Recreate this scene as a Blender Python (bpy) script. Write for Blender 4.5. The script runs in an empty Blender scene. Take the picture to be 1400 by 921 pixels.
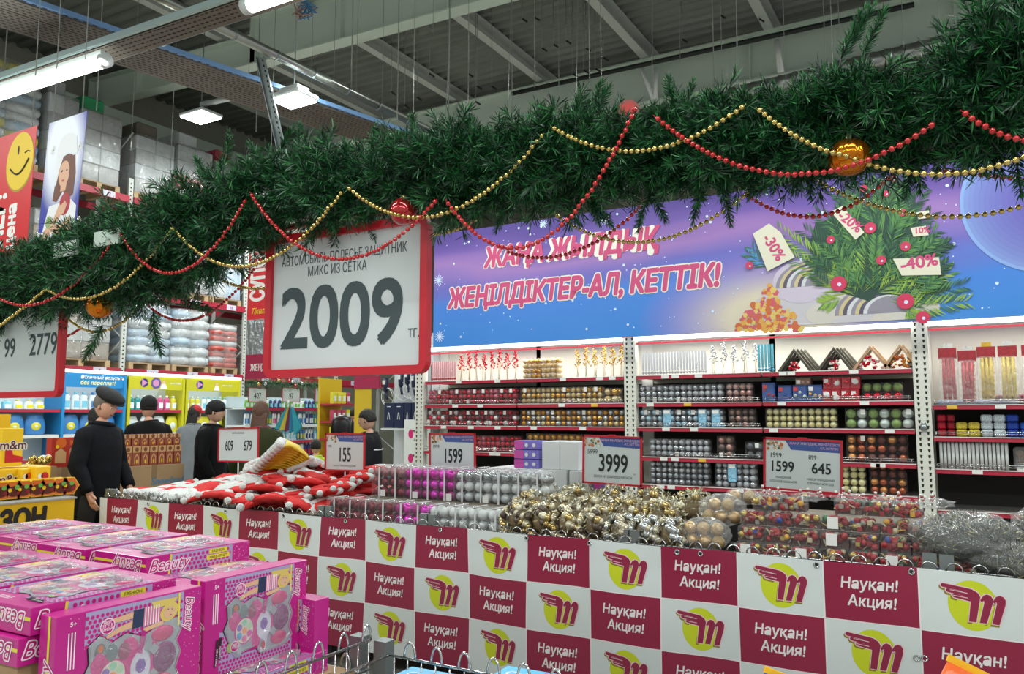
import bpy, bmesh, math, random
from mathutils import Vector, Matrix, noise
from mathutils.geometry import delaunay_2d_cdt
R=random.Random(7)
sc=bpy.context.scene
COL=sc.collection
# ---------------------------------------------------------------- camera, world, lights, exposure
F=1070.0; PSI=math.radians(30.45); TH=math.atan(107/F); CZ=1.6
cd=bpy.data.cameras.new('camera'); cam=bpy.data.objects.new('camera',cd); COL.objects.link(cam)
cd.sensor_width=36; cd.lens=36*F/1400; cd.clip_end=200; cd.clip_start=0.05
cam.location=(0,0,CZ); cam.rotation_euler=(math.pi/2+TH,0,PSI)
sc.camera=cam
w=bpy.data.worlds.new('hall'); sc.world=w; w.use_nodes=True
w.node_tree.nodes['Background'].inputs[0].default_value=(0.88,0.93,0.91,1)
w.node_tree.nodes['Background'].inputs[1].default_value=0.42
sc.view_settings.view_transform='Standard'; sc.view_settings.look='None'; sc.view_settings.gamma=1
sc.view_settings.exposure=0.55
def area(x,y,z,sx,sy,e,rx=0,ry=0,col=(0.93,1.0,0.96)):
    l=bpy.data.lights.new('ceiling_lamp_light','AREA'); l.shape='RECTANGLE'; l.size=sx; l.size_y=sy; l.energy=e; l.color=col
    o=bpy.data.objects.new('ceiling_lamp_light',l); COL.objects.link(o); o.location=(x,y,z); o.rotation_euler=(rx,ry,0); return o
for yy in (-3.5,0.6,6.6):
    for xx in (-11,-5.5,0,5): area(xx,yy,5.6,4.2,0.25,95)
for xx in (-13,-9,-4,1): area(xx,12.5,7.0,1.4,0.6,150)
area(-12.2,9.27,7.12,.45,.45,90)
area(-7.4,3.95,4.82,1.7,.1,45)
# ---------------------------------------------------------------- pixel helper: a pixel of the 1400x921 frame to a point on a plane
def ray(px,py):
    fh=Vector((-math.sin(PSI),math.cos(PSI),0)); r=Vector((math.cos(PSI),math.sin(PSI),0)); c,s=math.cos(TH),math.sin(TH)
    up=Vector((-fh.x*s,-fh.y*s,c)); f=Vector((fh.x*c,fh.y*c,s))
    return f+r*((px-700)/F)+up*(-(py-460.5)/F)
def P(px,py,X=None,Y=None,Z=None,d=None):
    D=ray(px,py)
    t=X/D.x if X is not None else Y/D.y if Y is not None else (Z-CZ)/D.z if Z is not None else d
    return Vector((0,0,CZ))+D*t
# ---------------------------------------------------------------- materials
def C(h):
    h=h.lstrip('#'); o=[]
    for i in (0,2,4):
        c=int(h[i:i+2],16)/255; o.append(c/12.92 if c<=.04045 else ((c+.055)/1.055)**2.4)
    return (*o,1)
MC={}
def M(key,col='#808080',rough=.5,metal=0,emit=0,bump=0,bscale=20,var=0,vscale=8,spec=.5,alpha=1,coat=0,trans=0):
    if key in MC: return MC[key]
    m=bpy.data.materials.new(key); m.use_nodes=True; nt=m.node_tree; b=nt.nodes['Principled BSDF']
    c=C(col) if isinstance(col,str) else col
    b.inputs['Base Color'].default_value=c; b.inputs['Roughness'].default_value=rough; b.inputs['Metallic'].default_value=metal
    b.inputs['Specular IOR Level'].default_value=spec
    if coat: b.inputs['Coat Weight'].default_value=coat; b.inputs['Coat Roughness'].default_value=.08
    if emit: b.inputs['Emission Color'].default_value=c; b.inputs['Emission Strength'].default_value=emit
    if alpha<1: b.inputs['Alpha'].default_value=alpha
    if trans: b.inputs['Transmission Weight'].default_value=trans
    if bump or var:
        tc=nt.nodes.new('ShaderNodeTexCoord')
    if var:
        n=nt.nodes.new('ShaderNodeTexNoise'); n.inputs['Scale'].default_value=vscale; n.inputs['Detail'].default_value=4; nt.links.new(tc.outputs['Object'],n.inputs['Vector'])
        mr=nt.nodes.new('ShaderNodeMapRange'); mr.inputs['From Min'].default_value=.3; mr.inputs['From Max'].default_value=.7; mr.inputs['To Min'].default_value=1-var; mr.inputs['To Max'].default_value=1+var
        mx=nt.nodes.new('ShaderNodeVectorMath'); mx.operation='SCALE'; mx.inputs[0].default_value=c[:3]
        nt.links.new(n.outputs[0],mr.inputs['Value']); nt.links.new(mr.outputs[0],mx.inputs['Scale']); nt.links.new(mx.outputs[0],b.inputs['Base Color'])
    if bump:
        n=nt.nodes.new('ShaderNodeTexNoise'); n.inputs['Scale'].default_value=bscale; n.inputs['Detail'].default_value=5; nt.links.new(tc.outputs['Object'],n.inputs['Vector'])
        bp=nt.nodes.new('ShaderNodeBump'); bp.inputs['Strength'].default_value=min(1,bump); bp.inputs['Distance'].default_value=.02*max(1,bump)
        nt.links.new(n.outputs[0],bp.inputs['Height']); nt.links.new(bp.outputs[0],b.inputs['Normal'])
    MC[key]=m; return m
def film(key,op=.25,tint='#ffffff',rough=.12,bump=.6,bscale=25):
    'clear wrinkled plastic: transparent mixed with a glossy coat'
    if key in MC: return MC[key]
    m=bpy.data.materials.new(key); m.use_nodes=True; nt=m.node_tree; nt.nodes.clear()
    out=nt.nodes.new('ShaderNodeOutputMaterial'); mix=nt.nodes.new('ShaderNodeMixShader'); tr=nt.nodes.new('ShaderNodeBsdfTransparent'); gl=nt.nodes.new('ShaderNodeBsdfPrincipled')
    gl.inputs['Base Color'].default_value=C(tint); gl.inputs['Roughness'].default_value=rough; gl.inputs['Metallic'].default_value=.35
    tc=nt.nodes.new('ShaderNodeTexCoord'); n=nt.nodes.new('ShaderNodeTexNoise'); n.inputs['Scale'].default_value=bscale; n.inputs['Detail'].default_value=4; n.inputs['Distortion'].default_value=1.2
    bp=nt.nodes.new('ShaderNodeBump'); bp.inputs['Strength'].default_value=bump; bp.inputs['Distance'].default_value=.05
    fr=nt.nodes.new('ShaderNodeLayerWeight'); fr.inputs['Blend'].default_value=.22
    ma=nt.nodes.new('ShaderNodeMath'); ma.operation='MULTIPLY_ADD'; ma.inputs[1].default_value=.28; ma.inputs[2].default_value=op
    L=nt.links.new
    L(tc.outputs['Object'],n.inputs['Vector']); L(n.outputs[0],bp.inputs['Height']); L(bp.outputs[0],gl.inputs['Normal']); L(bp.outputs[0],fr.inputs['Normal'])
    L(fr.outputs['Facing'],ma.inputs[0]); L(ma.outputs[0],mix.inputs[0]); L(tr.outputs[0],mix.inputs[1]); L(gl.outputs[0],mix.inputs[2]); L(mix.outputs[0],out.inputs[0])
    MC[key]=m; return m
WHITE=M('white_paint','#e8ebe8',.5); BLACK=M('black_plastic','#101012',.5); RED=M('signal_red','#c01c2c',.35); CRIM=M('crimson_metal','#b02a40',.4)
STEEL=M('zinc_steel','#8d9696',.35,.8); CHROME=M('chrome','#c9cccc',.18,1); PAPER=M('sign_paper','#c9d1d1',.45,bump=.08,bscale=6); INK=M('dark_ink','#1c2426',.6); INKG=M('grey_ink','#39474b',.5)
# ---------------------------------------------------------------- mesh builder
def frame(O,U,V): return (Vector(O),Vector(U).normalized(),Vector(V).normalized())
def fp(fr,a,b,h=0):
    O,U,V=fr; return O+U*a+V*b+U.cross(V)*h
TXC={}
_tc=bpy.data.curves.new('t','FONT'); _to=bpy.data.objects.new('t',_tc); COL.objects.link(_to)
def text2d(s,size=1,bold=0,shear=0,align='LEFT',sx=1,spacing=1,line=1):
    k=(s,bold,shear,align,spacing,line,size)
    if k not in TXC:
        c=_tc; c.body=s; c.size=size;  c.shear=shear; c.align_x=align; c.space_character=spacing; c.space_line=line; c.resolution_u=5 if size>.1 else 3; c.fill_mode='FRONT'
        cd_='н' in s
        if cd_: c.fill_mode='NONE'
        bpy.context.view_layer.update(); dg=bpy.context.evaluated_depsgraph_get(); e=_to.evaluated_get(dg); me=e.to_mesh()
        if cd_: r_=delaunay_2d_cdt([Vector(v.co[:2]) for v in me.vertices],[tuple(q.vertices) for q in me.edges],[],5,1e-6*size); TXC[k]=([(v.x,v.y) for v in r_[0]],[tuple(f) for f in r_[2]])
        else: TXC[k]=([(v.co.x,v.co.y) for v in me.vertices],[tuple(p.vertices) for p in me.polygons])
        e.to_mesh_clear()
    v,f=TXC[k]; return [(x*sx,y) for x,y in v],f
class MB:
    def __init__(s): s.v=[];s.f=[];s.mi=[];s.m=[]; s.sm=[]
    def _m(s,m):
        if m not in s.m: s.m.append(m)
        return s.m.index(m)
    def add(s,vs,fs,m,smooth=False):
        o=len(s.v); s.v+=[tuple(v) for v in vs]; i=s._m(m)
        for f in fs: s.f.append(tuple(o+k for k in f)); s.mi.append(i); s.sm.append(smooth)
        return s
    def box(s,x0,x1,y0,y1,z0,z1,m):
        return s.add([(x,y,z) for z in (z0,z1) for y in (y0,y1) for x in (x0,x1)],[(0,2,3,1),(4,5,7,6),(0,1,5,4),(2,6,7,3),(0,4,6,2),(1,3,7,5)],m)
    def fbox(s,fr,a0,a1,b0,b1,h0,h1,m):
        return s.add([fp(fr,a,b,h) for h in (h0,h1) for b in (b0,b1) for a in (a0,a1)],[(0,2,3,1),(4,5,7,6),(0,1,5,4),(2,6,7,3),(0,4,6,2),(1,3,7,5)],m)
    def rbox(s,x0,x1,y0,y1,z0,z1,m,r=.01):
        'box with chamfered edges (24 verts)'
        vs=[];fs=[];idx={}
        X=(x0,x1);Y=(y0,y1);Z=(z0,z1)
        for i in (0,1):
            for j in (0,1):
                for k in (0,1):
                    sx,sy,sz=(r if i==0 else -r),(r if j==0 else -r),(r if k==0 else -r)
                    for a,(dx,dy,dz) in enumerate(((0,sy,sz),(sx,0,sz),(sx,sy,0))):
                        idx[i,j,k,a]=len(vs); vs.append((X[i]+dx,Y[j]+dy,Z[k]+dz))
        for i in (0,1):
            q=[idx[i,0,0,0],idx[i,1,0,0],idx[i,1,1,0],idx[i,0,1,0]]; fs.append(q if i else q[::-1])
            q=[idx[0,i,0,1],idx[1,i,0,1],idx[1,i,1,1],idx[0,i,1,1]]; fs.append(q[::-1] if i else q)
            q=[idx[0,0,i,2],idx[1,0,i,2],idx[1,1,i,2],idx[0,1,i,2]]; fs.append(q if i else q[::-1])
        for i in (0,1):
            for j in (0,1):
                fs.append([idx[i,j,0,0],idx[i,j,1,0],idx[i,j,1,1],idx[i,j,0,1]]); fs.append([idx[i,0,j,0],idx[i,1,j,0],idx[i,1,j,2],idx[i,0,j,2]]); fs.append([idx[0,i,j,1],idx[1,i,j,1],idx[1,i,j,2],idx[0,i,j,2]])
                for k in (0,1): fs.append([idx[i,j,k,0],idx[i,j,k,1],idx[i,j,k,2]])
        return s.add(vs,fs,m)
    def loft(s,rings,m,cap=True,smooth=True,closed=True):
        n=len(rings[0]); vs=[p for r in rings for p in r]; fs=[]
        for i in range(len(rings)-1):
            for j in range(n if closed else n-1):
                k=(j+1)%n; fs.append((i*n+j,i*n+k,(i+1)*n+k,(i+1)*n+j))
        if cap: fs.append(tuple(range(n-1,-1,-1))); fs.append(tuple((len(rings)-1)*n+j for j in range(n)))
        return s.add(vs,fs,m,smooth)
    def tube(s,pts,r,m,seg=8,cap=True,smooth=True):
        pts=[Vector(p) for p in pts]; rs=r if isinstance(r,(list,tuple)) else [r]*len(pts); rings=[]; u=None
        for i,p in enumerate(pts):
            t=(pts[min(i+1,len(pts)-1)]-pts[max(i-1,0)]); t=t.normalized() if t.length>1e-9 else Vector((0,0,1))
            if u is None: u=t.orthogonal().normalized()
            else:
                u=u-t*u.dot(t); u=u.normalized() if u.length>1e-6 else t.orthogonal().normalized()
            w_=t.cross(u); rings.append([p+(u*math.cos(2*math.pi*k/seg)+w_*math.sin(2*math.pi*k/seg))*rs[i] for k in range(seg)])
        return s.loft(rings,m,cap,smooth)
    def sph(s,c,r,m,seg=12,rings=8,sc=(1,1,1),fn=None,rot=None):
        vs=[];fs=[]
        def pt(th,ph):
            d=Vector((math.sin(th)*math.cos(ph),math.sin(th)*math.sin(ph),math.cos(th))); k=fn(d,th,ph) if fn else 1
            q=Vector((d.x*sc[0],d.y*sc[1],d.z*sc[2]))*r*k
            if rot is not None: q=rot@q
            return Vector(c)+q
        vs.append(pt(0,0))
        for i in range(1,rings):
            for j in range(seg): vs.append(pt(math.pi*i/rings,2*math.pi*j/seg))
        vs.append(pt(math.pi,0)); L=len(vs)-1
        for j in range(seg):
            k=(j+1)%seg; fs.append((0,1+j,1+k)); fs.append((L,1+(rings-2)*seg+k,1+(rings-2)*seg+j))
            for i in range(rings-2): a=1+i*seg; fs.append((a+j,a+seg+j,a+seg+k,a+k))
        return s.add(vs,fs,m,True)
    def poly(s,fr,pts,m,h=0,thick=0):
        n=len(pts); vs=[fp(fr,a,b,h) for a,b in pts]; ar=sum(pts[i][0]*pts[(i+1)%n][1]-pts[(i+1)%n][0]*pts[i][1] for i in range(n))
        f=tuple(range(n)) if ar>0 else tuple(range(n-1,-1,-1))
        s.add(vs,[f],m)
        if thick:
            vs2=[fp(fr,a,b,h-thick) for a,b in pts]; s.add(vs+vs2,[tuple(n+k for k in f[::-1])]+[(i,(i+1)%n,n+(i+1)%n,n+i) if ar<0 else (i,n+i,n+(i+1)%n,(i+1)%n) for i in range(n)],m)
        return s
    def disc(s,fr,a,b,ra,m,h=0,rb=None,n=20,rot=0):
        rb=ra if rb is None else rb; c,si=math.cos(rot),math.sin(rot)
        return s.poly(fr,[(a+ra*math.cos(t)*c-rb*math.sin(t)*si,b+ra*math.cos(t)*si+rb*math.sin(t)*c) for t in [2*math.pi*k/n for k in range(n)]],m,h)
    def text(s,fr,st,a,b,size,m,h=.001,bold=0,shear=0,align='LEFT',sx=1,rot=0,line=1,fn=None):
        v,f=text2d(st,size,bold,shear,align,sx,line=line); c,si=math.cos(rot),math.sin(rot)
        n=0 if bold<=0 else 4 if bold<.035 else 10; r_=bold*size
        for k in range(n+1):
            ox,oy=(0,0) if k==n else (r_*math.cos(2*math.pi*(k+.5)/n),r_*math.sin(2*math.pi*(k+.5)/n)); hh=h+k*1.5e-5
            q=[(a+x*c-y*si+ox,b+x*si+y*c+oy) for x,y in v]
            s.add([fn(x,y,hh) if fn else fp(fr,x,y,hh) for x,y in q],f,m)
        return s
    def mesh(s,name='m'):
        me=bpy.data.meshes.new(name); me.from_pydata(s.v,[],s.f)
        for m in s.m: me.materials.append(m)
        me.polygons.foreach_set('material_index',s.mi); me.polygons.foreach_set('use_smooth',s.sm); me.update(); return me
    def build(s,name,parent=None,label=None,cat=None,group=None,kind=None,world=False,loc=None):
        if world:
            L=parent.location if parent is not None else Vector(loc) if loc is not None else Vector((0,0,0))
            s.v=[(a-L[0],b-L[1],c-L[2]) for a,b,c in s.v]
        return obj(name,s.mesh(name),parent,label,cat,group,kind,loc)
def tag(o,label=None,cat=None,group=None,kind=None):
    if label: o['label']=label
    if cat: o['category']=cat
    if group: o['group']=group
    if kind: o['kind']=kind
    return o
def obj(name,me,parent=None,label=None,cat=None,group=None,kind=None,loc=None,rz=0):
    o=bpy.data.objects.new(name,me); COL.objects.link(o)
    if parent is not None: o.parent=parent
    if loc is not None: o.location=loc
    if rz: o.rotation_euler=(0,0,rz)
    return tag(o,label,cat,group,kind)
def T(name,label,cat,loc=(0,0,0),rz=0,group=None,kind=None):
    o=obj(name,None,None,label,cat,group,kind,loc,rz); o.empty_display_size=.05; return o
KIDS={}
def dup(root,loc=None,rot=None,label=None,group=None,scale=None):
    kids=KIDS.get(root.name) or list(root.children)
    if root.name not in KIDS: KIDS[root.name]=kids
    r=root.copy(); COL.objects.link(r)
    if loc is not None: r.location=loc
    if rot is not None: r.rotation_euler=rot
    if scale is not None: r.scale=scale if isinstance(scale,(tuple,list)) else (scale,)*3
    if label: r['label']=label
    if group: r['group']=group
    for ch in kids:
        c=ch.copy(); COL.objects.link(c); c.parent=r
        for g in ch.children: d=g.copy(); COL.objects.link(d); d.parent=c
    return r
def struct(name,mb): return mb.build(name,kind='structure')
# ================================================================ STRUCTURE
FLOOR=M('floor_tile','#a9a79e',.25,var=.08,vscale=2); DECKM=M('roof_deck','#7a7e77',.5,.25,var=.06,vscale=1.5)
GIRD=M('girder_paint','#c9d6c9',.5); PURL=M('purlin_zinc','#c6cac4',.45,.2); WALLM=M('panel_wall','#a09f92',.7,var=.04)
b=MB().box(-24,8,-8,30,-.1,0,FLOOR); struct('floor',b)
b=MB().box(-17.6,-17.45,-8,30,0,10.5,WALLM)
struct('wall_left',b)
t=T('eave_girder','pale painted steel eave beam running above the left pallet racking','beam',(-17.2,11,8.2)); t['kind']='structure'; del t['category']
b=MB(); b.box(-17.43,-16.9,-4,24,8.0,8.7,GIRD); b.build('web',t,world=True)
for y in (6,10.5,15): MB().box(-17.4,-16.8,y-.15,y+.15,0,8.0,GIRD).build('column',t,world=True)
b=MB().box(-24,8,26,26.2,0,10.5,WALLM); struct('wall_back',b)
# corrugated roof deck: ribs along X
b=MB(); ys=[]; y=-6.0
while y<26: ys+= [(y,0),(y+.10,0),(y+.14,.07),(y+.24,.07),(y+.28,0)]; y+=.28
def roofz(x): return 9.28-.02*(x+5)
vs=[];fs=[]
for (yy,dz) in ys: vs+=[(-24,yy,roofz(-24)+dz),(8,yy,roofz(8)+dz)]
for i in range(len(ys)-1):
    if abs(ys[i][0]-ys[i+1][0])>1e-6: fs.append((2*i,2*i+2,2*i+3,2*i+1))
b.add(vs,fs,DECKM); struct('ceiling',b)
# purlins (along Y), resting on the girders
PX=[-20.2,-17.7,-15.2,-12.75,-10.35,-8.0,-5.52,-3.0,-.5,2,4.5]
for i,x in enumerate(PX):
    b=MB(); z=roofz(x); b.box(x-.11,x+.11,-6,26,z-.03,z-.01,PURL); b.box(x-.11,x-.1,-6,26,z-.28,z-.03,PURL); b.box(x-.11,x+.07,-6,26,z-.29,z-.275,PURL)
    o=b.build('purlin',kind='structure')
# girders along X
def girder(Y,x0,x1,za,zb,h,nst,halfw=.14):
    b=MB()
    def z(x): return za+(zb-za)*(x-x0)/(x1-x0)
    def bar(xa,xb,y0,y1,d0,d1):
        b.add([(xa,y0,z(xa)+d0),(xb,y0,z(xb)+d0),(xb,y1,z(xb)+d0),(xa,y1,z(xa)+d0),(xa,y0,z(xa)+d1),(xb,y0,z(xb)+d1),(xb,y1,z(xb)+d1),(xa,y1,z(xa)+d1)],[(0,3,2,1),(4,5,6,7),(0,1,5,4),(2,3,7,6),(0,4,7,3),(1,2,6,5)],GIRD)
    bar(x0,x1,Y-halfw,Y+halfw,0,.03); bar(x0,x1,Y-halfw,Y+halfw,h-.03,h); bar(x0,x1,Y-.01,Y+.01,.03,h-.03)
    for k in range(nst+1):
        x=x0+(x1-x0)*k/nst; bar(x-.012,x+.012,Y-halfw+.02,Y+halfw-.02,.03,h-.03)
    return b.build('roof_girder',kind='structure')
girder(10.2,-17.3,-11.9,8.72,8.42,.62,3)
girder(10.2,-11.9,7,8.42,7.75,1.0,8)
girder(15.0,-17.3,7,8.12,7.95,.95,7); girder(20,-17.3,7,8.2,8.0,.9,7)
b=MB(); b.tube([P(700,128,Y=14.6),P(1250,6,Y=14.6)],.05,M('dark_cable','#1d241f',.6)); b.build('cable_conduit',None,'dark conduit running along the upper edge of the far roof beam','pipe')
# short struts hanging at purlin ends
for (p,q,r) in (((875,88),(893,135),(897,93)),((1062,55),(1066,98),(1062,55)),((750,130),(751,150),(750,130))):
    b=MB(); b.tube([P(*p,Y=14.75),P(*q,Y=14.75)],.045,WHITE); b.tube([P(*r,Y=14.75),P(q[0]+3,q[1],Y=14.75)],.045,WHITE)
    b.build('purlin_strut',kind='structure')
# round ventilation duct
b=MB(); a=P(930,147,Y=13.5); c=P(1440,24,Y=13.5)
pts=[];rs=[]
n=24
for i in range(n):
    for e in (0,.45,.5): pts.append(a.lerp(c,(i+e)/n)); rs.append(.13 if e<.46 else .145)
b.tube(pts,rs,M('duct_zinc','#a5a8a4',.3,.9),14)
b.build('ventilation_duct',None,'round silver ventilation duct running behind the thick garland, under the far beam','duct')
# ---- perforated cable trays
SLOT=M('slot_dark','#20201e',.8); BROWN=M('tray_brown','#6d635b',.5,.5,var=.15,vscale=3)
def tray(name,label,A,B,W,parts,side,z):
    'A,B centre line ends; perforated tray with upstand sides'
    A=Vector(A);B=Vector(B); d=(B-A); L=d.length; u=d.normalized(); v=Vector((0,0,1)).cross(u).normalized()
    t=T(name,label,'cable tray',A)
    fr=(A,u,v)
    m=MB(); m.fbox(fr,0,L,-W/2,W/2,0,.004,BROWN); m.build('tray_bottom',t,world=True)
    m=MB(); m.fbox(fr,0,L,-W/2-.004,-W/2,0,.07,side); m.fbox(fr,0,L,W/2,W/2+.004,0,.07,side); m.build('side_rail',t,world=True)
    m=MB(); k=0; x=.03
    while x<L-.05:
        for j in range(int(W/.055)):
            y=-W/2+.035+j*.055; o=.03 if j%2 else 0
            m.fbox(fr,x+o,x+o+.035,y-.008,y+.008,-.001,0,SLOT)
        for s_ in (-1,1): m.fbox(fr,x,x+.03,s_*(W/2+.005)-.001,s_*(W/2+.005)+.001,.025,.045,SLOT)
        x+=.06
    m.build('slots',t,kind='stuff',world=True); return t
ZINC=M('galv_rail','#a9bcbc',.4,.5); BLUE=M('blue_rail','#7fa6d6',.4,.3)
A=P(-60,131,Z=5.0); B=P(345,-6,Z=5.0)
d=(B-A).normalized()
t1=tray('cable_tray','perforated cable tray crossing the upper left corner above the long tube lamp',A+Vector((0,.12,0)),B+d*2+Vector((0,.12,0)),.26,0,ZINC,5)
m=MB(); fr=frame(A,d,Vector((0,0,1)).cross(d)); m.fbox(fr,0,(B-A).length+2,-.05,.0,.0,.055,ZINC)
m.build('channel',t1,world=True)
A=P(262,110,Z=5.45); A2=A+Vector((.0,-3,0)); B=P(585,215,Z=5.45); A2=A+(A-B).normalized()*3.2
t2=tray('cable_tray','pair-wide brown perforated cable tray running away from the upper left towards the garland',A2,B,.42,0,BROWN,5)
A3=A2+Vector((.36,0,-.0)); B3=B+Vector((.36,0,0))
tray('cable_tray','narrower brown perforated cable tray beside the blue channel and the pipe',A3,B3,.24,0,BROWN,5)
m=MB(); o=A2+Vector((.50,0,.02)); e=B3+Vector((.14,0,.02)); fr=frame(o,e-o,Vector((0,0,1)).cross(e-o)); L=(e-o).length
m.fbox(fr,0,L,-.03,.03,0,.05,BLUE); x=.05
while x<L: m.fbox(fr,x,x+.04,-.008,.008,-.001,0,SLOT); x+=.09
m.build('strut_channel',None,'pale blue slotted channel along the edge of the brown cable tray','rail')
a=P(275,25,Z=5.62); c=P(615,192,Z=5.62); a=a+(a-c).normalized()*2
m=MB().tube([a,c],.055,M('pipe_zinc','#a3a7a0',.28,.9),12)
for k in range(12): 
    q=a.lerp(c,k/11+.02); m.tube([q,q+(c-a).normalized()*.03],.06,STEEL,12)
m.build('round_pipe',None,'smooth round galvanised pipe running diagonally beside the brown cable tray','pipe')
# leaning slotted strut
a=P(356,78,d=8.9); c=P(392,232,d=8.9); m=MB(); u=(c-a).normalized(); fr=(a,u,Vector((math.cos(PSI),math.sin(PSI),0)))
m.fbox(fr,0,(c-a).length,-.05,-.04,0,.05,STEEL); m.fbox(fr,0,(c-a).length,.04,.05,0,.05,STEEL); m.fbox(fr,0,(c-a).length,-.05,.05,-.004,0,STEEL)
x=.03
while x<(c-a).length: m.fbox(fr,x,x+.025,.01,.025,-.0,.003,SLOT); x+=.06
m.build('slotted_strut',None,'leaning galvanised slotted strut hanging down from the brown cable tray to the garland','bracket')
# ---- lamps
LAMP=M('lamp_glow','#f4fff8',.5,emit=9); LAMPH=M('lamp_housing','#c9cfce',.5)
def tube_lamp(a,c,label,r=.06):
    a=Vector(a);c=Vector(c); t=T('tube_lamp',label,'lamp',a,group=None)
    MB().tube([a,c],r,LAMP,12).build('diffuser',t,world=True)
    u=(c-a).normalized(); m=MB(); m.tube([c,c+u*.07],r*1.1,LAMPH,12); m.tube([a-u*.07,a],r*1.1,LAMPH,12); m.build('end_cap',t,world=True)
    m=MB(); fr=frame(a,u,Vector((0,0,1)).cross(u)); m.fbox(fr,0,(c-a).length,-.02,.02,r*.8,r*.8+.06,LAMPH); m.build('mounting_bracket',t,world=True)
tube_lamp(P(-30,138,Z=4.83),P(140,84,Z=4.83),'long glowing tube lamp under the cable tray in the upper left corner')
tube_lamp(P(343,7,Z=4.9),P(470,-36,Z=4.9),'glowing tube lamp cut by the top edge, near the small blue cable bundle')
m=MB().tube([P(300,232,Z=7.9),P(525,184,Z=7.9)],.09,M('lit_edge_bar','#d9ddd8',.35),10); m.build('lit_edge_bar',None,'distant white bar standing in for a lit wall panel edge, just above the garland','pipe')  # white bar put in place of the light on a wall panel edge
tube_lamp(P(204,46,Z=5.3),P(217,54,Z=5.3),'tiny lit lamp end poking out under the cable tray',.04)
for (px,py,s,zz,lb) in ((275,157,1,7.2,'small square high bay lamp hanging left of the leaning strut, farther from the tube lamp'),(402,132,.70,5.3,'square high bay lamp glowing just right of the leaning strut')):
    c=P(px,py,Z=zz); t=T('high_bay_lamp',lb,'lamp',c)
    m=MB(); w_=.3*s; m.box(-w_,w_,-w_*.75,w_*.75,-.06,-.04,LAMP); m.build('diffuser',t)
    m=MB(); m.rbox(-w_-.02,w_+.02,-w_*.75-.02,w_*.75+.02,-.04,.02,LAMPH,.015); m.rbox(-.15,.15,-.1,.1,.02,.1,LAMPH,.01); m.build('housing',t)
    m=MB(); m.tube([(0,0,.1),(0,0,roofz(c.x)-c.z)],.008,STEEL,5); m.build('suspension_cord',t)
# busbar for high bays
m=MB(); a=P(275,143,Z=7.35); c=P(372,122,Z=7.35); m.tube([a,c],.05,LAMPH,4); m.build('busbar_trunking',None,'thin trunking bar leading right from the left high bay lamp','rail')
# thin suspension wires
wires=[(5,0,110),(179,50,205),(233,60,230),(132,100,150),(425,0,130),(456,0,125),(480,100,122),(487,25,128),(522,0,165),(543,0,165),(565,0,165),(592,0,45),(613,0,180),(640,0,150),(764,0,122),(806,0,115),(822,60,120),(930,0,85),(977,0,128),(988,80,118),(1074,0,105),(1130,78,115),(1236,0,65),(1010,60,120),(1150,30,100),(1358,0,35),(340,60,105),(350,140,180),(700,140,190),(731,70,120)]
WIRE=M('thin_wire','#8f948e',.4,.3)
for i,(x,y0,y1) in enumerate(wires):
    d=9+ (i*37%10)*.35; a=P(x,y1,d=d); b_=P(x,y0,d=d); zt=roofz(a.x); m=MB(); m.tube([a,(a.x+.0,a.y,zt)],.004 if i%3 else .007,WIRE,4)
    m.build('suspension_wire',None,'thin steel wire hanging straight down from the corrugated ceiling','wire','suspension wires under the ceiling')
# sprinkler drops
for i,(x,y) in enumerate([(714,30),(731,28),(741,70),(757,65),(774,60),(801,70),(825,83),(783,105),(798,100),(814,98),(933,58),(985,25),(1038,30),(535,130),(553,148),(570,137),(652,122),(672,122),(640,105),(587,105),(650,143)]):
    q=P(x,y,d=14.5); m=MB(); m.tube([q,(q.x,q.y,roofz(q.x))],.005,WIRE,4); m.tube([q+Vector((0,0,.06)),q+Vector((.08,.05,.0))],.018,BLACK,5)
    m.build('ceiling_hook',None,'small dark hook hanging from the corrugated ceiling','hook','small dark ceiling hooks')
# cable bundle
m=MB()
for k in range(14):
    c=P(418,14,d=8); pts=[c+Vector((R.uniform(-.1,.1),R.uniform(-.1,.1),R.uniform(-.1,.1))) for _ in range(4)]; m.tube(pts,.008,M('blue_cable','#3f82b0',.5) if k%2 else M('pinkish_cable','#a08378',.5),5)
m.build('cable_bundle',None,'small tangled bundle of blue cables beside the tube lamp at the top','cable')
# ================================================================ GARLAND
YG=2.447
NEED=[M('needle_green','#15502a',.42,var=.3,vscale=6),M('needle_dark','#0a2a17',.5),M('needle_light','#2f7a3c',.4)]
def garland_twig(rnd,L=.17,n=190,nl=.046):
    m=MB(); bend=rnd.uniform(-.03,.03); ax=[Vector((bend*math.sin(k/5*3),bend*.5*math.sin(k/5*2),L*k/5)) for k in range(6)]
    m.tube(ax,.0035,NEED[1],4)
    vs={0:[],1:[],2:[]}
    for k in range(n):
        s_=(k+.5)/n; f=s_*5; i=min(4,int(f)); p=ax[i].lerp(ax[i+1],f-i); ph=k*2.4+rnd.uniform(-.4,.4); tl=rnd.uniform(.6,1.05) if s_<.93 else rnd.uniform(.1,.6)
        d=Vector((math.cos(ph)*math.sin(tl),math.sin(ph)*math.sin(tl),math.cos(tl))); l=nl*rnd.uniform(.7,1.1)*(1-.25*s_)
        w_=d.cross(Vector((rnd.uniform(-1,1),rnd.uniform(-1,1),rnd.uniform(-1,1)))).normalized()*.0019
        q=p+d*l*.6+Vector((0,0,-.002)); e=p+d*l; c=rnd.choice((0,0,1,2))
        m.add([p-w_*.6,p+w_*.6,q+w_,e,q-w_],[(0,1,2,3,4)],NEED[c])
    return m.mesh('twig')
TW=[garland_twig(R) for _ in range(6)]
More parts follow.
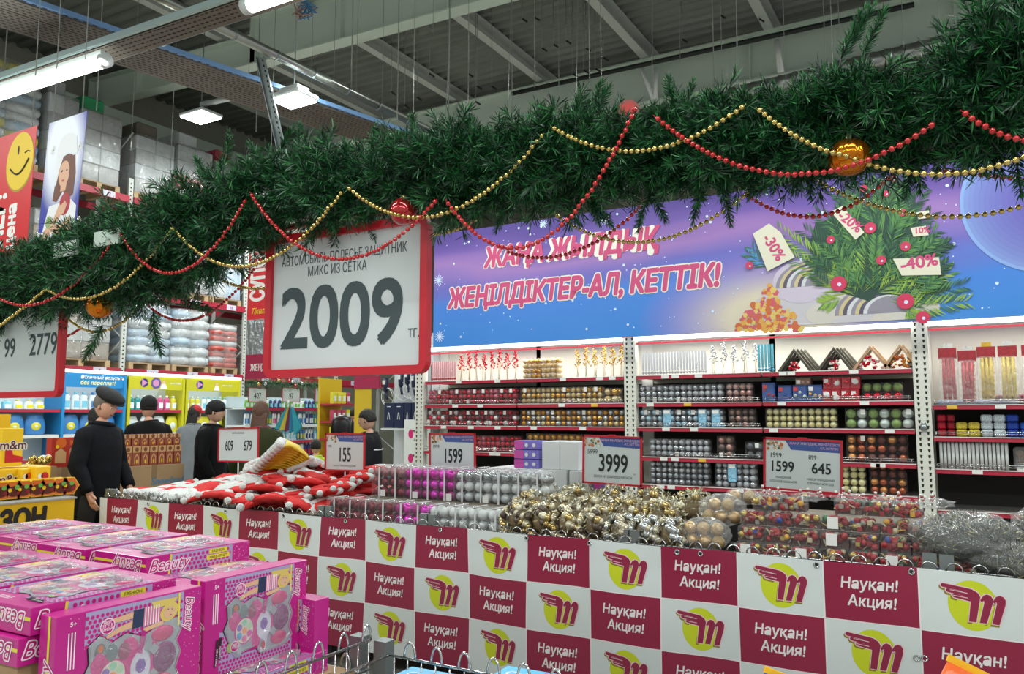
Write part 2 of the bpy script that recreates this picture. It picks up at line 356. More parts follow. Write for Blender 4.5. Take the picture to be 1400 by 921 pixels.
CL=[(-60,412,45),(0,400,45),(100,376,62),(200,356,70),(300,312,72),(430,262,58),(600,238,50),(700,232,56),(850,213,56),(1000,200,64),(1130,184,62),(1300,148,66),(1400,112,82),(1540,90,85),(1760,40,85)]
CP=[]
for (x,y,h) in CL:
    p=P(x,y,Y=YG); q=P(x,y-h,Y=YG); CP.append((p,abs(q.z-p.z)))
def cl(s):
    f=s*(len(CP)-1); i=min(len(CP)-2,int(f)); a,b=CP[i],CP[i+1]; k=f-i; return a[0].lerp(b[0],k),a[1]+(b[1]-a[1])*k
g=T('christmas_garland','thick dark green artificial fir garland spanning the whole picture above the promotion table','garland',CP[6][0])
m=MB(); 
pts=[cl(k/60)[0] for k in range(61)]; rs=[max(.04,cl(k/60)[1]*.26) for k in range(61)]
m.tube(pts,rs,M('garland_core','#0d2418',.9,bump=1,bscale=60),10)
m.build('core',g,world=True)
tot=0; acc=[]
for k in range(len(CP)-1):
    acc.append((CP[k+1][0]-CP[k][0]).length)
Lg=sum(acc)
def at_len(f):
    t_=f*Lg
    for k,a_ in enumerate(acc):
        if t_<=a_ or k==len(acc)-1: return CP[k][0].lerp(CP[k+1][0],min(1,t_/a_)),CP[k][1]+(CP[k+1][1]-CP[k][1])*min(1,t_/a_)
        t_-=a_
def put_twig(p,d,s,parent=g,roll=0,name='twig'):
    o=obj(name,R.choice(TW),parent); o.location=Vector(p)-parent.location; o.rotation_mode='QUATERNION'
    q=Vector(d).normalized().to_track_quat('Z','Y'); o.rotation_quaternion=q; o.scale=(s,s,s); return o
N=270
for i in range(N):
    p,h=cl((i+.5)/N+R.uniform(-.004,.004)); ph=i*2.399; cy=math.cos(ph); cy=-abs(cy) if i%5 else abs(cy); sz=math.sin(ph); d=Vector((R.uniform(-1.1,1.1),cy*.8,sz*.8+R.uniform(-.2,.2)))
    s=max(.75,h/.17*.8); put_twig(p+Vector((0,cy,sz))*h*.40,d,s*R.uniform(.75,1.0))
# the rest of the branch tips, joined (they only fill the body of the garland)
import numpy as np
rng=np.random.default_rng(5)
def fill(nt,nn):
    'nt small twigs of nn needles each, as quads'
    P0=[];D0=[];S0=[]
    for i in range(nt):
        p,h=cl(R.random()); h*=1+.55*noise.noise(Vector((p.x*5,i%3*.2,0))); ph=R.uniform(0,2*math.pi); cy=math.cos(ph); cy=-abs(cy) if R.random()<.8 else abs(cy); sz=math.sin(ph); rr=h*R.uniform(.15,.62)
        q=p+Vector((0,cy*rr,sz*rr)); d=Vector((R.uniform(-1.3,1.3),cy+R.uniform(-.5,.3),sz+R.uniform(-.6,.6))).normalized(); P0.append(q-g.location); D0.append(d); S0.append(max(.8,min(1.35,h/.15))*R.uniform(.8,1.15))
    P0=np.array(P0)[:,None,:];D0=np.array(D0)[:,None,:];S0=np.array(S0)[:,None,None]
    t_=rng.random((nt,nn,1)); base=P0+D0*t_*.11*S0
    rd=rng.normal(size=(nt,nn,3)); rd/=np.linalg.norm(rd,axis=2,keepdims=True); nd=D0*.75+rd*.8; nd/=np.linalg.norm(nd,axis=2,keepdims=True)
    w_=np.cross(nd,rng.normal(size=(nt,nn,3))); w_/=np.linalg.norm(w_,axis=2,keepdims=True); L=(.028+.020*rng.random((nt,nn,1)))*S0; w_=w_*.0017*S0
    V=np.stack([base-w_*.4,base+nd*L*.6-w_,base+nd*L,base+nd*L*.6+w_],axis=2).reshape(-1,3); n=nt*nn
    me=bpy.data.meshes.new('needles'); me.vertices.add(n*4); me.vertices.foreach_set('co',V.astype('f').ravel()); me.loops.add(n*4); me.loops.foreach_set('vertex_index',np.arange(n*4,dtype='i')); me.polygons.add(n); me.polygons.foreach_set('loop_start',np.arange(0,n*4,4,dtype='i')); me.polygons.foreach_set('loop_total',np.full(n,4,dtype='i'))
    for m_ in NEED: me.materials.append(m_)
    me.polygons.foreach_set('material_index',rng.choice([0,0,1,1,2],n).astype('i')); me.update(calc_edges=True); return me
obj('needles',fill(3300,90),g,kind='stuff')
# tips that stick out of the outline, up and down
def tip(px,py,dx,dy,s,yy=0):
    p=P(px,py,Y=YG+yy); q=P(px+dx,py+dy,Y=YG+yy); put_twig(p,q-p,s)
for a_ in [(640,205,3,-40,.8),(668,205,18,-35,.75),(655,215,-14,-40,.7),(800,185,22,-45,1.05),(800,170,18,-45,.9),(925,165,-14,-55,.9),(935,160,10,-40,.7),(1150,80,25,-55,.9),(1165,60,22,-40,.7),(1180,75,20,-45,.8),(1385,40,-5,-60,1.1),(1375,55,-20,-50,1),(1395,20,15,-40,1),(1390,60,-30,-20,.8),(690,200,15,-20,.6),(560,195,5,-30,.7),(575,190,-12,-28,.7),(505,215,6,-30,.8),(300,235,8,-30,1.1),(285,255,-15,-35,1.1),(220,290,10,-30,1.1),(380,215,10,-20,.9),(410,215,0,-25,.9),(360,225,-14,-22,.9),
          (805,255,10,35,.8),(810,275,20,25,.7),(885,255,15,30,.8),(890,268,-8,25,.7),(960,245,-8,35,.8),(990,250,5,30,.8),(1245,180,4,45,1),(1250,205,-6,30,.8),(1290,175,-6,35,.8),(1385,190,6,45,.9),(640,265,-15,30,.8),(500,290,8,24,.8),(1110,215,-2,28,.7),(210,425,4,20,1.3),(140,445,-10,18,1.3),(30,425,8,22,1.3),(250,410,20,8,1.2),(1075,225,-25,25,.6),(700,270,-12,26,.8)]: tip(*a_)
# red rail and pale strips that carry the garland and the signs
m=MB(); 
for z in (.055,-.02): m.box(-5.6,1.2,YG+.02,YG+.045,2.455+z,2.475+z,RED)
for x in (-5.0,-3.6,-2.85,-1.75,-.62,.25): m.box(x-.012,x+.012,YG+.02,YG+.045,2.41,2.53,RED)
m.build('garland_rail',None,'red metal rail hidden inside the long fir garland','rail')
for (x,y,lb) in ((90,345,'left of the two pale strips poking out of the garland below the girl poster'),(146,330,'right of the two pale strips poking out of the garland, near the red bead peak')):
    p=P(x,y,Y=YG-.24); m=MB().box(-.0,.20,-.005,.005,-.02,.055,M('pale_strip','#b9c7bb',.5)); m.build('pale_strip',None,lb,'strip',loc=p-Vector((.1,0,0)))
# ---- bead strings
GB=M('gold_bead','#c9b06a',.22,.85); RB=M('red_bead','#b81d22',.18,.3,coat=.6)
def bead_template(r): m=MB(); m.sph((0,0,0),r,GB,8,6); return m.v,m.f
BT=bead_template(1)
def beads(segs,mat,yy,r,label,name='bead_string',sp=1.42):
    m=MB(); first=None
    for (x0,y0,xm,ym,x1,y1) in segs:
        A=P(x0,y0,Y=yy);B=P(x1,y1,Y=yy);Mi=P(xm,ym,Y=yy)
        # quadratic through the low point
        s=abs((Mi.x-A.x)/(B.x-A.x)); s=min(.75,max(.25,s)); K=(Mi-A*(1-s)**2-B*s**2)/(2*s*(1-s))
        f=lambda t_: A*(1-t_)**2+K*(2*t_*(1-t_))+B*t_**2
        pts=[f(k/200) for k in range(201)]; d=0; last=pts[0]; cord=[pts[0]]
        for p in pts:
            d+=(p-last).length; last=p
            if d>=r*2*sp/1.3:
                d=0; jit=Vector((0,R.uniform(-.004,.004),0)); o=len(m.v); c=p+jit; m.add([c+Vector(v)*r for v in BT[0]],BT[1],mat,True); cord.append(c)
        m.tube(cord+[pts[-1]],.0015,mat,3)
    return m.build(name,None,label,'beads')
beads([(-40,470,20,430,62,396),(62,394,112,408,238,310),(236,310,350,361,466,264),(474,254,575,297,744,182),(752,172,885,205,1020,142),(1033,146,1095,190,1160,214),(1160,214,1265,238,1440,196)],GB,YG-.22,.0083,'gold bead string looping in front of the fir garland across the whole picture')
beads([(-60,340,62,412,164,318),(163,316,228,373,337,272),(341,262,470,354,598,272),(609,272,715,338,868,150),(893,157,1075,238,1278,168),(1312,150,1352,176,1440,192)],RB,YG-.235,.0083,'red bead string looping in front of the fir garland across the whole picture')
beads([(88,430,118,451,213,390),(270,360,330,392,372,392),(590,321,625,313,658,296),(752,288,870,331,1030,256),(1085,228,1290,296,1440,268)],GB,YG+.25,.0085,'darker gold bead string hanging behind the garland, in front of the purple banner')
beads([(88,462,100,455,112,448),(180,392,252,438,347,368),(690,342,800,338,878,280),(1016,262,1110,296,1228,230),(1275,232,1350,240,1440,250)],RB,YG+.26,.0085,'dark red bead string hanging behind the garland, in front of the purple banner')
# ---- baubles
def ribbed(px,py,r,lb):
    p=P(px,py,Y=YG-.13); t=T('ribbed_bauble',lb,'bauble',p,group=None)
    m=MB(); m.sph((0,0,0),r,M('orange_gold','#c9761a',.16,.9),48,16,(1,1,.92),lambda d,th,ph:1+.035*math.cos(ph*16)*math.sin(th)); m.build('ball',t)
    m=MB(); m.tube([(0,0,r*.85),(0,0,r*1.12)],r*.18,GB,10); m.build('cap',t)
ribbed(1161,215,.056,'large orange-gold ribbed bauble hanging under the right part of the garland')
ribbed(136,419,.062,'orange-gold ribbed bauble hanging under the left end of the garland, near the 2779 sign')
p=P(551,289,Y=YG-.14); t=T('red_bauble','shiny round red bauble hanging above the 2009 price sign','bauble',p)
MB().sph((0,0,0),.052,M('bauble_red','#b5101c',.1,.55,coat=1),24,16).build('ball',t); MB().tube([(0,0,.045),(0,0,.06)],.011,GB,10).build('cap',t)
p=P(860,150,Y=YG-.05); t=T('red_disc_ornament','round brownish red disc ornament half hidden on top of the garland','ornament',p)
fr=frame((0,0,0),(math.cos(.5),math.sin(.5),0),(0,0,1)); MB().disc(fr,0,0,.036,M('disc_red','#8e3a32',.4),0,n=24).disc(fr,0,0,.036,M('disc_red','#8e3a32',.4),-.01,n=24).build('disc',t)
MB().disc(fr,0,0,.028,M('disc_star','#b5241f',.4),.001,n=5).build('star',t)
# ================================================================ BIG PRICE SIGNS
def price_sign(name,label,O,U,V,W,Hh,fw,texts,group=None,cat='price sign',deco=False,fmat=RED,rod=0,rad=.0):
    'O lower left corner; frame with sheet; texts: (string,a,b,size,bold,material,sx)'
    fr=frame(O,U,V); t=T(name,label,cat,O,group=group)
    m=MB(); m.fbox(fr,fw*.6,W-fw*.6,fw*.6,Hh-fw*.6,-.003,.0,PAPER); m.build('sheet',t,world=True)
    m=MB(); d=fw*.5
    m.fbox(fr,rad,W-rad,0,fw,-d,d,fmat); m.fbox(fr,rad,W-rad,Hh-fw,Hh,-d,d,fmat); m.fbox(fr,0,fw,rad,Hh-rad,-d,d,fmat); m.fbox(fr,W-fw,W,rad,Hh-rad,-d,d,fmat)
    if rad:
        for (cx,cy,a0) in ((rad,rad,math.pi),(W-rad,rad,1.5*math.pi),(W-rad,Hh-rad,0),(rad,Hh-rad,.5*math.pi)):
            rings=[]
            for k in range(6):
                a_=a0+k*math.pi/10; c,s_=math.cos(a_),math.sin(a_); ri=max(.0005,rad-fw)
                rings.append([fp(fr,cx+rad*c,cy+rad*s_,-d),fp(fr,cx+rad*c,cy+rad*s_,d),fp(fr,cx+ri*c,cy+ri*s_,d),fp(fr,cx+ri*c,cy+ri*s_,-d)])
            m.loft(rings,fmat,True,False)
    m.build('frame',t,world=True)
    m=MB()
    for (s_,a,b,size,bold,mt,sx) in texts: m.text(fr,s_,a,b,size,mt,.0015,bold,sx=sx,align='CENTER')
    m.build('lettering',t,world=True)
    if deco:
        m=MB(); h0=Hh*.76; B=M('sign_blue','#3d5596',.5)
        m.poly(fr,[(W*.36,h0+.02*Hh),(W-fw,h0),(W-fw,Hh-fw),(W*.28,Hh-fw)],B,.0006)
        m.build('blue_corner',t,world=True)
        m=MB(); GG=[M('pic_green','#4d6b3c',.6),M('pic_peach','#c9a48a',.6),M('pic_orange','#b56a3a',.6),M('pic_white','#d8d8cc',.6)]
        for k in range(26): m.disc(fr,fw+R.random()*W*.26,Hh-fw-.01-R.random()*Hh*.15,.012*R.uniform(.5,1),GG[k%4],.0008+.00003*k,n=7)
        m.text(fr,'ЖАҢА ЖЫЛДЫҚ ЖЕҢІЛДІКТЕР',W*.67,Hh-fw-Hh*.075,Hh*.06,M('pic_pink','#d9a9c0',.6),.001,.01,align='CENTER')
        m.text(fr,'-АЛ, КЕТТІК!',W*.83,Hh-fw-Hh*.145,Hh*.055,M('pic_pink','#d9a9c0',.6),.001,.01,align='CENTER')
        m.build('new_year_print',t,world=True)
        m=MB(); m.fbox(fr,W*.44,W*.56,Hh-.004,Hh+.006,-.008,.008,fmat); m.build('clip',t,world=True)
    if rod: m=MB(); m.tube([fp(fr,W*.5,0,-.006),fp(fr,W*.5,-rod,-.006)],.005,WHITE,6); m.tube([fp(fr,W*.5,-rod,-.006),fp(fr,W*.5,-rod-.01,-.006)],.03,WHITE,10); m.build('stand',t,world=True)
    return t
O=P(363,516,Y=YG); t=price_sign('hanging_price_sign','large red framed price sign reading 2009 hanging under the garland',(-2.712,YG,1.765),(1,0,-.004),(0,0,1),.897,.632,.034,
 [('2009',.43,.130,.372,.024,INKG,.93),('АВТОМОБИЛЬ ПОЛЕСЬЕ ЗАЩИТНИК',.435,.492,.058,0,INKG,.66),('МИКС ИЗ СЕТКА',.41,.437,.058,0,INKG,.70),('тг.',.825,.145,.065,0,INKG,.8)],rad=.045)
price_sign('hanging_price_sign','large red framed price sign reading 99 and 2779 cut by the left edge',(-5.20,YG,1.70),(1,0,0),(0,0,1),.90,.64,.034,
 [('2779',.70,.24,.175,.01,INKG,.8),('99',.35,.24,.155,.01,INKG,.8),('ж.',.5,.46,.05,0,INKG,.8)],rad=.045)
# ================================================================ HANGING POSTERS (left)
def panel(t,fr,W,Hh,m,name='panel',th=.006): MB().fbox(fr,0,W,0,Hh,-th,0,m).build(name,t,world=True)
fr=frame((-7.42,3.4,2.70),(1,0,0),(0,0,1)); t=T('red_price_poster','red hanging poster with a yellow winking smiley face cut by the left edge','poster',(-7.42,3.4,2.70))
fr=frame((-7.42,3.4,2.70),(1,0,0),(0.045,0,1)); PR=M('poster_red','#d0232b',.4); panel(t,fr,.82,1.28,PR)
YEL=M('smiley_yellow','#e8c32a',.5); m=MB(); m.disc(fr,.61,1.00,.215,M('smiley_shade','#b08a1c',.5),.001,n=40,rb=.25); m.disc(fr,.605,1.015,.205,YEL,.002,n=40,rb=.245)
m.build('smiley_disc',t,world=True)
m=MB(); m.disc(fr,.575,1.11,.014,INK,.003,rb=.04); 
m.tube([fp(fr,.47+.28*k/12,.965-.085*math.sin(math.pi*k/12)+.05*k/12,.003) for k in range(13)],.008,INK,4); m.tube([fp(fr,.68+.08*k/6,1.07+.012*math.sin(math.pi*k/6),.003) for k in range(7)],.005,INK,4)
m.build('smiley_face',t,world=True)
m=MB(); WH=M('poster_white','#eceae6',.5)
def condensed(m,fr,s_,a,b,size,sx,mt,h=.002): m.text(fr,s_,a,b,size,mt,h,.035,sx=sx,rot=math.pi/2)
condensed(m,fr,'СУПЕР!',.44,.02,.36,.58,WH); condensed(m,fr,'цена',.62,.27,.2,.85,WH); m.build('lettering',t,world=True)
MB().tube([fp(fr,.1,1.28),(-7.3,3.4,9)],.004,WIRE,4).tube([fp(fr,.75,1.28),(-6.6,3.4,9)],.004,WIRE,4).build('cord',t,world=True)
# girl poster
O=Vector((-6.44,3.4,2.86)); t=T('santa_girl_poster','tall hanging poster of a smiling long haired girl in a white winter hat','poster',O); fr=frame(O,(1,0,0),(.075,0,1)); W,Hh=.52,1.10
m_=bpy.data.materials.new('poster_blue_print'); m_.use_nodes=True; nt=m_.node_tree; bs=nt.nodes['Principled BSDF']; tc=nt.nodes.new('ShaderNodeTexCoord'); mp=nt.nodes.new('ShaderNodeMapping'); mp.inputs['Location'].default_value=(-.30,0,-.50); mp.inputs['Scale'].default_value=(1,0,.62)
ln=nt.nodes.new('ShaderNodeVectorMath'); ln.operation='LENGTH'; cr=nt.nodes.new('ShaderNodeValToRGB'); cr.color_ramp.elements[0].position=.20; cr.color_ramp.elements[0].color=C('#dfe2ef'); cr.color_ramp.elements[1].position=.33; cr.color_ramp.elements[1].color=C('#3a3f9e')
nt.links.new(tc.outputs['Object'],mp.inputs[0]); nt.links.new(mp.outputs[0],ln.inputs[0]); nt.links.new(ln.outputs['Value'],cr.inputs[0]); nt.links.new(cr.outputs[0],bs.inputs['Base Color']); bs.inputs['Roughness'].default_value=.35
panel(t,fr,W,Hh,m_)
SK=M('print_skin','#d9a98c',.5); HAIR=M('print_hair','#6d4033',.5); HW=M('print_hatwhite','#e6e6ea',.5)
m=MB(); m.poly(fr,[(0,0),(W,0),(W,.16),(0,.2)],HW,.0004); m.poly(fr,[(0,0),(.08,0),(.09,.12),(0,.12)],M('print_blue','#3a3f9e',.5),.0008); m.poly(fr,[(.06,.2),(.5,.16),(.5,.36),(.42,.42),(.12,.4)],HW,.0006); m.build('snow_print',t,world=True)
m=MB(); m.poly(fr,[(.16,.44),(.2,.75),(.27,.8),(.42,.78),(.45,.62),(.43,.45),(.35,.42),(.3,.5),(.22,.42)],HAIR,.001); m.build('hair_print',t,world=True)
m=MB(); m.disc(fr,.29,.64,.075,SK,.0014,rb=.105); m.poly(fr,[(.26,.5),(.33,.5),(.34,.56),(.26,.56)],SK,.0013); m.build('face_print',t,world=True)
m=MB(); m.poly(fr,[(.36,.55),(.44,.45),(.45,.62),(.42,.76),(.36,.72)],HAIR,.0018); m.disc(fr,.26,.665,.009,INK,.002); m.disc(fr,.325,.665,.009,INK,.002); m.disc(fr,.285,.585,.022,M('print_lips','#b8575a',.5),.002,rb=.010); m.build('face_details',t,world=True)
m=MB(); m.poly(fr,[(.17,.7),(.16,.86),(.22,.95),(.32,.97),(.42,.92),(.45,.78),(.4,.77),(.34,.8),(.26,.78),(.22,.68),(.19,.55),(.16,.6)],HW,.0022); m.build('hat_print',t,world=True)
m=MB(); m.disc(fr,.34,.39,.075,M('print_red','#a82331',.4),.0018,rb=.09); m.disc(fr,.14,.27,.042,M('print_green','#8fa56c',.4),.0026,rb=.05); m.build('bauble_print',t,world=True)
m=MB(); m.poly(fr,[(.06,.1),(.12,.12),(.27,.27),(.33,.36),(.36,.4),(.34,.42),(.29,.37),(.27,.41),(.24,.35),(.2,.28),(.08,.2)],SK,.0024)
m.poly(fr,[(.2,.17),(.42,.13),(.46,.2),(.42,.29),(.34,.24),(.22,.24)],SK,.002)
for k in range(5): m.poly(fr,[(.24+.02*k,.32),(.262+.02*k,.31),(.305+.018*k,.40-.006*abs(k-2)),(.292+.018*k,.408-.006*abs(k-2))],SK,.0027+.0001*k)
m.build('arms_print',t,world=True)
m=MB()
for (a,b) in ((.10,.86),(.47,.83)):
    for k in range(6): c,s_=math.cos(k*math.pi/6),math.sin(k*math.pi/6); m.poly(fr,[(a-c*.04+s_*.003,b-s_*.04-c*.003),(a+c*.04+s_*.003,b+s_*.04-c*.003),(a+c*.04-s_*.003,b+s_*.04+c*.003),(a-c*.04-s_*.003,b-s_*.04+c*.003)],WH,.0012)
m.build('snowflake_print',t,world=True)
MB().tube([fp(fr,.06,1.1),(-6.3,3.4,9)],.004,WIRE,4).tube([fp(fr,.46,1.1),(-5.9,3.4,9)],.004,WIRE,4).build('cord',t,world=True)
# lower red sign behind 2009
O=Vector((-6.97,6.0,2.0)); t=T('red_sale_poster','narrow red and silver poster half hidden behind the left edge of the 2009 sign','poster',O); fr=frame(O,(1,0,0),(0.0,0,1)); panel(t,fr,.62,1.42,PR)
m=MB(); m.fbox(fr,0,.62,.27,.66,0,.002,M('silver_foil','#a9aeb2',.25,.8,bump=1.5,bscale=14)); m.build('foil_band',t,world=True); MB().fbox(fr,0,.62,0,.27,0,.002,M('berry','#a31f49',.45)).build('crimson_band',t,world=True)
m=MB(); condensed(m,fr,'СУПЕР',.26,.86,.30,.6,WH); m.text(fr,'Тікелей',.05,.72,.09,YEL,.003,.02,shear=.4); m.text(fr,'ЖЕҢІЛ',.08,.09,.1,WH,.003,.03,sx=.8); m.build('lettering',t,world=True)
MB().tube([fp(fr,.3,1.42),(-6.67,6,9)],.004,WIRE,4).build('cord',t,world=True)
# ================================================================ PURPLE BANNER
YP=8.3
m_=bpy.data.materials.new('banner_sky_print'); m_.use_nodes=True; nt=m_.node_tree; bs=nt.nodes['Principled BSDF']; L_=nt.links.new
tc=nt.nodes.new('ShaderNodeTexCoord'); sx_=nt.nodes.new('ShaderNodeSeparateXYZ'); L_(tc.outputs['Object'],sx_.inputs[0])
nz=nt.nodes.new('ShaderNodeTexNoise'); nz.inputs['Scale'].default_value=1.1; nz.inputs['Detail'].default_value=2; mp=nt.nodes.new('ShaderNodeMapping'); mp.inputs['Scale'].default_value=(.35,1,1.2); L_(tc.outputs['Object'],mp.inputs[0]); L_(mp.outputs[0],nz.inputs[0])
md=nt.nodes.new('ShaderNodeMath'); md.operation='MULTIPLY_ADD'; md.inputs[1].default_value=.62; L_(sx_.outputs['Z'],md.inputs[0]); 
md2=nt.nodes.new('ShaderNodeMath'); md2.operation='MULTIPLY_ADD'; md2.inputs[1].default_value=.5; md2.inputs[2].default_value=-.25; L_(nz.outputs[0],md2.inputs[0]); L_(md2.outputs[0],md.inputs[2])
cr=nt.nodes.new('ShaderNodeValToRGB'); L_(md.outputs[0],cr.inputs[0]); e=cr.color_ramp.elements; e[0].position=.0; e[0].color=C('#3a86d8'); e[1].position=1; e[1].color=C('#4b3b8c')
for p_,c_ in ((.3,'#3f7fd6'),(.47,'#6a66bb'),(.6,'#9b74b8'),(.72,'#6d53a6'),(.85,'#553f92')): q=e.new(p_); q.color=C(c_)
mg=nt.nodes.new('ShaderNodeMapping'); mg.inputs['Location'].default_value=(-4.35/1.5,0,-.14/.75); mg.inputs['Scale'].default_value=(1/1.5,0,1/.75); L_(tc.outputs['Object'],mg.inputs[0])
lg=nt.nodes.new('ShaderNodeVectorMath'); lg.operation='LENGTH'; L_(mg.outputs[0],lg.inputs[0])
g1=nt.nodes.new('ShaderNodeValToRGB'); L_(lg.outputs['Value'],g1.inputs[0]); e1=g1.color_ramp.elements; e1[0].position=.3; e1[0].color=C('#d8cdb4'); e1[1].position=.85; e1[1].color=C('#a878c0')
g2=nt.nodes.new('ShaderNodeMapRange'); g2.inputs['From Min'].default_value=.35; g2.inputs['From Max'].default_value=1; g2.inputs['To Min'].default_value=.95; g2.inputs['To Max'].default_value=0; L_(lg.outputs['Value'],g2.inputs['Value'])
mxg=nt.nodes.new('ShaderNodeMix'); mxg.data_type='RGBA'; L_(g2.outputs[0],mxg.inputs['Factor']); L_(cr.outputs[0],mxg.inputs['A']); L_(g1.outputs[0],mxg.inputs['B'])
L_(mxg.outputs['Result'],bs.inputs['Base Color']); bs.inputs['Roughness'].default_value=.4
BX0=-6.08; BZ0=2.49; BW=8.0; BH=1.5
def bwave(x,z): return .0008*math.sin(x*2.3+z)+.003*max(0,1-z/.12)*math.sin(x*5)
OB=Vector((BX0,YP,BZ0)); t=T('new_year_banner','long purple and blue printed banner above the ornament shelves, lettered in two lines','banner',OB)
m=MB(); nx=120; nz_=14
vs=[(BW*i/nx,bwave(BW*i/nx,BH*j/nz_),BH*j/nz_) for j in range(nz_+1) for i in range(nx+1)]; fs=[(j*(nx+1)+i,j*(nx+1)+i+1,(j+1)*(nx+1)+i+1,(j+1)*(nx+1)+i) for j in range(nz_) for i in range(nx)]
m.add(vs,fs,m_,True); m.build('cloth',t)
fb=frame(OB,(1,0,0),(0,0,1))
def bp(a,b,h): return Vector((a,bwave(a,b)-h-.003,b))
class BMap:
    pass
def bpoly(m,pts,mt,h): 
    n=len(pts); ar=sum(pts[i][0]*pts[(i+1)%n][1]-pts[(i+1)%n][0]*pts[i][1] for i in range(n)); pp=pts if ar>0 else pts[::-1]
    m.add([bp(a,b,h) for a,b in pp],[tuple(range(n))],mt)
def btxt(m,s_,a,b,size,mt,h,bold,rot=0,sx=1,shear=0,align='LEFT'): m.text(None,s_,a,b,size,mt,h,bold,shear,align,sx,rot,fn=bp)
LP=M('letter_pink','#c9487a',.45); CRM=M('letter_cream','#e9e6dc',.45)
m=MB(); btxt(m,'ЖАҢА ЖЫЛДЫҚ',.79,.985,.33,CRM,.001,.085,shear=.18,sx=.82); btxt(m,'ЖЕҢІЛДІКТЕР-АЛ, КЕТТІК!',.23,.50,.34,CRM,.001,.085,shear=.18,sx=.78)
btxt(m,'НОВЫЙ',6.56,.62,.38,CRM,.001,.075,shear=.1,sx=.82); m.build('letter_outline',t)
m=MB(); btxt(m,'ЖАҢА ЖЫЛДЫҚ',.79,.985,.34,LP,.003,.042,shear=.18,sx=.82); btxt(m,'ЖЕҢІЛДІКТЕР-АЛ, КЕТТІК!',.23,.50,.34,LP,.003,.042,shear=.18,sx=.78)
btxt(m,'НОВЫЙ',6.56,.62,.38,M('letter_red','#c22a3a',.45),.003,.028,shear=.1,sx=.82); m.build('lettering',t)
m=MB(); WB=M('snow_dot','#cfe2ff',.5)
for k in range(260):
    a=R.uniform(.05,BW-.05); b_=R.uniform(.08,BH-.05); r=R.choice((.006,.007,.009,.016)); n=6; bpoly(m,[(a+r*math.cos(q*math.pi/3),b_+r*math.sin(q*math.pi/3)) for q in range(n)],WB,.0006)
for (px,py,r) in ((600,383,.07),(601,460,.075),(743,306,.055),(827,301,.055)):
    q=P(px,py,Y=YP)-OB
    for k in range(6):
        c,s_=math.cos(k*math.pi/6),math.sin(k*math.pi/6); bpoly(m,[(q.x-c*r+s_*.005,q.z-s_*r-c*.005),(q.x+c*r+s_*.005,q.z+s_*r-c*.005),(q.x+c*r-s_*.005,q.z+s_*r+c*.005),(q.x-c*r-s_*.005,q.z-s_*r+c*.005)],WB,.0008)
m.build('snow_print',t)
def bq(px,py): q=P(px,py,Y=YP)-OB; return q.x,q.z
def bdisc(m,px,py,r,mt,h,n=24,rb=None):
    a,b_=bq(px,py); rb=rb or r; bpoly(m,[(a+r*math.cos(2*math.pi*k/n),b_+rb*math.sin(2*math.pi*k/n)) for k in range(n)],mt,h)
# planet
m=MB(); 
a,b_=bq(1434,268)
def ringp(r0,r1,mt,h,ox=0,oz=0):
    n=60
    for q in range(n):
        t0=2*math.pi*q/n; t1=2*math.pi*(q+1)/n; P4=[(a+ox*(r!=r0)+r*math.cos(t_),b_+oz*(r!=r0)+r*math.sin(t_)) for r,t_ in ((r0,t0),(r0,t1),(r1,t1),(r1,t0))]
        if all(0.01<p_[1]<BH-.01 and p_[0]<BW-.02 for p_ in P4): bpoly(m,P4,mt,h)
for k in range(12):
    f=(k/11)**.45; c_=tuple(C('#86a6e0')[i]*(1-f)+C('#6459b2')[i]*f for i in range(3))+(1,)
    ringp(.69-.03*k**1.15,.69-.03*(k+1)**1.15 if k<11 else .02,M('planet_%d'%k,c_,.4),.0008)
m.build('planet_print',t)
# foam, tubes
m=MB(); FO=[M('foam_a','#d9a24a',.5),M('foam_b','#c9673a',.5),M('foam_c','#d9bd6a',.5),M('foam_d','#c95a6a',.5)]
for k,(px,py,rx,ry,c_) in enumerate([(1130,420,.75,.3,'#c3bfc6'),(1190,425,.6,.2,'#cbc6be'),(1095,385,.28,.22,'#c7bcd0')]):
    a,b_=bq(px,py); bpoly(m,[(a+rx*math.cos(2*math.pi*q/30),max(.02,b_+ry*math.sin(2*math.pi*q/30))) for q in range(30)],M('haze_print_%d'%k,c_,.5),.0008+.0002*k)
for k in range(420):
    px=R.uniform(1000,1100); py=R.uniform(388,452); 
    if py<450-(1-abs(px-1052)/50)*62: continue
    bdisc(m,px,py,R.uniform(.012,.035),FO[k%4],.0016+k*1e-6,6)
m.build('foam_print',t)
m=MB(); TC=[M('tube_a','#8f8a99',.4),M('tube_b','#c9b98f',.4),M('tube_c','#5b5468',.4),M('tube_d','#cfd0d6',.4)]
for (px,py,s_,r0) in ((1105,375,1,.34),(1192,412,1,.36)):
    a,b_=bq(px,py)
    for k in range(9):
        r=r0*(1-k*.05); bpoly(m,[(a+r*.95*math.cos(q*math.pi/16)+.02*k,max(.02,b_-.12+r*.75*math.sin(q*math.pi/16))) for q in range(17)],TC[k%4],.002+.0001*k)
m.build('jar_print',t)
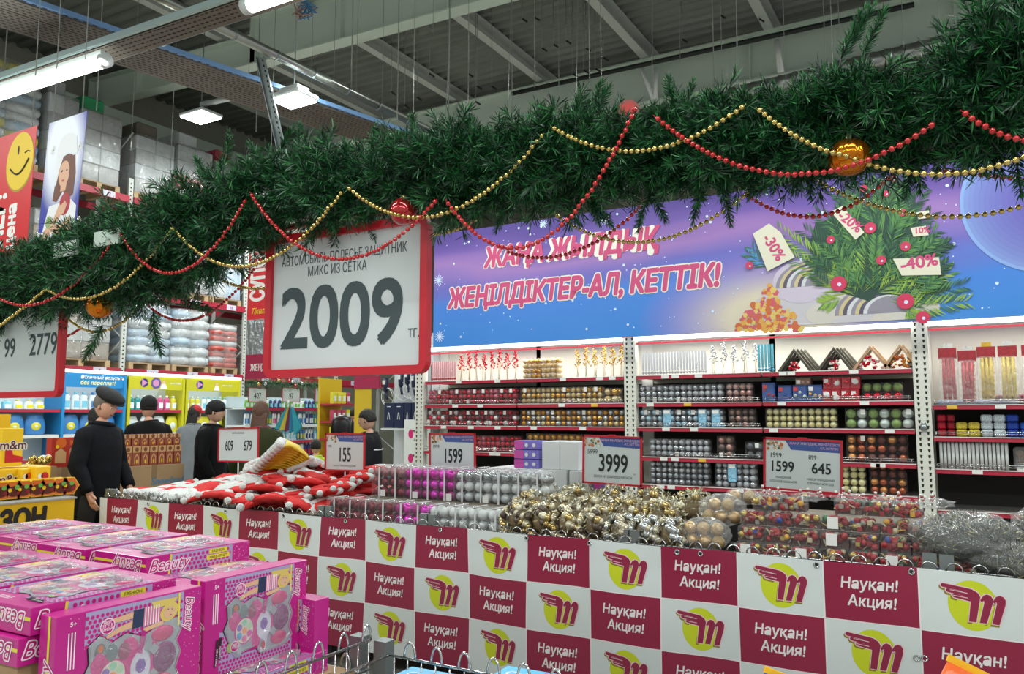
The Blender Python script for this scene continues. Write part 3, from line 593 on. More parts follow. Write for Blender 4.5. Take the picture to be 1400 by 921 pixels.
# printed fir tree
m=MB(); FG=[M('fir_a','#3f7048',.5),M('fir_b','#2c5540',.5),M('fir_c','#8fae45',.5),M('fir_d','#5d8c4a',.5),M('fir_e','#27463b',.5)]
def branch(x0,y0,x1,y1,n,wd,cols,h):
    a0,b0=bq(x0,y0); a1,b1=bq(x1,y1); L=math.hypot(a1-a0,b1-b0); ux,uz=(a1-a0)/L,(b1-b0)/L
    for k in range(n):
        f=k/n; l=wd*(1.1-.55*f)*R.uniform(.8,1.1); s_=1 if k%2 else -1; an=math.radians(38)*s_+R.uniform(-.15,.15); dx=ux*math.cos(an)-uz*math.sin(an); dz=ux*math.sin(an)+uz*math.cos(an)
        a=a0+ux*L*f; b_=b0+uz*L*f; bpoly(m,[(a,b_),(a+dx*l*.6-dz*.007,max(.02,b_+dz*l*.6+dx*.007)),(a+dx*l,max(.02,b_+dz*l)),(a+dx*l*.6+dz*.007,max(.02,b_+dz*l*.6-dx*.007))],R.choice(cols),h+k*2e-6)
dk=[FG[0],FG[1],FG[4]]; lt=[FG[2],FG[3],FG[2]]; mi_=[FG[0],FG[3],FG[1]]
h=.003
bpoly(m,[bq(1150,400),bq(1230,425),bq(1300,395),bq(1268,330),bq(1250,270),bq(1232,246),bq(1205,262),bq(1165,290),bq(1115,305),bq(1105,340)],FG[4],.0028)
for (x0,y0,x1,y1,w_,cl_) in [(1220,300,1235,236,.2,mi_),(1215,300,1190,245,.18,dk),(1225,310,1262,262,.18,dk),(1200,320,1145,265,.2,dk),(1210,330,1178,268,.22,mi_),(1225,330,1272,292,.2,dk),(1190,340,1115,290,.22,dk),(1200,350,1150,320,.22,mi_),(1215,360,1280,315,.2,mi_),(1240,370,1295,335,.16,dk),(1185,370,1100,315,.24,dk),(1180,385,1085,330,.24,lt),(1175,395,1060,310,.2,lt),(1170,400,1080,350,.24,lt),(1180,400,1190,330,.26,lt),(1185,395,1225,340,.22,mi_),(1200,400,1250,365,.22,lt),(1170,405,1130,345,.24,lt),(1215,410,1300,370,.2,lt),(1225,415,1318,390,.2,mi_),(1235,425,1322,412,.2,[FG[0],FG[2]]),(1150,408,1125,415,.16,lt),(1240,420,1255,440,.14,lt),(1165,385,1140,300,.2,mi_)]:
    branch(x0,y0,x1,y1,46,w_,cl_,h); h+=.0002
for k in range(60):
    x=R.uniform(1120,1280); y=R.uniform(270,400); 
    if abs(x-1200)>(y-235)*.75: continue
    an=math.atan2(-.4-R.random(),(x-1195)/60); branch(x,y,x+28*math.cos(an),y+26*math.sin(an),30,.13,(mi_,dk,[FG[0],FG[3]])[k%3],h); h+=.0002
for k in range(2): branch(1052,365,1020+k*8,345-k*6,26,.15,[M('fir_blue','#4f8fc0',.5),FG[0]],.004)
m.build('fir_print',t)
PK=M('berry_print','#c9325a',.35)
for (px,py,r) in ((1147,388,.075),(1238,412,.075),(1262,434,.06),(1190,312,.055),(1136,328,.04),(1205,356,.045),(1238,337,.045),(1234,291,.035),(1181,258,.035),(1212,265,.03),(1222,245,.03),(1025,363,.04)): m=MB(); bdisc(m,px,py,r,PK,.0175,20); bdisc(m,px+1,py+1,r*.25,WB,.0182,8); m.build('printed_bauble',t)

TGm=M('tag_cream','#dcd8c4',.45)
for (pts,s_,sz,off) in (([(1030,320),(1052,306),(1068,318),(1087,352),(1050,371)],'-30%',.15,(1043,326)),([(1136,290),(1152,282),(1182,318),(1170,328)],'-20%',.13,(1145,297)),([(1221,354),(1284,352),(1287,376),(1233,377)],'-40%',.16,(1232,370)),([(1245,312),(1266,309),(1270,322),(1249,324)],'10%',.08,(1250,320)),([(1253,291),(1270,288),(1272,298),(1256,300)],'',.05,(0,0))):
    m=MB(); bpoly(m,[bq(*p) for p in pts],TGm,.019); m.build('printed_tag',t)
    if s_:
        m=MB(); a,b_=bq(*off); rot={'-30%':-1.08,'-20%':-.80,'-40%':.08,'10%':.0}[s_]; btxt(m,s_,a,b_,sz,LP,.0205,.03,rot=rot); m.build('discount_lettering',t)
m=MB()
for x in [BX0+.1+k*.98 for k in range(9)]: m.tube([(x,YP,BZ0+BH-.02),(x,YP+.3,9)],.004,WIRE,4)
m.build('cord',t,world=True)
# ================================================================ ORNAMENT SHELVING
YS=8.48; BACKP=M('shelf_back','#c9c6b8',.6); SHELF=M('shelf_metal','#8f8c88',.5,.2); UPR=M('upright_cream','#d6d6cc',.5); TAGW=M('tag_white','#e4e4e0',.5); TAGY=M('tag_yellow','#e3b43c',.5); DARKB=M('dark_back','#2b2826',.7)
POSTX=[-6.42,-3.40,-.42,2.55]
for i,x in enumerate(POSTX):
    t=T('rack_upright',['cream perforated upright at the left end of the ornament shelving, beside the hair tool stand','cream perforated upright between the gold and the silver ornaments','cream perforated upright right of the nested triangle houses','cream perforated upright beyond the right edge'][i],'upright',(x,YS,0))
    m=MB(); m.box(-.07,.07,-.02,.0,0,2.62,UPR); m.box(-.07,-.06,0,.07,0,2.62,UPR); m.box(.06,.07,0,.07,0,2.62,UPR); m.build('post',t)
    m=MB(); z=.7
    while z<2.56:
        for dx in (-.035,.035): m.add([(dx-.012,-.0212,z+.03),(dx-.006,-.0212,z),(dx+.006,-.0212,z),(dx+.012,-.0212,z+.03)],[(0,1,2,3)],SLOT)
        z+=.055
    m.build('slots',t,kind='stuff')
    m=MB(); m.box(-.07,.07,.55,.62,0,2.6,UPR); m.build('rear_post',t)
    MB().box(-.08,.08,-.03,.02,2.5,2.6,RED).build('top_clamp',t)
t=T('upright_clip','round grey clamp on the cream upright right of the green and white balls','clip',(POSTX[2]+.0,YS-.04,1.48)); MB().tube([(0,0,-.02),(0,0,.03)],.03,STEEL,10).build('clamp',t); MB().tube([(0,0,.03),(0,0,.05)],.02,STEEL,8).build('screw',t)
SHF={0:[2.053,1.742,1.467,1.137,.83,.5,.15],1:[2.053,1.742,1.467,1.137,.83,.5,.15],2:[1.70,1.40,1.10,.72,.3]}
SEG=[(0,-6.33,-4.92),(0,-4.90,-3.48),(1,-3.32,-1.93),(1,-1.91,-.50),(2,-.34,1.05),(2,1.07,2.47)]
SN=['the far left section','the gold section','the silver section','the triangle house section','the hanging tinsel section','the section beyond the right edge']; ORD=['top','second','third','fourth','fifth','sixth','seventh']
for si,(bay,x0,x1) in enumerate(SEG):
    b_=MB(); b_.box(x0-.04,x1+.04,YS+.56,YS+.58,1.98 if bay<2 else 1.72,2.62,BACKP); b_.box(x0-.04,x1+.04,YS+.56,YS+.575,.1,1.98 if bay<2 else 1.72,DARKB)
    b_.build('back_panel',None,'back panel of the ornament shelving behind '+SN[si],'panel')
    for li,z in enumerate(SHF[bay]):
        t=T('shelf','%s crimson edged shelf from the top in %s'%(ORD[li],SN[si]),'shelf',(x0,YS,z))
        MB().box(0,x1-x0,.01,.56,-.03,-.0,SHELF).build('board',t)
        m=MB(); m.box(0,x1-x0,-.012,.012,-.045,.0,CRIM); m.box(0,x1-x0,-.018,-.012,-.006,.0,WHITE); m.build('price_strip',t)
        for k in range(R.choice((2,3))):
            a=R.uniform(.05,x1-x0-.15); MB().box(a,a+.085,-.017,-.0125,-.04,-.004,R.choice((TAGW,TAGW,TAGY))).build('price_tag',t)
        if li in (1,2,3) and si!=4 and R.random()<.8 or si==4 and li<3:
            m=MB(); 
            for dz in (.025,.045): m.tube([(.01,-.0,dz),(x1-x0-.02,-.0,dz)],.0035,CHROME,5)
            for k in range(6): a=.02+(x1-x0-.06)*k/5; m.tube([(a,0,0),(a,0,.05)],.003,CHROME,4)
            m.build('wire_guard',t)
# lit canopy lamps behind the banner foot
for si,(bay,x0,x1) in enumerate(SEG[::2]):
    xa=x0; xb=x0+2.85
    t=T('shelf_lamp',['glowing strip lamp over the red and gold ornaments','glowing strip lamp over the silver ornaments and triangle houses','glowing strip lamp over the hanging tinsel packs'][si],'lamp',(xa,YS-.04,2.46))
    MB().box(0,xb-xa,-.05,.02,-.01,.03,M('strip_glow','#fffff4',.5,emit=3.2)).build('diffuser',t)
    MB().box(0,xb-xa,-.06,.05,.03,.06,WHITE).build('housing',t); MB().box(0,xb-xa,.04,.07,-.05,-.03,CRIM).build('red_rail',t)
    if si<2: area((xa+xb)/2,YS+.16,2.44,2.7,.1,15,0,0,(1,1,.97))
    else: area((xa+xb)/2,YS+.16,2.44,2.7,.1,9,0,0,(1,1,.97))
# ---- goods
CLEAR=film('clear_film',.02,bump=.2,bscale=9,rough=.06)
def bm(key,col,rough=.22,metal=.75): return M('ball_'+key,col,rough,metal)
BL=dict(red=[bm('red','#c0142c'),bm('redmatte','#a3243a',.5,.2),bm('pink','#c2667a',.4,.4)],gold=[bm('gold','#d1a148'),bm('goldm','#bfa46b',.5,.3),bm('champ','#cdbb90',.35,.6)],mixgold=[bm('gold','#d1a148'),bm('deepgold','#c28a2c'),bm('champ','#cdbb90',.35,.6),bm('silver','#b9bdc2')],
 redmix=[bm('red','#c0142c'),bm('redwhite','#d8cfd0',.4,.2),bm('dred','#7d1524'),bm('red','#c0142c')],silver=[bm('silver','#b9bdc2'),bm('silverm','#a9adb3',.5,.3)],rose=[bm('rose','#b98d85',.3,.6),bm('rosem','#a88a84',.5,.2)],smix=[bm('silver','#b9bdc2'),bm('ice','#a9cbdc',.3,.4),bm('silverm','#a9adb3',.5,.3)],
 brown=[bm('brown','#8d7468',.35,.5),bm('brownd','#6b5a55',.4,.4),bm('rose','#b98d85',.3,.6)],cream=[bm('cream','#cfc99a',.4,.1),bm('cream2','#c4bd86',.4,.1)],green=[bm('green','#7f9a58',.4,.2),bm('pearl','#c4d0cc',.25,.3)],dark=[bm('char','#4a4d50',.35,.4),bm('char2','#5e6266',.4,.4)],copper=[bm('copper','#a8583a',.25,.7),bm('dcop','#5b2f28',.4,.3),bm('glint','#c78b52',.25,.7)],redgreen=[bm('red','#c0142c'),bm('green','#7f9a58',.4,.2),bm('redgl','#a3303a',.5,.1)],silv4=[bm('silver','#b9bdc2'),bm('silverd','#8e9399',.3,.7)])
BTMP=None
def ball_tmpl():
    m=MB(); m.sph((0,0,0),1,BLACK,10,7); return m.v,m.f
SPH=ball_tmpl()
def addball(m,c,r,mt):
    o=len(m.v); m.v+=[(c[0]+v[0]*r,c[1]+v[1]*r,c[2]+v[2]*r) for v in SPH[0]]; i=m._m(mt)
    for f in SPH[1]: m.f.append(tuple(o+k for k in f)); m.mi.append(i); m.sm.append(True)
PACKC={}
def pack_mesh(kind,cols,rows,r,var,deep=2):
    k=(kind,cols,rows,r,var)
    if k not in PACKC:
        m=MB(); rn=random.Random(hash(str(k))%1000 if False else (len(PACKC)*13+5))
        for c in range(cols):
            for q in range(rows):
                mt=rn.choice(BL[kind])
                for d in range(deep): addball(m,(r+c*2*r,r+.004+d*2*r,r+q*2*r*.98),r*.96,mt)
        W=cols*2*r; Hh=rows*2*r*.98+.004
        m.box(0,W,.0,deep*2*r+.006,0,Hh,CLEAR)
        if rn.random()<.3: a=rn.uniform(0,max(.001,W-.045)); z=rn.choice((.01,Hh-.06)); m.box(a,a+.04,-.002,-.0005,z,z+.05,TAGW)
        PACKC[k]=(m.mesh('ornament_pack'),W)
    return PACKC[k]
def row(kind,xa,xb,z,rows,r,label,grp,cols=2,y=YS+.02,gap=.004):
    x=xa
    while x+cols*2*r<=xb+.02:
        me,W=pack_mesh(kind,cols,rows,r,R.randint(0,2)); obj('ornament_pack',me,None,label,'ornament pack',grp,loc=(x,y+R.uniform(0,.012),z+.001)); x+=W+gap
def X_(px,py=560): return P(px,py,Y=YS).x
# section 0/1
Z=SHF[0]
row('red',-6.32,-4.93,Z[1],3,.0335,'clear pack of plain red balls on the second shelf of the far left section','red ball packs on the second shelf')
row('redmix',-6.32,-4.93,Z[2],3,.0335,'pack of mixed red and white balls on the third shelf, far left section','mixed red ball packs on the third shelf')
row('red',-5.75,-4.93,Z[3],3,.034,'pack of red balls on the fourth shelf, right of the smaller 1599 sign','red ball packs on the fourth shelf')
row('gold',-4.88,-3.8,Z[1],3,.0335,'clear pack of small pale gold balls on the second shelf of the gold section','gold ball packs on the second shelf')
row('gold',-3.76,-3.5,Z[1],2,.045,'clear pack of larger pale gold balls at the right end of the second gold shelf','larger gold balls on the second shelf')
row('mixgold',-4.88,-3.5,Z[2],3,.0335,'clear pack of gold and champagne balls on the third shelf of the gold section','gold ball packs on the third shelf')
row('mixgold',-4.8,-3.85,Z[3],3,.04,'clear pack of larger gold and champagne balls on the fourth shelf of the gold section','gold ball packs on the fourth shelf')
row('gold',-4.0,-3.85,Z[4],4,.033,'tall clear pack of gold balls on the fifth shelf, left of the 3999 sign','tall gold ball packs')
# section 2
row('silver',-3.31,-2.32,Z[1],3,.0335,'clear pack of silver balls on the second shelf of the silver section','silver ball packs on the second shelf')
row('rose',-2.31,-1.95,Z[1],3,.0335,'clear pack of rose balls at the right end of the second silver shelf','rose ball packs on the second shelf')
row('smix',-3.31,-2.3,Z[2],3,.0335,'clear pack of silver and ice blue balls on the third shelf of the silver section','silver and blue ball packs on the third shelf')
row('brown',-2.29,-1.95,Z[2],3,.0335,'clear pack of rose brown balls at the right end of the third silver shelf','rose brown ball packs on the third shelf')
row('silver',-3.2,-2.45,Z[3],3,.0335,'clear pack of silver balls on the fourth shelf of the silver section','silver ball packs on the fourth shelf')
row('brown',-2.42,-2.13,Z[3],3,.04,'clear pack of brown balls on the fourth shelf of the silver section','brown ball packs on the fourth shelf')
row('dark',-2.12,-1.95,Z[3],2,.045,'clear pack of charcoal balls at the right end of the fourth silver shelf','charcoal ball packs on the fourth shelf')
row('silv4',-3.2,-2.5,Z[4],4,.033,'tall clear pack of silver balls on the fifth shelf right of the 3999 sign','tall silver ball packs left of the gap')
row('silver',-2.45,-1.95,Z[4],4,.035,'tall pack of silver balls on the fifth shelf beside the 645 sign','tall silver ball packs right of the gap')
# section 3
row('cream',-1.90,-1.13,Z[2],3,.034,'clear pack of cream balls on the third shelf of the triangle house section','cream ball packs on the third shelf')
row('green',-1.12,-.52,Z[2],2,.05,'clear pack of green and pearl white balls on the third shelf, beside the cream balls','green and pearl ball packs on the third shelf')
row('redgreen',-.96,-.52,Z[1],2,.045,'clear pack of red and green ornaments at the right end of the second shelf','red and green ornament packs on the second shelf',y=YS+.05)
row('dark',-1.88,-1.2,Z[3],2,.045,'clear pack of charcoal balls on the fourth shelf behind the 1599 and 645 sign','charcoal ball packs behind the sign')
row('copper',-1.12,-.52,Z[3],3,.045,'dark clear pack of copper ornaments on the fourth shelf, left of the cream upright','copper ornament packs on the fourth shelf')
row('cream',-1.25,-.95,Z[4]+.0,4,.036,'tall pack of cream balls on the fifth shelf, right of the 645 sign','tall cream ball packs')
row('copper',-.92,-.5,Z[4],4,.04,'dark clear pack of copper ornaments on the fifth shelf below the others','copper ornament packs on the fifth shelf')
# boxed sets on the second shelf, section 3
BOXC=[M('box_blue','#254a8c',.4),M('box_red','#a81c2c',.4),M('box_brown','#7a5a48',.5)]
def boxed(x,z,W,Hh,mt,kinds,label,n=3,mw=TAGW,grp=None,rz=0):
    t=T('ornament_box',label,'ornament box',(x,YS+.05,z),rz,grp); m=MB(); m.box(0,W,0,.12,0,Hh,mt); m.build('carton',t)
    for k in range(n):
        m=MB(); m.sph((W*(k+.5)/n,.0,Hh*R.uniform(.3,.65)),min(W/n,Hh)*.36,R.choice(kinds),10,7,(1,.5,1)); m.build('ornament',t)
    m=MB(); m.box(.01,.05,-.012,-.002,Hh-.06,Hh-.02,R.choice((TAGW,RED))); m.build('sticker',t)
    MB().box(.01,W-.01,-.035,-.034,.01,Hh-.02,CLEAR).build('window_film',t)
x=-1.92
boxed(-1.93,Z[1],.13,.2,BOXC[0],BL['red'],'blue boxed ornament set at the left end of the second triangle house shelf')
for k,(nm,kk) in enumerate((('blue balls',[bm('blue','#2c4f9e')]),('white balls',[bm('pearl','#c4d0cc',.25,.3)]),('gold glitter balls',BL['gold']))):
    boxed(-1.77+k*.15,Z[1],.14,.17,BOXC[0],kk,'blue framed box of %s on the second triangle house shelf'%nm)
boxed(-1.59,Z[1]+.172,.15,.07,BOXC[2],BL['brown'],'small brown box lying on top of the blue framed boxes')
for k in range(4):
    for j in range(2): boxed(-1.33+k*.088+j*.01,Z[1]+j*.125,.084,.12,BOXC[1],[TAGW,bm('red','#c0142c')],'small red box with a white ornament, %s row, %s from the left'%(('lower','upper')[j],ORD[k] if k else 'first'),1)
# lower-left dark trinkets & blue strings
# ---- top shelf: stick vases, branches, houses
def sticks(x0,x1,n,z,col,tip,label,grp=None,h=.26):
    t=T('stick_pack',label,'decoration sticks',(x0,YS+.06,z),group=grp)
    a=M('stick_'+label[:14],col,.3,.2)
    for k in range(n):
        x=(x1-x0)*(k+.5)/n; m=MB(); m.box(x-.012,x+.012,-.006,.006,.05,h,a); m.build('icicle',t)
        m=MB(); m.sph((x,0,.03),.017,M('tip_'+label[:14],tip,.25,.5),8,6); m.build('bead',t)
    MB().box(0,x1-x0,-.03,-.028,0,h*.9,CLEAR).build('film',t)
sticks(-6.28,-5.88,12,Z[0],'#dba6ae','#b3182d','row of pale red stick ornaments on the top shelf beside the left upright')
sticks(-3.28,-2.52,22,Z[0],'#d9dde4','#b9bdc2','long row of clear silver stick ornaments on the top silver shelf')
sticks(-1.97,-1.80,5,Z[0],'#54b6cf','#2fa0c0','short row of turquoise stick ornaments on the top shelf left of the houses',h=.3)
def branchpk(x,z,cols,label,grp,h=.3):
    t=T('ornament_branch',label,'decorative branch',(x,YS+.10,z),group=grp)
    m=MB(); st=M('stem_straw','#c9bd97',.6)
    for k in range(4): m.tube([(R.uniform(-.02,.02),0,0),(R.uniform(-.03,.03),0,h*.6)],.003,st,4)
    m.build('stems',t)
    for k in range(3):
        m=MB()
        for q in range(13):
            f=(k*13+q)/39; zz=h*(.42+.6*f); w_=.045*(1.15-f); c=Vector((R.uniform(-w_,w_),R.uniform(-.03,.03),zz)); d=Vector((R.uniform(-1,1),R.uniform(-.5,.5),R.uniform(.2,1))).normalized()*.028; s_=d.cross(Vector((0,1,.2))).normalized()*.009
            m.add([c-s_*.3,c+s_,c+d,c-s_],[(0,1,2,3)],R.choice(cols)); 
            if q%3==0: addball(m,c,.011,cols[0])
        m.build('leaf_cluster',t)
    MB().box(-.05,.05,-.04,-.038,0,h*.45,CLEAR).build('wrap',t)
for k in range(8): branchpk(-5.82+k*.118,Z[0],[BL['red'][0],M('berry_red','#c22436',.4)],'red berry branch in a clear wrap on the top shelf','red berry branches on the top shelf',.33+.03*(k%3))
for k in range(6): branchpk(-4.12+k*.115,Z[0],[BL['gold'][0],M('pale_gold','#d9c788',.3,.5)],'gold leaf branch in a clear wrap on the top shelf of the gold section','gold branches on the top shelf',.33+.03*(k%2))
for k in range(5): branchpk(-2.46+k*.115,Z[0],[BL['silver'][0],M('pale_silv','#d5d9da',.3,.5)],'silver leaf branch in a clear wrap on the top silver shelf','silver branches on the top shelf',.3+.035*(k%2))
row('gold',-4.88,-4.25,Z[0],4,.032,'tall clear pack of gold balls on the top shelf between red and gold branches','gold ball packs on the top shelf',y=YS+.06)
WOODG=M('grey_wood','#4f4d42',.7,var=.15,vscale=20); WOODL=M('light_wood','#b79a7a',.7,var=.15,vscale=20)
for k,(x,wd,lb) in enumerate(((-1.60,WOODG,'leftmost nested grey wooden triangle house with red berries'),(-1.21,WOODG,'second nested grey wooden triangle house with red berries'),(-.87,WOODL,'pale triangle house filled with pink and white ornaments'),(-.60,WOODL,'rightmost triangle house filled with orange and gold ornaments'))):
    t=T('triangle_house',lb+' on the top shelf','decoration',(x-.0,YS+.1,Z[0])); w_=.145; h_=.215
    for q in range(4 if k<2 else 2):
        m=MB(); o=Vector((q*.028,q*.05,0))
        for s_ in (-1,1): 
            a=Vector((s_*w_,0,0))+o; c=Vector((0,0,h_))+o; m.add([a+Vector((0,-.02,0)),c+Vector((0,-.02,0)),c+Vector((0,-.02,.03)),a+Vector((s_*.035,-.02,0)),a+Vector((0,.035,0)),c+Vector((0,.035,0)),c+Vector((0,.035,.03)),a+Vector((s_*.035,.035,0))],[(0,1,2,3),(7,6,5,4),(0,4,5,1),(3,2,6,7),(0,3,7,4)],wd)
        m.build('roof_frame',t)
    cols=[[BL['red'][0],TAGW,BL['red'][1]],[BL['red'][0],TAGW,BL['red'][1]],[bm('pinkw','#d2a6a8',.4,.1),TAGW,BL['red'][0]],[BL['copper'][0],BL['gold'][0],bm('or','#c9722c',.3,.4)]][k]
    for q in range(26):
        zz=R.uniform(.015,.14 if k>1 else .10); xx=R.uniform(-1,1)*(w_*(1-zz/h_)-.02)*(1 if k>1 else .55); m=MB(); m.sph((xx,-.01,zz),R.uniform(.011,.018),R.choice(cols),8,6); m.build('ornament',t)
t=T('gift_bottle_box','pale grey ribbed box at the right end of the top triangle house shelf','box',(-.545,YS+.2,Z[0])); MB().box(0,.05,0,.1,0,.2,M('pale_stripe','#b9b7a8',.6)).build('carton',t); [MB().box(-.002,.052,-.003,0,.02+.045*k,.035+.045*k,INK).build('band',t) for k in range(4)]
# ice-blue packs
for k,(x,z,lb) in enumerate(((-3.02,Z[2],'third shelf, near its left end'),(-2.47,Z[2],'third shelf, near the rose brown balls'),(-2.31,Z[4]+.06,'fifth shelf, among the silver balls'),(-2.62,Z[2],'third shelf, third from the left'))):
    t=T('tinsel_pack','ice blue pack, %s, silver section'%lb,'ornament pack',(x,YS+.012,z)); m=MB(); m.rbox(0,.09,-.006,.05,0,.2,M('ice_foil','#8fc4e0',.25,.5,bump=1,bscale=40),.008); m.build('pouch',t); m=MB(); m.box(.01,.08,-.009,-.007,.15,.19,TAGW); m.build('header_card',t)
# ---- section 4: hanging tinsel packs
CARDR=M('card_red','#b5323c',.5,var=.2,vscale=40); PEG=[('red',-.27,0.0,'#b01228'),('red',-.11,-.03,'#b8142a'),('yellow',.045,.0,'#d3b43a'),('gold',.215,.0,'#d9bf55'),('white',.40,.0,'#d5dcdc'),('silver',.56,0,'#c9cccc')]
for k,(nm,x,dz,col) in enumerate(PEG):
    zt=2.24+dz; t=T('tinsel_garland_pack','clear hanging pack of %s tinsel garland, %s from the left on the right hand rack'%(nm,['first','second','third','fourth','fifth','sixth'][k]),'tinsel pack',(x,YS+.06,zt))
    m=MB(); m.fbox(frame((0,0,0),(1,0,0),(0,0,1)),0,.125,-.09,.0,0,.004,CARDR); m.build('header_card',t)
    MB().box(.035,.10,-.006,-.002,.0,.035,TAGY if nm=='yellow' else TAGW).build('price_tag',t)
    mt=M('tinsel_'+nm,col,.3,.4)
    for q in range(3):
        m=MB(); cx=.035+.028*q
        for j in range(90):
            zz=-.1-.3*j/90; a=R.uniform(0,6.28); m.add([(cx,-.01,zz),(cx+math.cos(a)*.02,-.012-math.sin(a)*.02,zz-.012),(cx+math.cos(a)*.02+.003,-.012-math.sin(a)*.02,zz-.004)],[(0,1,2)],mt)
        m.tube([(cx,-.01,-.09),(cx+R.uniform(-.01,.01),-.01,-.42)],.015,mt,5); m.build('tinsel_strand',t)
    m=MB(); m.rbox(-.005,.13,-.04,.02,-.46,-.08,film('bag_film',.16,bump=1,bscale=18),.015); m.build('bag',t)
    m=MB(); m.tube([(.06,.5,.03),(.06,-.02,.03)],.004,CHROME,5); m.build('peg_hook',t); t.scale=(1.22,1,1.16)
Z=SHF[2]
for k,(x0,x1,c,lb) in enumerate(((-.3,.35,'#8a9cbf','row of pale blue flat tubes'),(.15,1.0,'#8c3a48','row of wine red flat tubes'))):
    t=T('flat_tube_row','%s lying on the top right hand shelf'%lb,'tubes',(x0,YS+.08,Z[0]+.001)); a=M('tubes%d'%k,c,.4,.2,var=.3,vscale=30)
    for q in range(3 if k else 2): MB().rbox(0,x1-x0,q*.05,.045+q*.05,(.03 if k else 0),.04+(.05 if k else 0),a,.01).build('tube',t)
x=-.31
for k,(c,w_,n) in enumerate((('#a8142a',.08,3),('#8f1626',.07,3),('#c9b544',.1,2),('#c9b544',.1,2),('#bfc9cf',.1,3),('#bfc9cf',.1,3),('#1f3f9e',.1,3),('#2450b0',.1,2),('#8e1a24',.12,2),('#b9c0c0',.1,2))):
    t=T('ribbon_stack','stack of %s ribbon spools on the second right hand shelf, %s from the left'%(['red','dark red','yellow gold','yellow gold','silver white','silver white','blue','bright blue','dark red','silver'][k],['first','second','third','fourth','fifth','sixth','seventh','eighth','ninth','tenth'][k]),'ribbon spools',(x,YS+.06,Z[1])); mt=M('spool%d'%k,c,.35,.3,var=.45,vscale=90)
    for q in range(n): m=MB(); m.rbox(0,w_-.006,0,w_,q*.07,.066+q*.07,mt,.012); m.build('spool',t)
    x+=w_+.002
for k in range(17): 
    t=T('candle','slim white candle standing on the third right hand shelf','candle',(-.29+k*.033,YS+.05,Z[2]),group='white candles on the third right hand shelf'); m=MB(); m.tube([(0,0,0),(0,0,.25)],.014,M('wax','#d5d8d6',.5),8); m.build('wax',t); m=MB(); m.tube([(0,0,.25),(0,0,.262)],.002,INK,4); m.build('wick',t)
for k in range(3):
    t=T('cone_bag','clear bag of brown ornaments on the third right hand shelf, %s'%['beside the candles','second from the candles','farthest from the candles'][k],'ornament bag',(.29+k*.33,YS+.05,Z[2]))
    for q in range(10): m=MB(); m.sph((R.uniform(.04,.27),R.uniform(.03,.12),R.uniform(.04,.16)),.038,M('cone_brown','#6d5238',.6,var=.3,vscale=30),9,7); m.build('cone',t)
    MB().rbox(0,.31,0,.16,0,.21,film('bag_film'),.02).build('bag',t); MB().box(.02,.27,-.006,-.002,.0,.03,TAGW).build('label',t)
# ================================================================ PROMOTION TABLE
YB=3.898; ZB=.945; CW=.3885; CH=.256; XB0=-2.187-10*CW-.10
BER=M('banner_crimson','#8f1b3e',.38); BWH=M('banner_white','#d3d9d9',.38); LIME=M('logo_lime','#c5cf1f',.4); LCR=M('logo_crimson','#8f1f42',.4); LOUT=M('logo_outline','#ecc9cf',.4); LSH=M('logo_shadow','#8c7a1c',.5); TXTW=M('banner_letter','#e9e2e4',.4)
DARKU=M('dark_under','#1a1917',.8); GALV=M('galv_post','#858c8c',.4,.7)
XR=3.4
t=T('promotion_table','long wire basket promotion table with galvanised posts behind the chequered banner','table',(-3,YB,0))
m=MB()
for x in [XB0+.03+k*1.21 for k in range(8)]+[XR]:
    for y in (YB+.03,5.35): MB().box(x-.03,x+.03,y-.03,y+.03,0,.93,GALV).build('leg',t,world=True)
MB().box(XB0,XR,YB+.03,5.38,.55,.57,DARKU).build('base_tray',t,world=True)
MB().box(XB0,XR,5.36,5.39,.0,.95,DARKU).box(XB0,XR,YB+.40,YB+.42,.02,.55,DARKU).build('rear_panel',t,world=True)
m=MB(); 
for z in (.935,.75,.62):
    m.tube([(XB0,YB+.02,z),(XR,YB+.02,z)],.004,CHROME,5); m.tube([(XB0,5.35,z),(XR,5.35,z)],.004,CHROME,5); m.tube([(XB0,YB+.02,z),(XB0,5.35,z)],.004,CHROME,5)
x=XB0+.03
while x<XR: m.tube([(x,YB+.02,.56),(x,YB+.02,.94)],.0025,CHROME,4); x+=.06
m.build('wire_basket',t,world=True)
# wire loops along the rim
loop=MB(); loop.tube([(.032*math.cos(k*math.pi/8),0,.036*math.sin(k*math.pi/8)) for k in range(9)],.0035,CHROME,5); LM=loop.mesh('wire_loop'); x=XB0+.05; k=0
while x<.6: o=obj('wire_loop',LM,t); o.location=Vector((x,YB+.012,.935))-t.location; o.rotation_euler=(R.uniform(-.25,.25),0,R.uniform(-.15,.15)); x+=.094; k+=1
for k,x in enumerate((XB0+.02,-4.72,-3.79,-2.94,-1.63,-.20)):
    for q in (0,1): MB().box(x+q*.065-.028,x+q*.065+.028,YB+.03,YB+.06,.90,1.0,GALV).build('post_head',t,world=True)
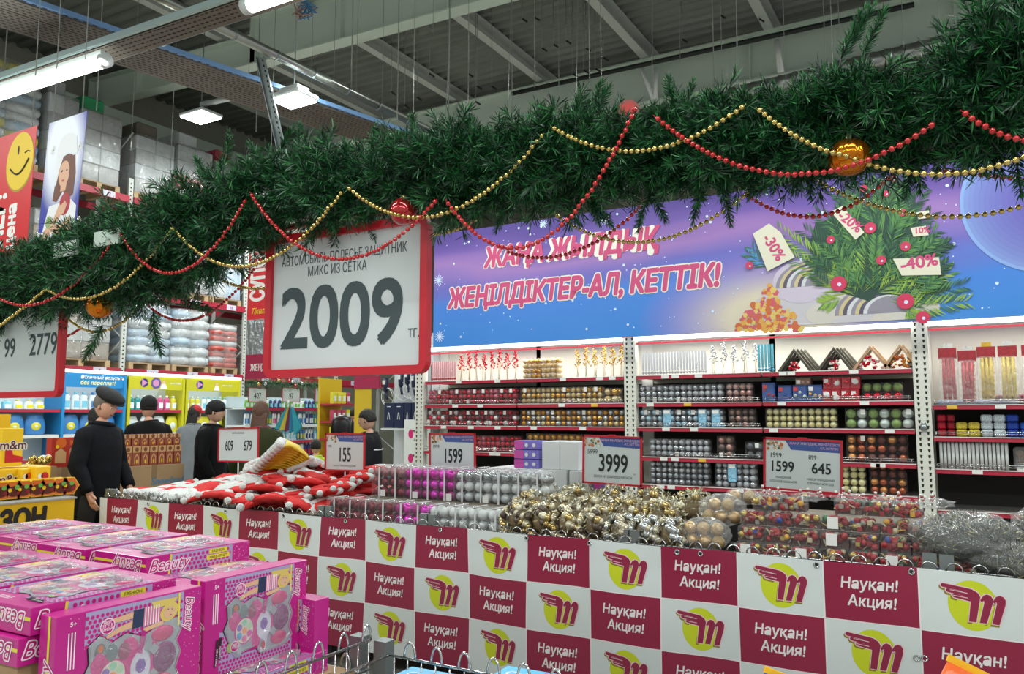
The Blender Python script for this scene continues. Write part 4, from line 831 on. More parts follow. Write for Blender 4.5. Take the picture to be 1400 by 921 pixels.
# banner cloth
def yb(x,z):
    s=(ZB-z); return YB-.012-.010*math.sin(x*3.1+.6)*min(1,s*2)-.006*math.sin(x*9+z*6)-.012*max(0,math.sin(x*1.7+2))*s
def zt(x): return .012*math.sin(x*8.1)*0+ -.009*abs(math.sin((x+.3)*math.pi/.78))
def bpt(x,z,h):
    f=max(0,min(1,(z-(ZB-.78))/.78)); return Vector((x,yb(x,z)-h-.004,z+zt(x)*f))
XE=3.3; ncol=int((XE-XB0)/CW)+2
t=T('chequered_banner','crimson and white chequered banner with hand logos along the promotion table','banner',(-3,YB,ZB))
m=MB(); SUB=6; col0=-2.187-10*CW
xs=[XB0]; k=0
while xs[-1]<XE: xs.append(round(col0+CW*(len(xs))/SUB+ (0),5)) if False else xs.append(xs[-1]+CW/SUB)
zs=[ZB-CH*3-.035+ (CH*3+.035)*j/14 for j in range(15)]
def cellcol(x,z):
    c=math.floor((x-col0)/CW+1e-6); r=int((ZB-z)/CH); r=min(r,2) if (ZB-z)<CH*3+.04 else 2
    return (c+r)%2==0
# exact cells (grid lines fall on cell borders)
for r in range(4):
    za=ZB-CH*r; zb_=ZB-CH*(r+1) if r<3 else ZB-CH*3-.035
    for c in range(-1,ncol):
        xa=max(XB0,col0+c*CW); xb=min(XE,col0+(c+1)*CW)
        if xb<=xa: continue
        if (r==3): mt=BER if (c+2)%2==0 else BWH
        else: mt=BER if (c+r)%2==0 else BWH
        n=6; q=4 if r<3 else 1
        g_=[bpt(xa+(xb-xa)*i/n,zb_+(za-zb_)*j/q,0)-t.location for j in range(q+1) for i in range(n+1)]
        m.add(g_,[(j*(n+1)+i,j*(n+1)+i+1,(j+1)*(n+1)+i+1,(j+1)*(n+1)+i) for j in range(q) for i in range(n)],mt,True)
m.build('cloth',t)
m=MB()
for c in range(-1,ncol):      # thin pale borders between the cells
    x=col0+c*CW
    if x>XB0: m.add([bpt(x+d,z,.0008)-t.location for z in zs for d in (-.003,.003)],[(2*j,2*j+1,2*j+3,2*j+2) for j in range(14)],TXTW)
for r in (1,2):
    xx=[XB0+(XE-XB0)*i/150 for i in range(151)]; m.add([bpt(x,ZB-CH*r+d,.0008)-t.location for x in xx for d in (-.0025,.0025)],[(2*i,2*i+2,2*i+3,2*i+1) for i in range(150)],TXTW)
m.build('cell_border',t)
def logo_pts():
    'hand with pointing fingers turning into an m; unit: cell height = 1, centred'
    P_=[]
    # fingers (three stacked capsules to the left) + wrist curve + three slanted legs
    def capsule(x0,y0,x1,y1,r,n=6):
        a=math.atan2(y1-y0,x1-x0); return [(x1+r*math.cos(a-math.pi/2+math.pi*k/n),y1+r*math.sin(a-math.pi/2+math.pi*k/n)) for k in range(n+1)]+[(x0+r*math.cos(a+math.pi/2+math.pi*k/n),y0+r*math.sin(a+math.pi/2+math.pi*k/n)) for k in range(n+1)]
    F_=[capsule(-.40,.27,-.02,.225,.032),capsule(-.33,.195,-.02,.15,.030),capsule(-.24,.12,.0,.08,.030)]
    palm=[(-.12,.255),(.02,.25),(.10,.20),(.13,.14),(.10,.02),(.0,.06),(-.12,.12)]
    leg0=[(.02,.15),(.10,.16),(.06,-.28),(-.04,-.28)]
    leg0=[(.0,.12),(.13,.14),(.055,-.27),(-.05,-.27)]
    def arch(x):
        o=[(x-.055,-.27),(x+.045,-.27),(x+.135,.08),(x+.13,.14),(x+.09,.185),(x+.04,.19),(x-.005,.16),(x-.04,.10),(x-.03,.02),(x+.0,.10),(x+.03,.09)]
        return [(x-.055,-.27),(x+.045,-.27),(x+.145,.06),(x+.15,.13),(x+.12,.18),(x+.07,.195),(x+.02,.17),(x-.03,.09),(x-.01,.06),(x+.02,.09),(x+.028,.06)]
    return F_,[palm,leg0],[arch(.155),arch(.33)]
def grow(pts,d):
    n=len(pts); ar=sum(pts[i][0]*pts[(i+1)%n][1]-pts[(i+1)%n][0]*pts[i][1] for i in range(n)); s=1 if ar>0 else -1; o=[]
    for i in range(n):
        a,b,c=pts[i-1],pts[i],pts[(i+1)%n]
        n1=Vector((b[1]-a[1],a[0]-b[0])); n2=Vector((c[1]-b[1],b[0]-c[0])); n1=n1.normalized() if n1.length>0 else n1; n2=n2.normalized() if n2.length>0 else n2
        q=(n1+n2); q=q.normalized() if q.length>1e-6 else n1; o.append((b[0]+q.x*d*s,b[1]+q.y*d*s))
    return o
LF,LPALM,LARCH=logo_pts()
def put(m,pts,cx,cz,mt,h,S=CH):
    n=len(pts); ar=sum(pts[i][0]*pts[(i+1)%n][1]-pts[(i+1)%n][0]*pts[i][1] for i in range(n)); pp=pts if ar>0 else pts[::-1]
    m.add([bpt(cx+a*S,cz+b*S,h)-t.location for a,b in pp],[tuple(range(n))],mt)
for r in range(3):
    for c in range(-1,ncol):
        cx=col0+(c+.5)*CW; cz=ZB-CH*(r+.5)
        if cx-.1<XB0 or cx>.9: continue
        if (c+r)%2:
            m=MB(); put(m,[(.02+.36*math.cos(2*math.pi*k/32),-.01+.40*math.sin(2*math.pi*k/32)) for k in range(32)],cx,cz,LIME,.001); m.build('lime_disc',t)
            m=MB()
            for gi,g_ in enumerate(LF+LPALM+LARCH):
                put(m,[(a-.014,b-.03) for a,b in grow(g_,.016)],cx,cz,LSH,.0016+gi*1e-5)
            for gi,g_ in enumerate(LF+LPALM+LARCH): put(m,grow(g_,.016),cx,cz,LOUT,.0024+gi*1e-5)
            for gi,g_ in enumerate(LF+LPALM+LARCH): put(m,g_,cx,cz,LCR,.0034+gi*1e-5)
            for y0 in (.19,.112): put(m,[(-.30,y0+.012),(-.05,y0-.015),(-.05,y0-.003),(-.30,y0+.020)],cx,cz,LOUT,.0045)
            m.build('hand_emblem',t)
        else:
            m=MB()
            fn=lambda x,z,h: bpt(x,z,h)-t.location
            m.text(None,'Науқан!',cx-.005,cz+.018,.068,TXTW,.002,.022,shear=.12,align='CENTER',sx=.92,fn=fn); m.text(None,'Акция!',cx+.005,cz-.058,.068,TXTW,.002,.022,shear=.12,align='CENTER',sx=.92,fn=fn); m.build('lettering',t)
for k,x in enumerate((-5.55,-4.66,-4.08,-3.53,-2.78,-2.19,-1.80,-1.32,-1.20,-.66,-.27,.4)):
    m=MB(); p=bpt(x,ZB-.02,.002)-t.location; m.tube([p+Vector((.011*math.cos(q*math.pi/6),0,.011*math.sin(q*math.pi/6))) for q in range(13)],.004,CHROME,5); m.sph(p,.007,INK,6,4,(1,.2,1)); m.build('grommet',t)
for x,z in ((-.235,.57),(-.265,.565)): m=MB(); p=bpt(x,z,.002)-t.location; m.tube([p+Vector((.011*math.cos(q*math.pi/6),0,.011*math.sin(q*math.pi/6))) for q in range(13)],.004,CHROME,5); m.build('grommet',t)
# ---- price signs on the table
def tsign(px0,py0,px1,py1,texts,label,deco=True,Y=4.6,rod=.2,tilt=0):
    a=P(px0,py0,Y=Y); b=P(px1,py1,Y=Y); U=Vector((b.x-a.x,0,b.z-a.z)); W=U.length; 
    return U.normalized(),a,W
def table_sign(tl,tr,bl,texts,label,Y,deco=True,rod=.25):
    a=P(*tl,Y=Y); b=P(*tr,Y=Y); c=P(*bl,Y=Y); U=(b-a).normalized(); V=Vector((-U.z,0,U.x)); W=(b-a).length; Hh=(a-c).length
    O=a-V*Hh; return price_sign('table_price_sign',label,O,U,V,W,Hh,.012,[(s_,x*W,y*Hh,z*Hh,bd,mt,sx) for s_,x,y,z,bd,mt,sx in texts(W,Hh)] if callable(texts) else texts,deco=deco,rod=rod)
K=INK
table_sign((797,594),(878,597),(797,660),lambda W,H:[('3999',.52,.27,.50,.018,K,.66),('5999',.17,.62,.13,0,K,.9),('ВЕНОК ИЗ ШАРОВ SILVER 50СМ',.52,.14,.07,0,INKG,.8),('тг',.88,.22,.06,0,INKG,1)],'red framed price sign reading 3999 standing behind the gold bauble heap',4.6)
table_sign((1044,597),(1152,602),(1046,668),lambda W,H:[('1599',.24,.36,.28,.02,K,.82),('645',.74,.36,.28,.02,K,.86),('1999',.16,.62,.13,.005,K,.88),('899',.63,.62,.11,.005,K,.88),('УКРАШЕНИЕ',.26,.225,.06,0,INKG,.8),('ЕЛОЧНОЕ GOLD 6СМ',.26,.15,.06,0,INKG,.8),('НАБОР УКРАШЕНИЙ',.73,.225,.06,0,INKG,.8),('ЕЛОЧНЫХ 6СМ 22Ш',.73,.15,.06,0,INKG,.8)],'red framed price sign reading 1599 and 645 standing behind the red ornament boxes',4.6,rod=.2)
table_sign((445,592),(499,592),(445,643),lambda W,H:[('155',.5,.26,.52,.014,K,.6),('195',.12,.62,.10,0,K,.9),('ШАПКА С ПОМПОНОМ ДЕТСКАЯ',.5,.12,.06,0,INKG,.8)],'small red framed price sign reading 155 between the hats and dark red packs',4.6)
table_sign((587,592),(650,592),(587,645),lambda W,H:[('1599',.52,.26,.50,.014,K,.6),('1999',.15,.62,.12,0,K,.9)],'red framed price sign reading 1599 standing behind the magenta and white ball packs',4.7)
table_sign((299,585),(354,584),(299,631),lambda W,H:[('609',.28,.34,.42,.014,K,.55),('679',.74,.34,.42,.014,K,.55),('ШАПКА КОЛПАК',.5,.82,.08,0,INKG,.8)],'red framed price sign reading 609 and 679 standing above the white hats',4.9,deco=False)
# ---- ball packs
LIDF=film('lid_film',.13,bump=1,bscale=16); STRAP=M('pale_strap','#d5d5d8',.3)
SETS={'dark red':[M('pb_wine','#7d2234',.35,.4),M('pb_wine2','#6b1a2c',.3,.5),M('pb_stripe','#9c6a70',.4,.3,var=.5,vscale=60)],'magenta':[M('pb_mag','#c21ea0',.2,.65),M('pb_mag2','#97166f',.45,.4),M('pb_mag3','#d838c0',.25,.6)],'white silver':[M('pb_sil','#b9bdbf',.4,.35),M('pb_sil2','#cfd2d2',.5,.15),M('pb_sil3','#a9adaf',.2,.8)]}
def ball_mesh(mt,r):
    k=('bm',mt.name,r)
    if k not in MC: m=MB(); m.sph((0,0,0),r,mt,14,10); MC[k]=m.mesh('ball')
    return MC[k]
def ballpack(x,y,z,kind,label,rows=3,cols=2,deep=2,r=.0335,grp=None,tagp=True,rz=0):
    t=T('ball_pack',label,'ball pack',(x,y,z),rz,grp); S=SETS[kind]; W=cols*2*r; D=deep*2*r; Hh=rows*2*r
    for q in range(rows):
        mt=S[q%3] if kind!='magenta' else None
        for c in range(cols):
            for d in range(deep): mm=mt or S[(c+q+R.randint(0,1))%3]; o=obj('ball',ball_mesh(mm,r*.97),t); o.location=(r+c*2*r,r+d*2*r,r+q*2*r)
    m=MB(); m.box(-.002,W+.002,-.002,D+.002,0,Hh+.002,CLEAR); m.build('clear_box',t)
    m=MB(); n=5
    g_=[(W*(i/n),D*(j/n),Hh+.004+R.uniform(0,.012)) for j in range(n+1) for i in range(n+1)]; m.add(g_,[(j*(n+1)+i,j*(n+1)+i+1,(j+1)*(n+1)+i+1,(j+1)*(n+1)+i) for j in range(n) for i in range(n)],LIDF); m.build('lid_film',t)
    m=MB(); m.box(W*.5-.006,W*.5+.006,-.005,-.003,0,Hh+.004,STRAP); m.box(W*.5-.006,W*.5+.006,-.004,D,Hh+.013,Hh+.016,STRAP); m.build('strap',t)
    if tagp: m=MB(); m.box(W*.62,W*.95,-.007,-.005,.005,.05,TAGW); m.build('price_tag',t)
    return t
def packrow(xa,xb,y,z,rows,where,tagn=3):
    x=xa; k=0; cur=None
    while x<xb:
        f=(x-xa)/(xb-xa); kind='dark red' if f<(.2 if rows==3 else .36) else 'magenta' if f<(.5 if rows==3 else .55) else 'white silver'
        if kind!=cur: cur=kind; n=0
        n+=1; ballpack(x,y+R.uniform(-.006,.006),z,kind,'pack of %s balls, %s of its colour in the %s'%(kind,['first','second','third','fourth','fifth','sixth','seventh','eighth'][n-1],where),rows,tagp=(k%2==0 and rows==3)); x+=.142; k+=1
MB().box(-3.9,-2.35,YB+.06,5.2,.57,.90,M('carton_inner','#7d7263',.8)).build('inner_carton',None,'cardboard base under the ball packs inside the promotion table','carton')
packrow(-3.83,-2.45,4.03,.90,2,'lower front row')
packrow(-3.72,-2.42,4.36,1.03,3,'upper rear row')
MB().box(-3.74,-2.36,4.33,4.75,.90,1.03,M('carton_inner','#7d7263',.8)).build('inner_carton',None,'low cardboard riser under the rear row of ball packs','carton')
packrow(-3.70,-2.5,4.52,1.03,3,'rearmost row')
# white boxes behind
CART=M('white_carton','#d9dcdd',.55)
def carton(x0,x1,y0,y1,z0,z1,mt,label,cat='box',stripe=None):
    t=T('carton_box',label,cat,(x0,y0,z0)); MB().rbox(0,x1-x0,0,y1-y0,0,z1-z0,mt,.004).build('body',t)
    m=MB(); m.box((x1-x0)*.5-.001,(x1-x0)*.5+.001,-.001,y1-y0+.001,.002,z1-z0+.001,INKG); m.build('lid_seam',t)
    return t
carton(-3.05,-2.42,4.85,5.2,.95,1.225,CART,'long white box lying behind the white silver ball packs')
carton(-2.40,-2.25,4.85,5.15,.95,1.225,CART,'short white box right of the long white box')
carton(-2.62,-2.34,4.87,5.1,1.226,1.42,CART,'white cube box stacked on top of the long white box')
PKM=M('pink_pack','#c94fa6',.4); LIL=M('lilac_pack','#7f74c9',.4)
for k in range(3):
    t=T('lilac_pack_box','pink and lilac flat box, %s of three stacked beside the white cube box'%['bottom','middle','top'][k],'box',(-2.86,4.9,1.226+k*.066)); MB().rbox(0,.2,0,.14,0,.062,LIL,.003).build('carton',t); MB().box(-.001,.075,-.002,.14,.002,.06,PKM).build('pink_side',t)
    m=MB(); fr_=frame((0,-.003,0),(1,0,0),(0,0,1)); m.disc(fr_,.10,.03,.014,TAGW,.0005,n=10); m.disc(fr_,.16,.03,.014,TAGW,.0005,n=10); m.build('print',t)
for k in range(2):
    t=T('lilac_pack_box','pink and lilac flat box, %s of two right of the short white box'%['lower','upper'][k],'box',(-2.23,4.88,1.08+k*.08)); MB().rbox(0,.10,0,.12,0,.075,LIL,.003).build('carton',t); MB().box(.0,.05,-.002,.0,.03,.075,PKM).build('pink_side',t)
MB().box(-2.24,-2.1,4.86,5.05,.57,1.08,M('carton_inner','#7d7263',.8)).build('inner_carton',None,'cardboard riser under the two lilac boxes','carton')
# ---- heap of gold and silver mini bauble bunches
MINI=[M('mb_gold','#b9a06a',.22,.85),M('mb_champ','#bfb59f',.25,.7),M('mb_brown','#5f5248',.3,.6),M('mb_silver','#b8bbbc',.2,.85),M('mb_pale','#cfc7ad',.3,.5)]
TINS=[M('tin_silver','#d5d5cc',.25,.7),M('tin_gold','#c8b987',.25,.7),M('tin_pale','#e0ddc8',.4,.3)]
for mt in MINI: ball_mesh(mt,.0175)
def leaf(m,c,L,mt,up=0,wf=.16):
    d=Vector((R.uniform(-1,1),R.uniform(-1,1),R.uniform(-.5,1)+up)).normalized()*L; s_=d.cross(Vector((R.uniform(-1,1),R.uniform(-1,1),R.uniform(-1,1)))).normalized()*L*wf
    m.add([c,c+d*.5+s_,c+d,c+d*.5-s_],[(0,1,2,3)],mt)
def bunch(cx,cy,w,d,h,z0,mats,label,nb=26,tin=1,nt=150):
    t=T('bauble_bunch',label,'bauble bunch',(cx,cy,z0))
    m=MB(); m.sph((0,0,h*.35),1,M('bunch_core','#7d6c50',.6),12,8,(w*.36,d*.34,h*.45)); m.build('core',t)
    for k in range(nb):
        fk=(k+.5)/nb; a=math.pi+math.pi*((k*.618)%1) if fk<.8 else R.uniform(0,math.pi); e=-.95+2.2*((k*.7548+.1)%1)*(1 if fk<.8 else .8); p=Vector((math.cos(a)*math.cos(e)*w*.52,math.sin(a)*math.cos(e)*d*.5,h*.3+math.sin(e)*h*.62)); o=obj('bauble',ball_mesh(R.choice(mats),.0175),t); o.location=p; o.scale=(R.uniform(1.0,1.35),)*3
    m=MB()
    for k in range(nt):
        a=R.uniform(0,2*math.pi) if R.random()<.3 else R.uniform(math.pi,2*math.pi); e=R.uniform(-.8,1.5); c=Vector((math.cos(a)*math.cos(e)*w*.5,math.sin(a)*math.cos(e)*d*.5,h*.3+math.sin(e)*h*.65)); leaf(m,c,R.uniform(.02,.035),R.choice(TINS),.2)
    m.build('tinsel_leaves',t,kind='stuff'); return t
wh=['first','second','third','fourth','fifth','sixth','seventh','eighth','ninth']
xs_=[-2.32,-2.15,-1.98,-1.82]
for k in range(4): bunch(-2.33+.165*k,4.06,.2,.24,.17,.93,MINI[:3]+[MINI[4]],'brown and champagne mini bauble bunch in the front row, %s from the white balls'%wh[k],46)
for k in range(3): bunch(-1.68+.14*k,4.05,.18,.24,.15,.92,[MINI[3],MINI[3],MINI[1]],'silver mini bauble bunch in the front row, %s from the left'%wh[k],46)
for k in range(5): bunch(-2.36+.21*k,4.28,.24,.26,.17,.97,[MINI[0],MINI[4],MINI[1]],'pale gold mini bauble bunch in the middle row, %s from the left'%wh[k],26,nt=300)
for k in range(5): bunch(-2.42+.25*k,4.52,.28,.3,.17,1.0,[MINI[0],MINI[4]],'tinsel covered gold bunch in the rear row, %s from the left'%wh[k],12,nt=520)
# ---- gold ball bags
GBAG=[M('bagball','#b79b6a',.4,.5,bump=.6,bscale=90),M('bagball2','#c7a878',.25,.6)]
def ballbag(x,y,z,n,r,label,lay):
    t=T('gold_ball_bag',label,'ball bag',(x,y,z)); cs=[]
    for (a,b_,c_) in lay: o=obj('ball',ball_mesh(R.choice(GBAG),r),t); o.location=(a*2*r,b_*2*r,r+c_*2*r*.93)
    xa=[l[0] for l in lay]; zz=[l[2] for l in lay]
    w_=(max(xa)-min(xa)+1)*r+.012; cx=(max(xa)+min(xa))*r; hh=(max(zz)+1)*2*r
    m=MB(); m.sph((cx,r*.6,hh*.5),1,LIDF,20,12,(w_*1.12,r*2.3,hh*.62),lambda d,th,ph:1+.06*math.sin(ph*7+th*5)); m.build('bag',t); return t
ballbag(-1.255,4.03,.925,6,.034,'large front bag of gold balls left of the red ornament boxes',[(-.5,0,0),(.5,0,0),(1.5,0,0),(-.6,0,1),(.4,0,1),(1.4,.1,1)])
ballbag(-1.22,4.22,1.03,6,.034,'rear bag of gold glitter balls behind the large front bag',[(-.5,0,0),(.5,0,0),(1.5,0,0),(0,0,1),(1,0,1)])
ballbag(-1.16,4.40,1.12,3,.036,'clear box of two gold balls lying on top of the gold ball bags',[(0,0,0),(1.1,0,0)])
# ---- red ornament boxes
ORN=[M('orn_red','#931a24',.35,.1),M('orn_red2','#7f1822',.4,.1),M('orn_gold','#b8a05a',.25,.7),M('orn_cream','#b3a887',.5),M('orn_green','#2f6b3c',.4),M('orn_blue','#2c4590',.4),M('orn_yel','#c9952c',.4),M('orn_grey','#8a8578',.4)]
CB=film('carton_film',.04,bump=.5,bscale=22)
def ornbox(x,y,z,label,w_=.125,h_=.07,d=.12,tagp=False):
    t=T('ornament_box',label,'ornament box',(x,y,z))
    MB().box(.001,w_-.001,.03,d,.001,h_*.5,M('box_inner','#4a2c26',.6)).build('tray',t)
    for k in range(14):
        m=MB(); c=Vector((.016+(w_-.032)*((k*.618)%1),R.uniform(.012,.03),R.uniform(.014,h_-.014))); mt=R.choices(ORN,(8,5,2,2,.7,.5,.6,1.4))[0]; ty=k%4
        if ty==0: m.sph(c,R.uniform(.014,.019),mt,9,6)
        elif ty==1: a=R.uniform(0,3.1); m.tube([c-Vector((math.cos(a)*.03,0,math.sin(a)*.022)),c+Vector((math.cos(a)*.03,0,math.sin(a)*.022))],.0038,R.choice((ORN[3],ORN[2],mt)),5)
        elif ty==2: s_=.011; m.rbox(c.x-s_,c.x+s_,c.y-s_,c.y+s_,c.z-s_,c.z+s_,mt,.002)
        else: m.tube([c+Vector((.014*math.cos(q*.7),0,.014*math.sin(q*.7))) for q in range(8)],.004,mt,5)
        m.build('ornament',t)
    for k in range(8):
        m=MB(); c=Vector((R.uniform(.02,w_-.02),R.uniform(.02,.10),h_-.016)); m.sph(c,.015,R.choices(ORN,(8,5,2,2,.7,.5,.6,1.4))[0],8,6); m.build('ornament',t)
    MB().box(0,w_,0,d,0,h_,CB).build('clear_box',t)
    if tagp: MB().box(w_*.2,w_*.6,-.003,-.001,h_*.15,h_*.95,TAGW).build('price_tag',t)
rk=['bottom','second','third','top']
for r_ in range(4):
    n=8 if r_<3 else 6
    for k in range(n):
        if r_==3 and k in (2,): continue
        ornbox(-1.06+k*.131+(.05 if r_==3 else 0),4.0+r_*.055,.90+r_*.072,'clear box of mixed red and gold ornaments, %s from the left in the %s row'%(wh[k],rk[r_]),tagp=((r_,k) in ((0,0),(0,2),(1,3),(0,5),(2,3))))
MB().box(-1.08,-.02,4.30,5.2,.57,1.02,M('carton_inner','#7d7263',.8)).build('inner_carton',None,'cardboard base behind the red ornament boxes inside the promotion table','carton')
for k in range(5):  # crumpled candy-cane wraps on top
    t=T('candy_wrap','crumpled red striped wrap, %s from the left on the red ornament boxes'%wh[k],'wrap',(-.95+k*.19,4.33,1.16)); m=MB()
    m.sph((0,0,.02),1,LIDF,14,8,(.085,.05,.022),lambda d,th,ph:1+.3*math.sin(ph*5+k)*math.sin(th*4)); m.build('wrap',t)
    for q in range(4): m=MB(); a=Vector((R.uniform(-.07,.07),R.uniform(-.04,.02),.02)); e=a+Vector((R.uniform(-.04,.04),-.01,R.uniform(.02,.06))); [m.tube([a.lerp(e,j/5),a.lerp(e,(j+1)/5)],.007,RED if j%2 else TAGW,6) for j in range(5)]; m.build('candy_cane',t)
# ---- bagged tinsel garlands at the right
def crumple(t,name,c,s,mt,seed,amp=.16,seg=36,rings=22,flat=1):
    m=MB(); off=Vector((seed*3.1,seed*1.7,0))
    def f(d,th,ph): 
        n1=noise.noise(d*1.8+off); n2=noise.noise(d*4.5+off); n3=abs(noise.noise(d*9+off)); return 1+amp*n1+amp*.7*n2-amp*.9*n3
    m.sph(c,1,mt,seg,rings,s,f); return m.build(name,t)
BAGT=film('garland_bag_film',.10,bump=1.0,bscale=12,rough=.1); GT=[M('gt_green','#2f4030',.45,.2),M('gt_silver','#a3a59b',.3,.6),M('gt_gold','#a39a6c',.3,.6),M('gt_dark','#20261f',.5)]
def tinselbag(x,y,z,s,label,seed,n=2600):
    t=T('tinsel_bag',label,'garland bag',(x,y,z)); crumple(t,'garland_coil',(0,0,s[2]*.85),(s[0]*.86,s[1]*.86,s[2]*.84),GT[3],seed,.08,20,12)
    m=MB()
    for k in range(n):
        a=R.uniform(0,2*math.pi); e=R.uniform(-.5,1.5); c=Vector((math.cos(a)*math.cos(e)*s[0]*.86,math.sin(a)*math.cos(e)*s[1]*.86,s[2]*.85+math.sin(e)*s[2]*.84)); leaf(m,c,R.uniform(.022,.05),R.choices(GT,(4,2.6,2,3))[0],.1,.05)
    m.build('tinsel_leaves',t,kind='stuff')
    crumple(t,'bag',(0,0,s[2]*.95),s,BAGT,seed,.14)
tinselbag(-.06,4.13,.93,(.24,.2,.125),'left clear bag of silver green tinsel garland beside the red ornament boxes',1)
tinselbag(.16,4.02,.90,(.21,.14,.085),'lower clear bag of dark tinsel garland at the front rim near the right edge',2)
tinselbag(.40,4.25,.98,(.30,.24,.13),'large clear bag of silver tinsel garland at the right edge',3)
tinselbag(.62,4.0,.92,(.2,.15,.09),'lower clear bag of tinsel cut by the right edge',4)
MB().box(-.3,1.0,4.05,5.2,.57,.93,M('carton_inner','#7d7263',.8)).build('inner_carton',None,'cardboard base under the tinsel bags','carton')
# ---- santa hats
FELT=M('felt_red','#cf2a2a',.85,bump=.3,bscale=300); FELT2=M('felt_crimson','#b01a30',.8); FUR=M('fur_white','#dfe0de',.95,bump=1,bscale=70); GOLDF=M('gold_fabric','#d3b326',.45,.2)
def hat_proto(kind,fold,wide=0):
    t=T('santa_hat','x','hat',(0,0,-9)); rings=[]; n=14; felt={'r':FELT,'g':GOLDF,'c':FELT2}[kind]
    for i in range(9):
        f=i/8; w_=.115*(1-f)**.8+.012; h_=.024*(1-f)+.010; cx=.24*f-(.05 if fold else 0)*max(0,f-.5)*4*f; cy=(.05*math.sin(f*3) if not fold else .14*max(0,f-.45)); cz=.035+.02*math.sin(f*3)
        rings.append([(cx+.012*math.sin(k*2+i),cy+w_*math.cos(2*math.pi*k/n),cz+h_*math.sin(2*math.pi*k/n)+.006*math.sin(3*k+i*2)) for k in range(n)])
    MB().loft(rings,felt).build('cone',t)
    rings=[]; 
    for i in range(6):
        a=[-.042,-.03,-.01,.008,.022,.012][i]*(1+2.2*wide)+.05*wide; w_=[.10,.124,.13,.128,.118,.1][i]; h_=[.02,.037,.043,.042,.036,.02][i]
        rings.append([(a+.006*math.sin(k*3),w_*math.cos(2*math.pi*k/n),.037+h_*math.sin(2*math.pi*k/n)) for k in range(n)])
    MB().loft(rings,FUR).build('brim',t)
    p=rings and Vector((.24-(.1 if fold else 0)+.02,.08 if fold else .01,.05)); MB().sph(p,.024,FUR,12,8,(1,1,.9),lambda d,th,ph:1+.12*noise.noise(d*4)).build('pompom',t)
    return t
HP=[hat_proto('r',0),hat_proto('r',1),hat_proto('g',0),hat_proto('c',1),hat_proto('r',1,1)]
for h_ in HP: KIDS[h_.name]=list(h_.children)
def heap(x,y):
    a=math.exp(-((x+4.62)/.5)**2-((y-4.8)/.5)**2)*.14+math.exp(-((x+5.1)/.6)**2-((y-4.7)/.5)**2)*.10; return .93+a
first=[True]*5
def hat(k,x,y,z,rot,label,grp,s=1):
    if first[k]: first[k]=False; o=HP[k]; o.location=(x,y,z); o.rotation_euler=rot; o['label']=label; o['group']=grp; o.scale=(s,)*3; return o
    return dup(HP[k],(x,y,z),rot,label,grp,s)
n=0
MB().box(-6.15,-3.9,YB+.06,5.3,.57,.93,M('carton_inner','#7d7263',.8)).build('inner_carton',None,'cardboard base under the pile of hats','carton')
for iy in range(6):
    for ix in range(14):
        x=-6.0+ix*.155+R.uniform(-.04,.04)+(.07 if iy%2 else 0); y=4.08+iy*.19+R.uniform(-.04,.04)
        if x>-3.98: continue
        white=x<-4.95
        z=heap(x,y)-.02; k=0 if R.random()<.6 else 1; a=R.uniform(-2.6,-.5) if not white else R.uniform(1.0,2.2)
        hat(4 if white and R.random()<.75 else k,x,y,z,(R.uniform(-.3,.3),R.uniform(-.25,.25),a),'red felt hat with white brim, %s row of the hat pile, %s part'%(['front','second','third','fourth','fifth','rear'][iy],'left' if white else 'right'),'hats in the pile, %s row, %s part'%(['front','second','third','fourth','fifth','rear'][iy],'left' if white else 'right'),R.uniform(1.0,1.25))
for k in range(10):
    x=-4.98+k*.03; hat(2,x,4.50-.01*k,1.15+.022*k,(.15,.12+.045*k,.1+.085*k),'gold fabric hat with white brim, in the fanned stack of gold hats','gold hats fanned in a stack',1)
for k in range(5): hat(3,-5.15+.12*k,4.75,1.10+.02*k,(.2,0,R.uniform(-3,-2)),'crimson sequined hat near the top of the hat pile','crimson hats near the top of the pile',1)
hat(0,-5.50,4.95,1.03,(0,.35,-.5),'upright red hat dome behind the white hats at the far left of the pile','red hat dome',(1.3,1.3,2.6))
for k in range(6): hat(1,-4.02+.03*(k%2),4.25+.1*k,1.02+.025*k,(.1,.1,-1.6),'red and white hat stacked under the 155 price sign','hats stacked under the 155 sign',1)
# small white knitted bits along the left rim
for k in range(34):
    x=-6.05+k*.036*.95; t_=None; m=MB(); c=Vector((0,0,0)); m.tube([(0,0,0),(R.uniform(-.03,.03),-.015,.03),(R.uniform(-.04,.04),-.02,.005)],.011,FUR,6)
    m.build('white_tassel',None,'white fluffy tie end lying along the left rim of the basket','tie','white tie ends along the left rim',loc=(x,YB+.05+R.uniform(0,.05),.965))
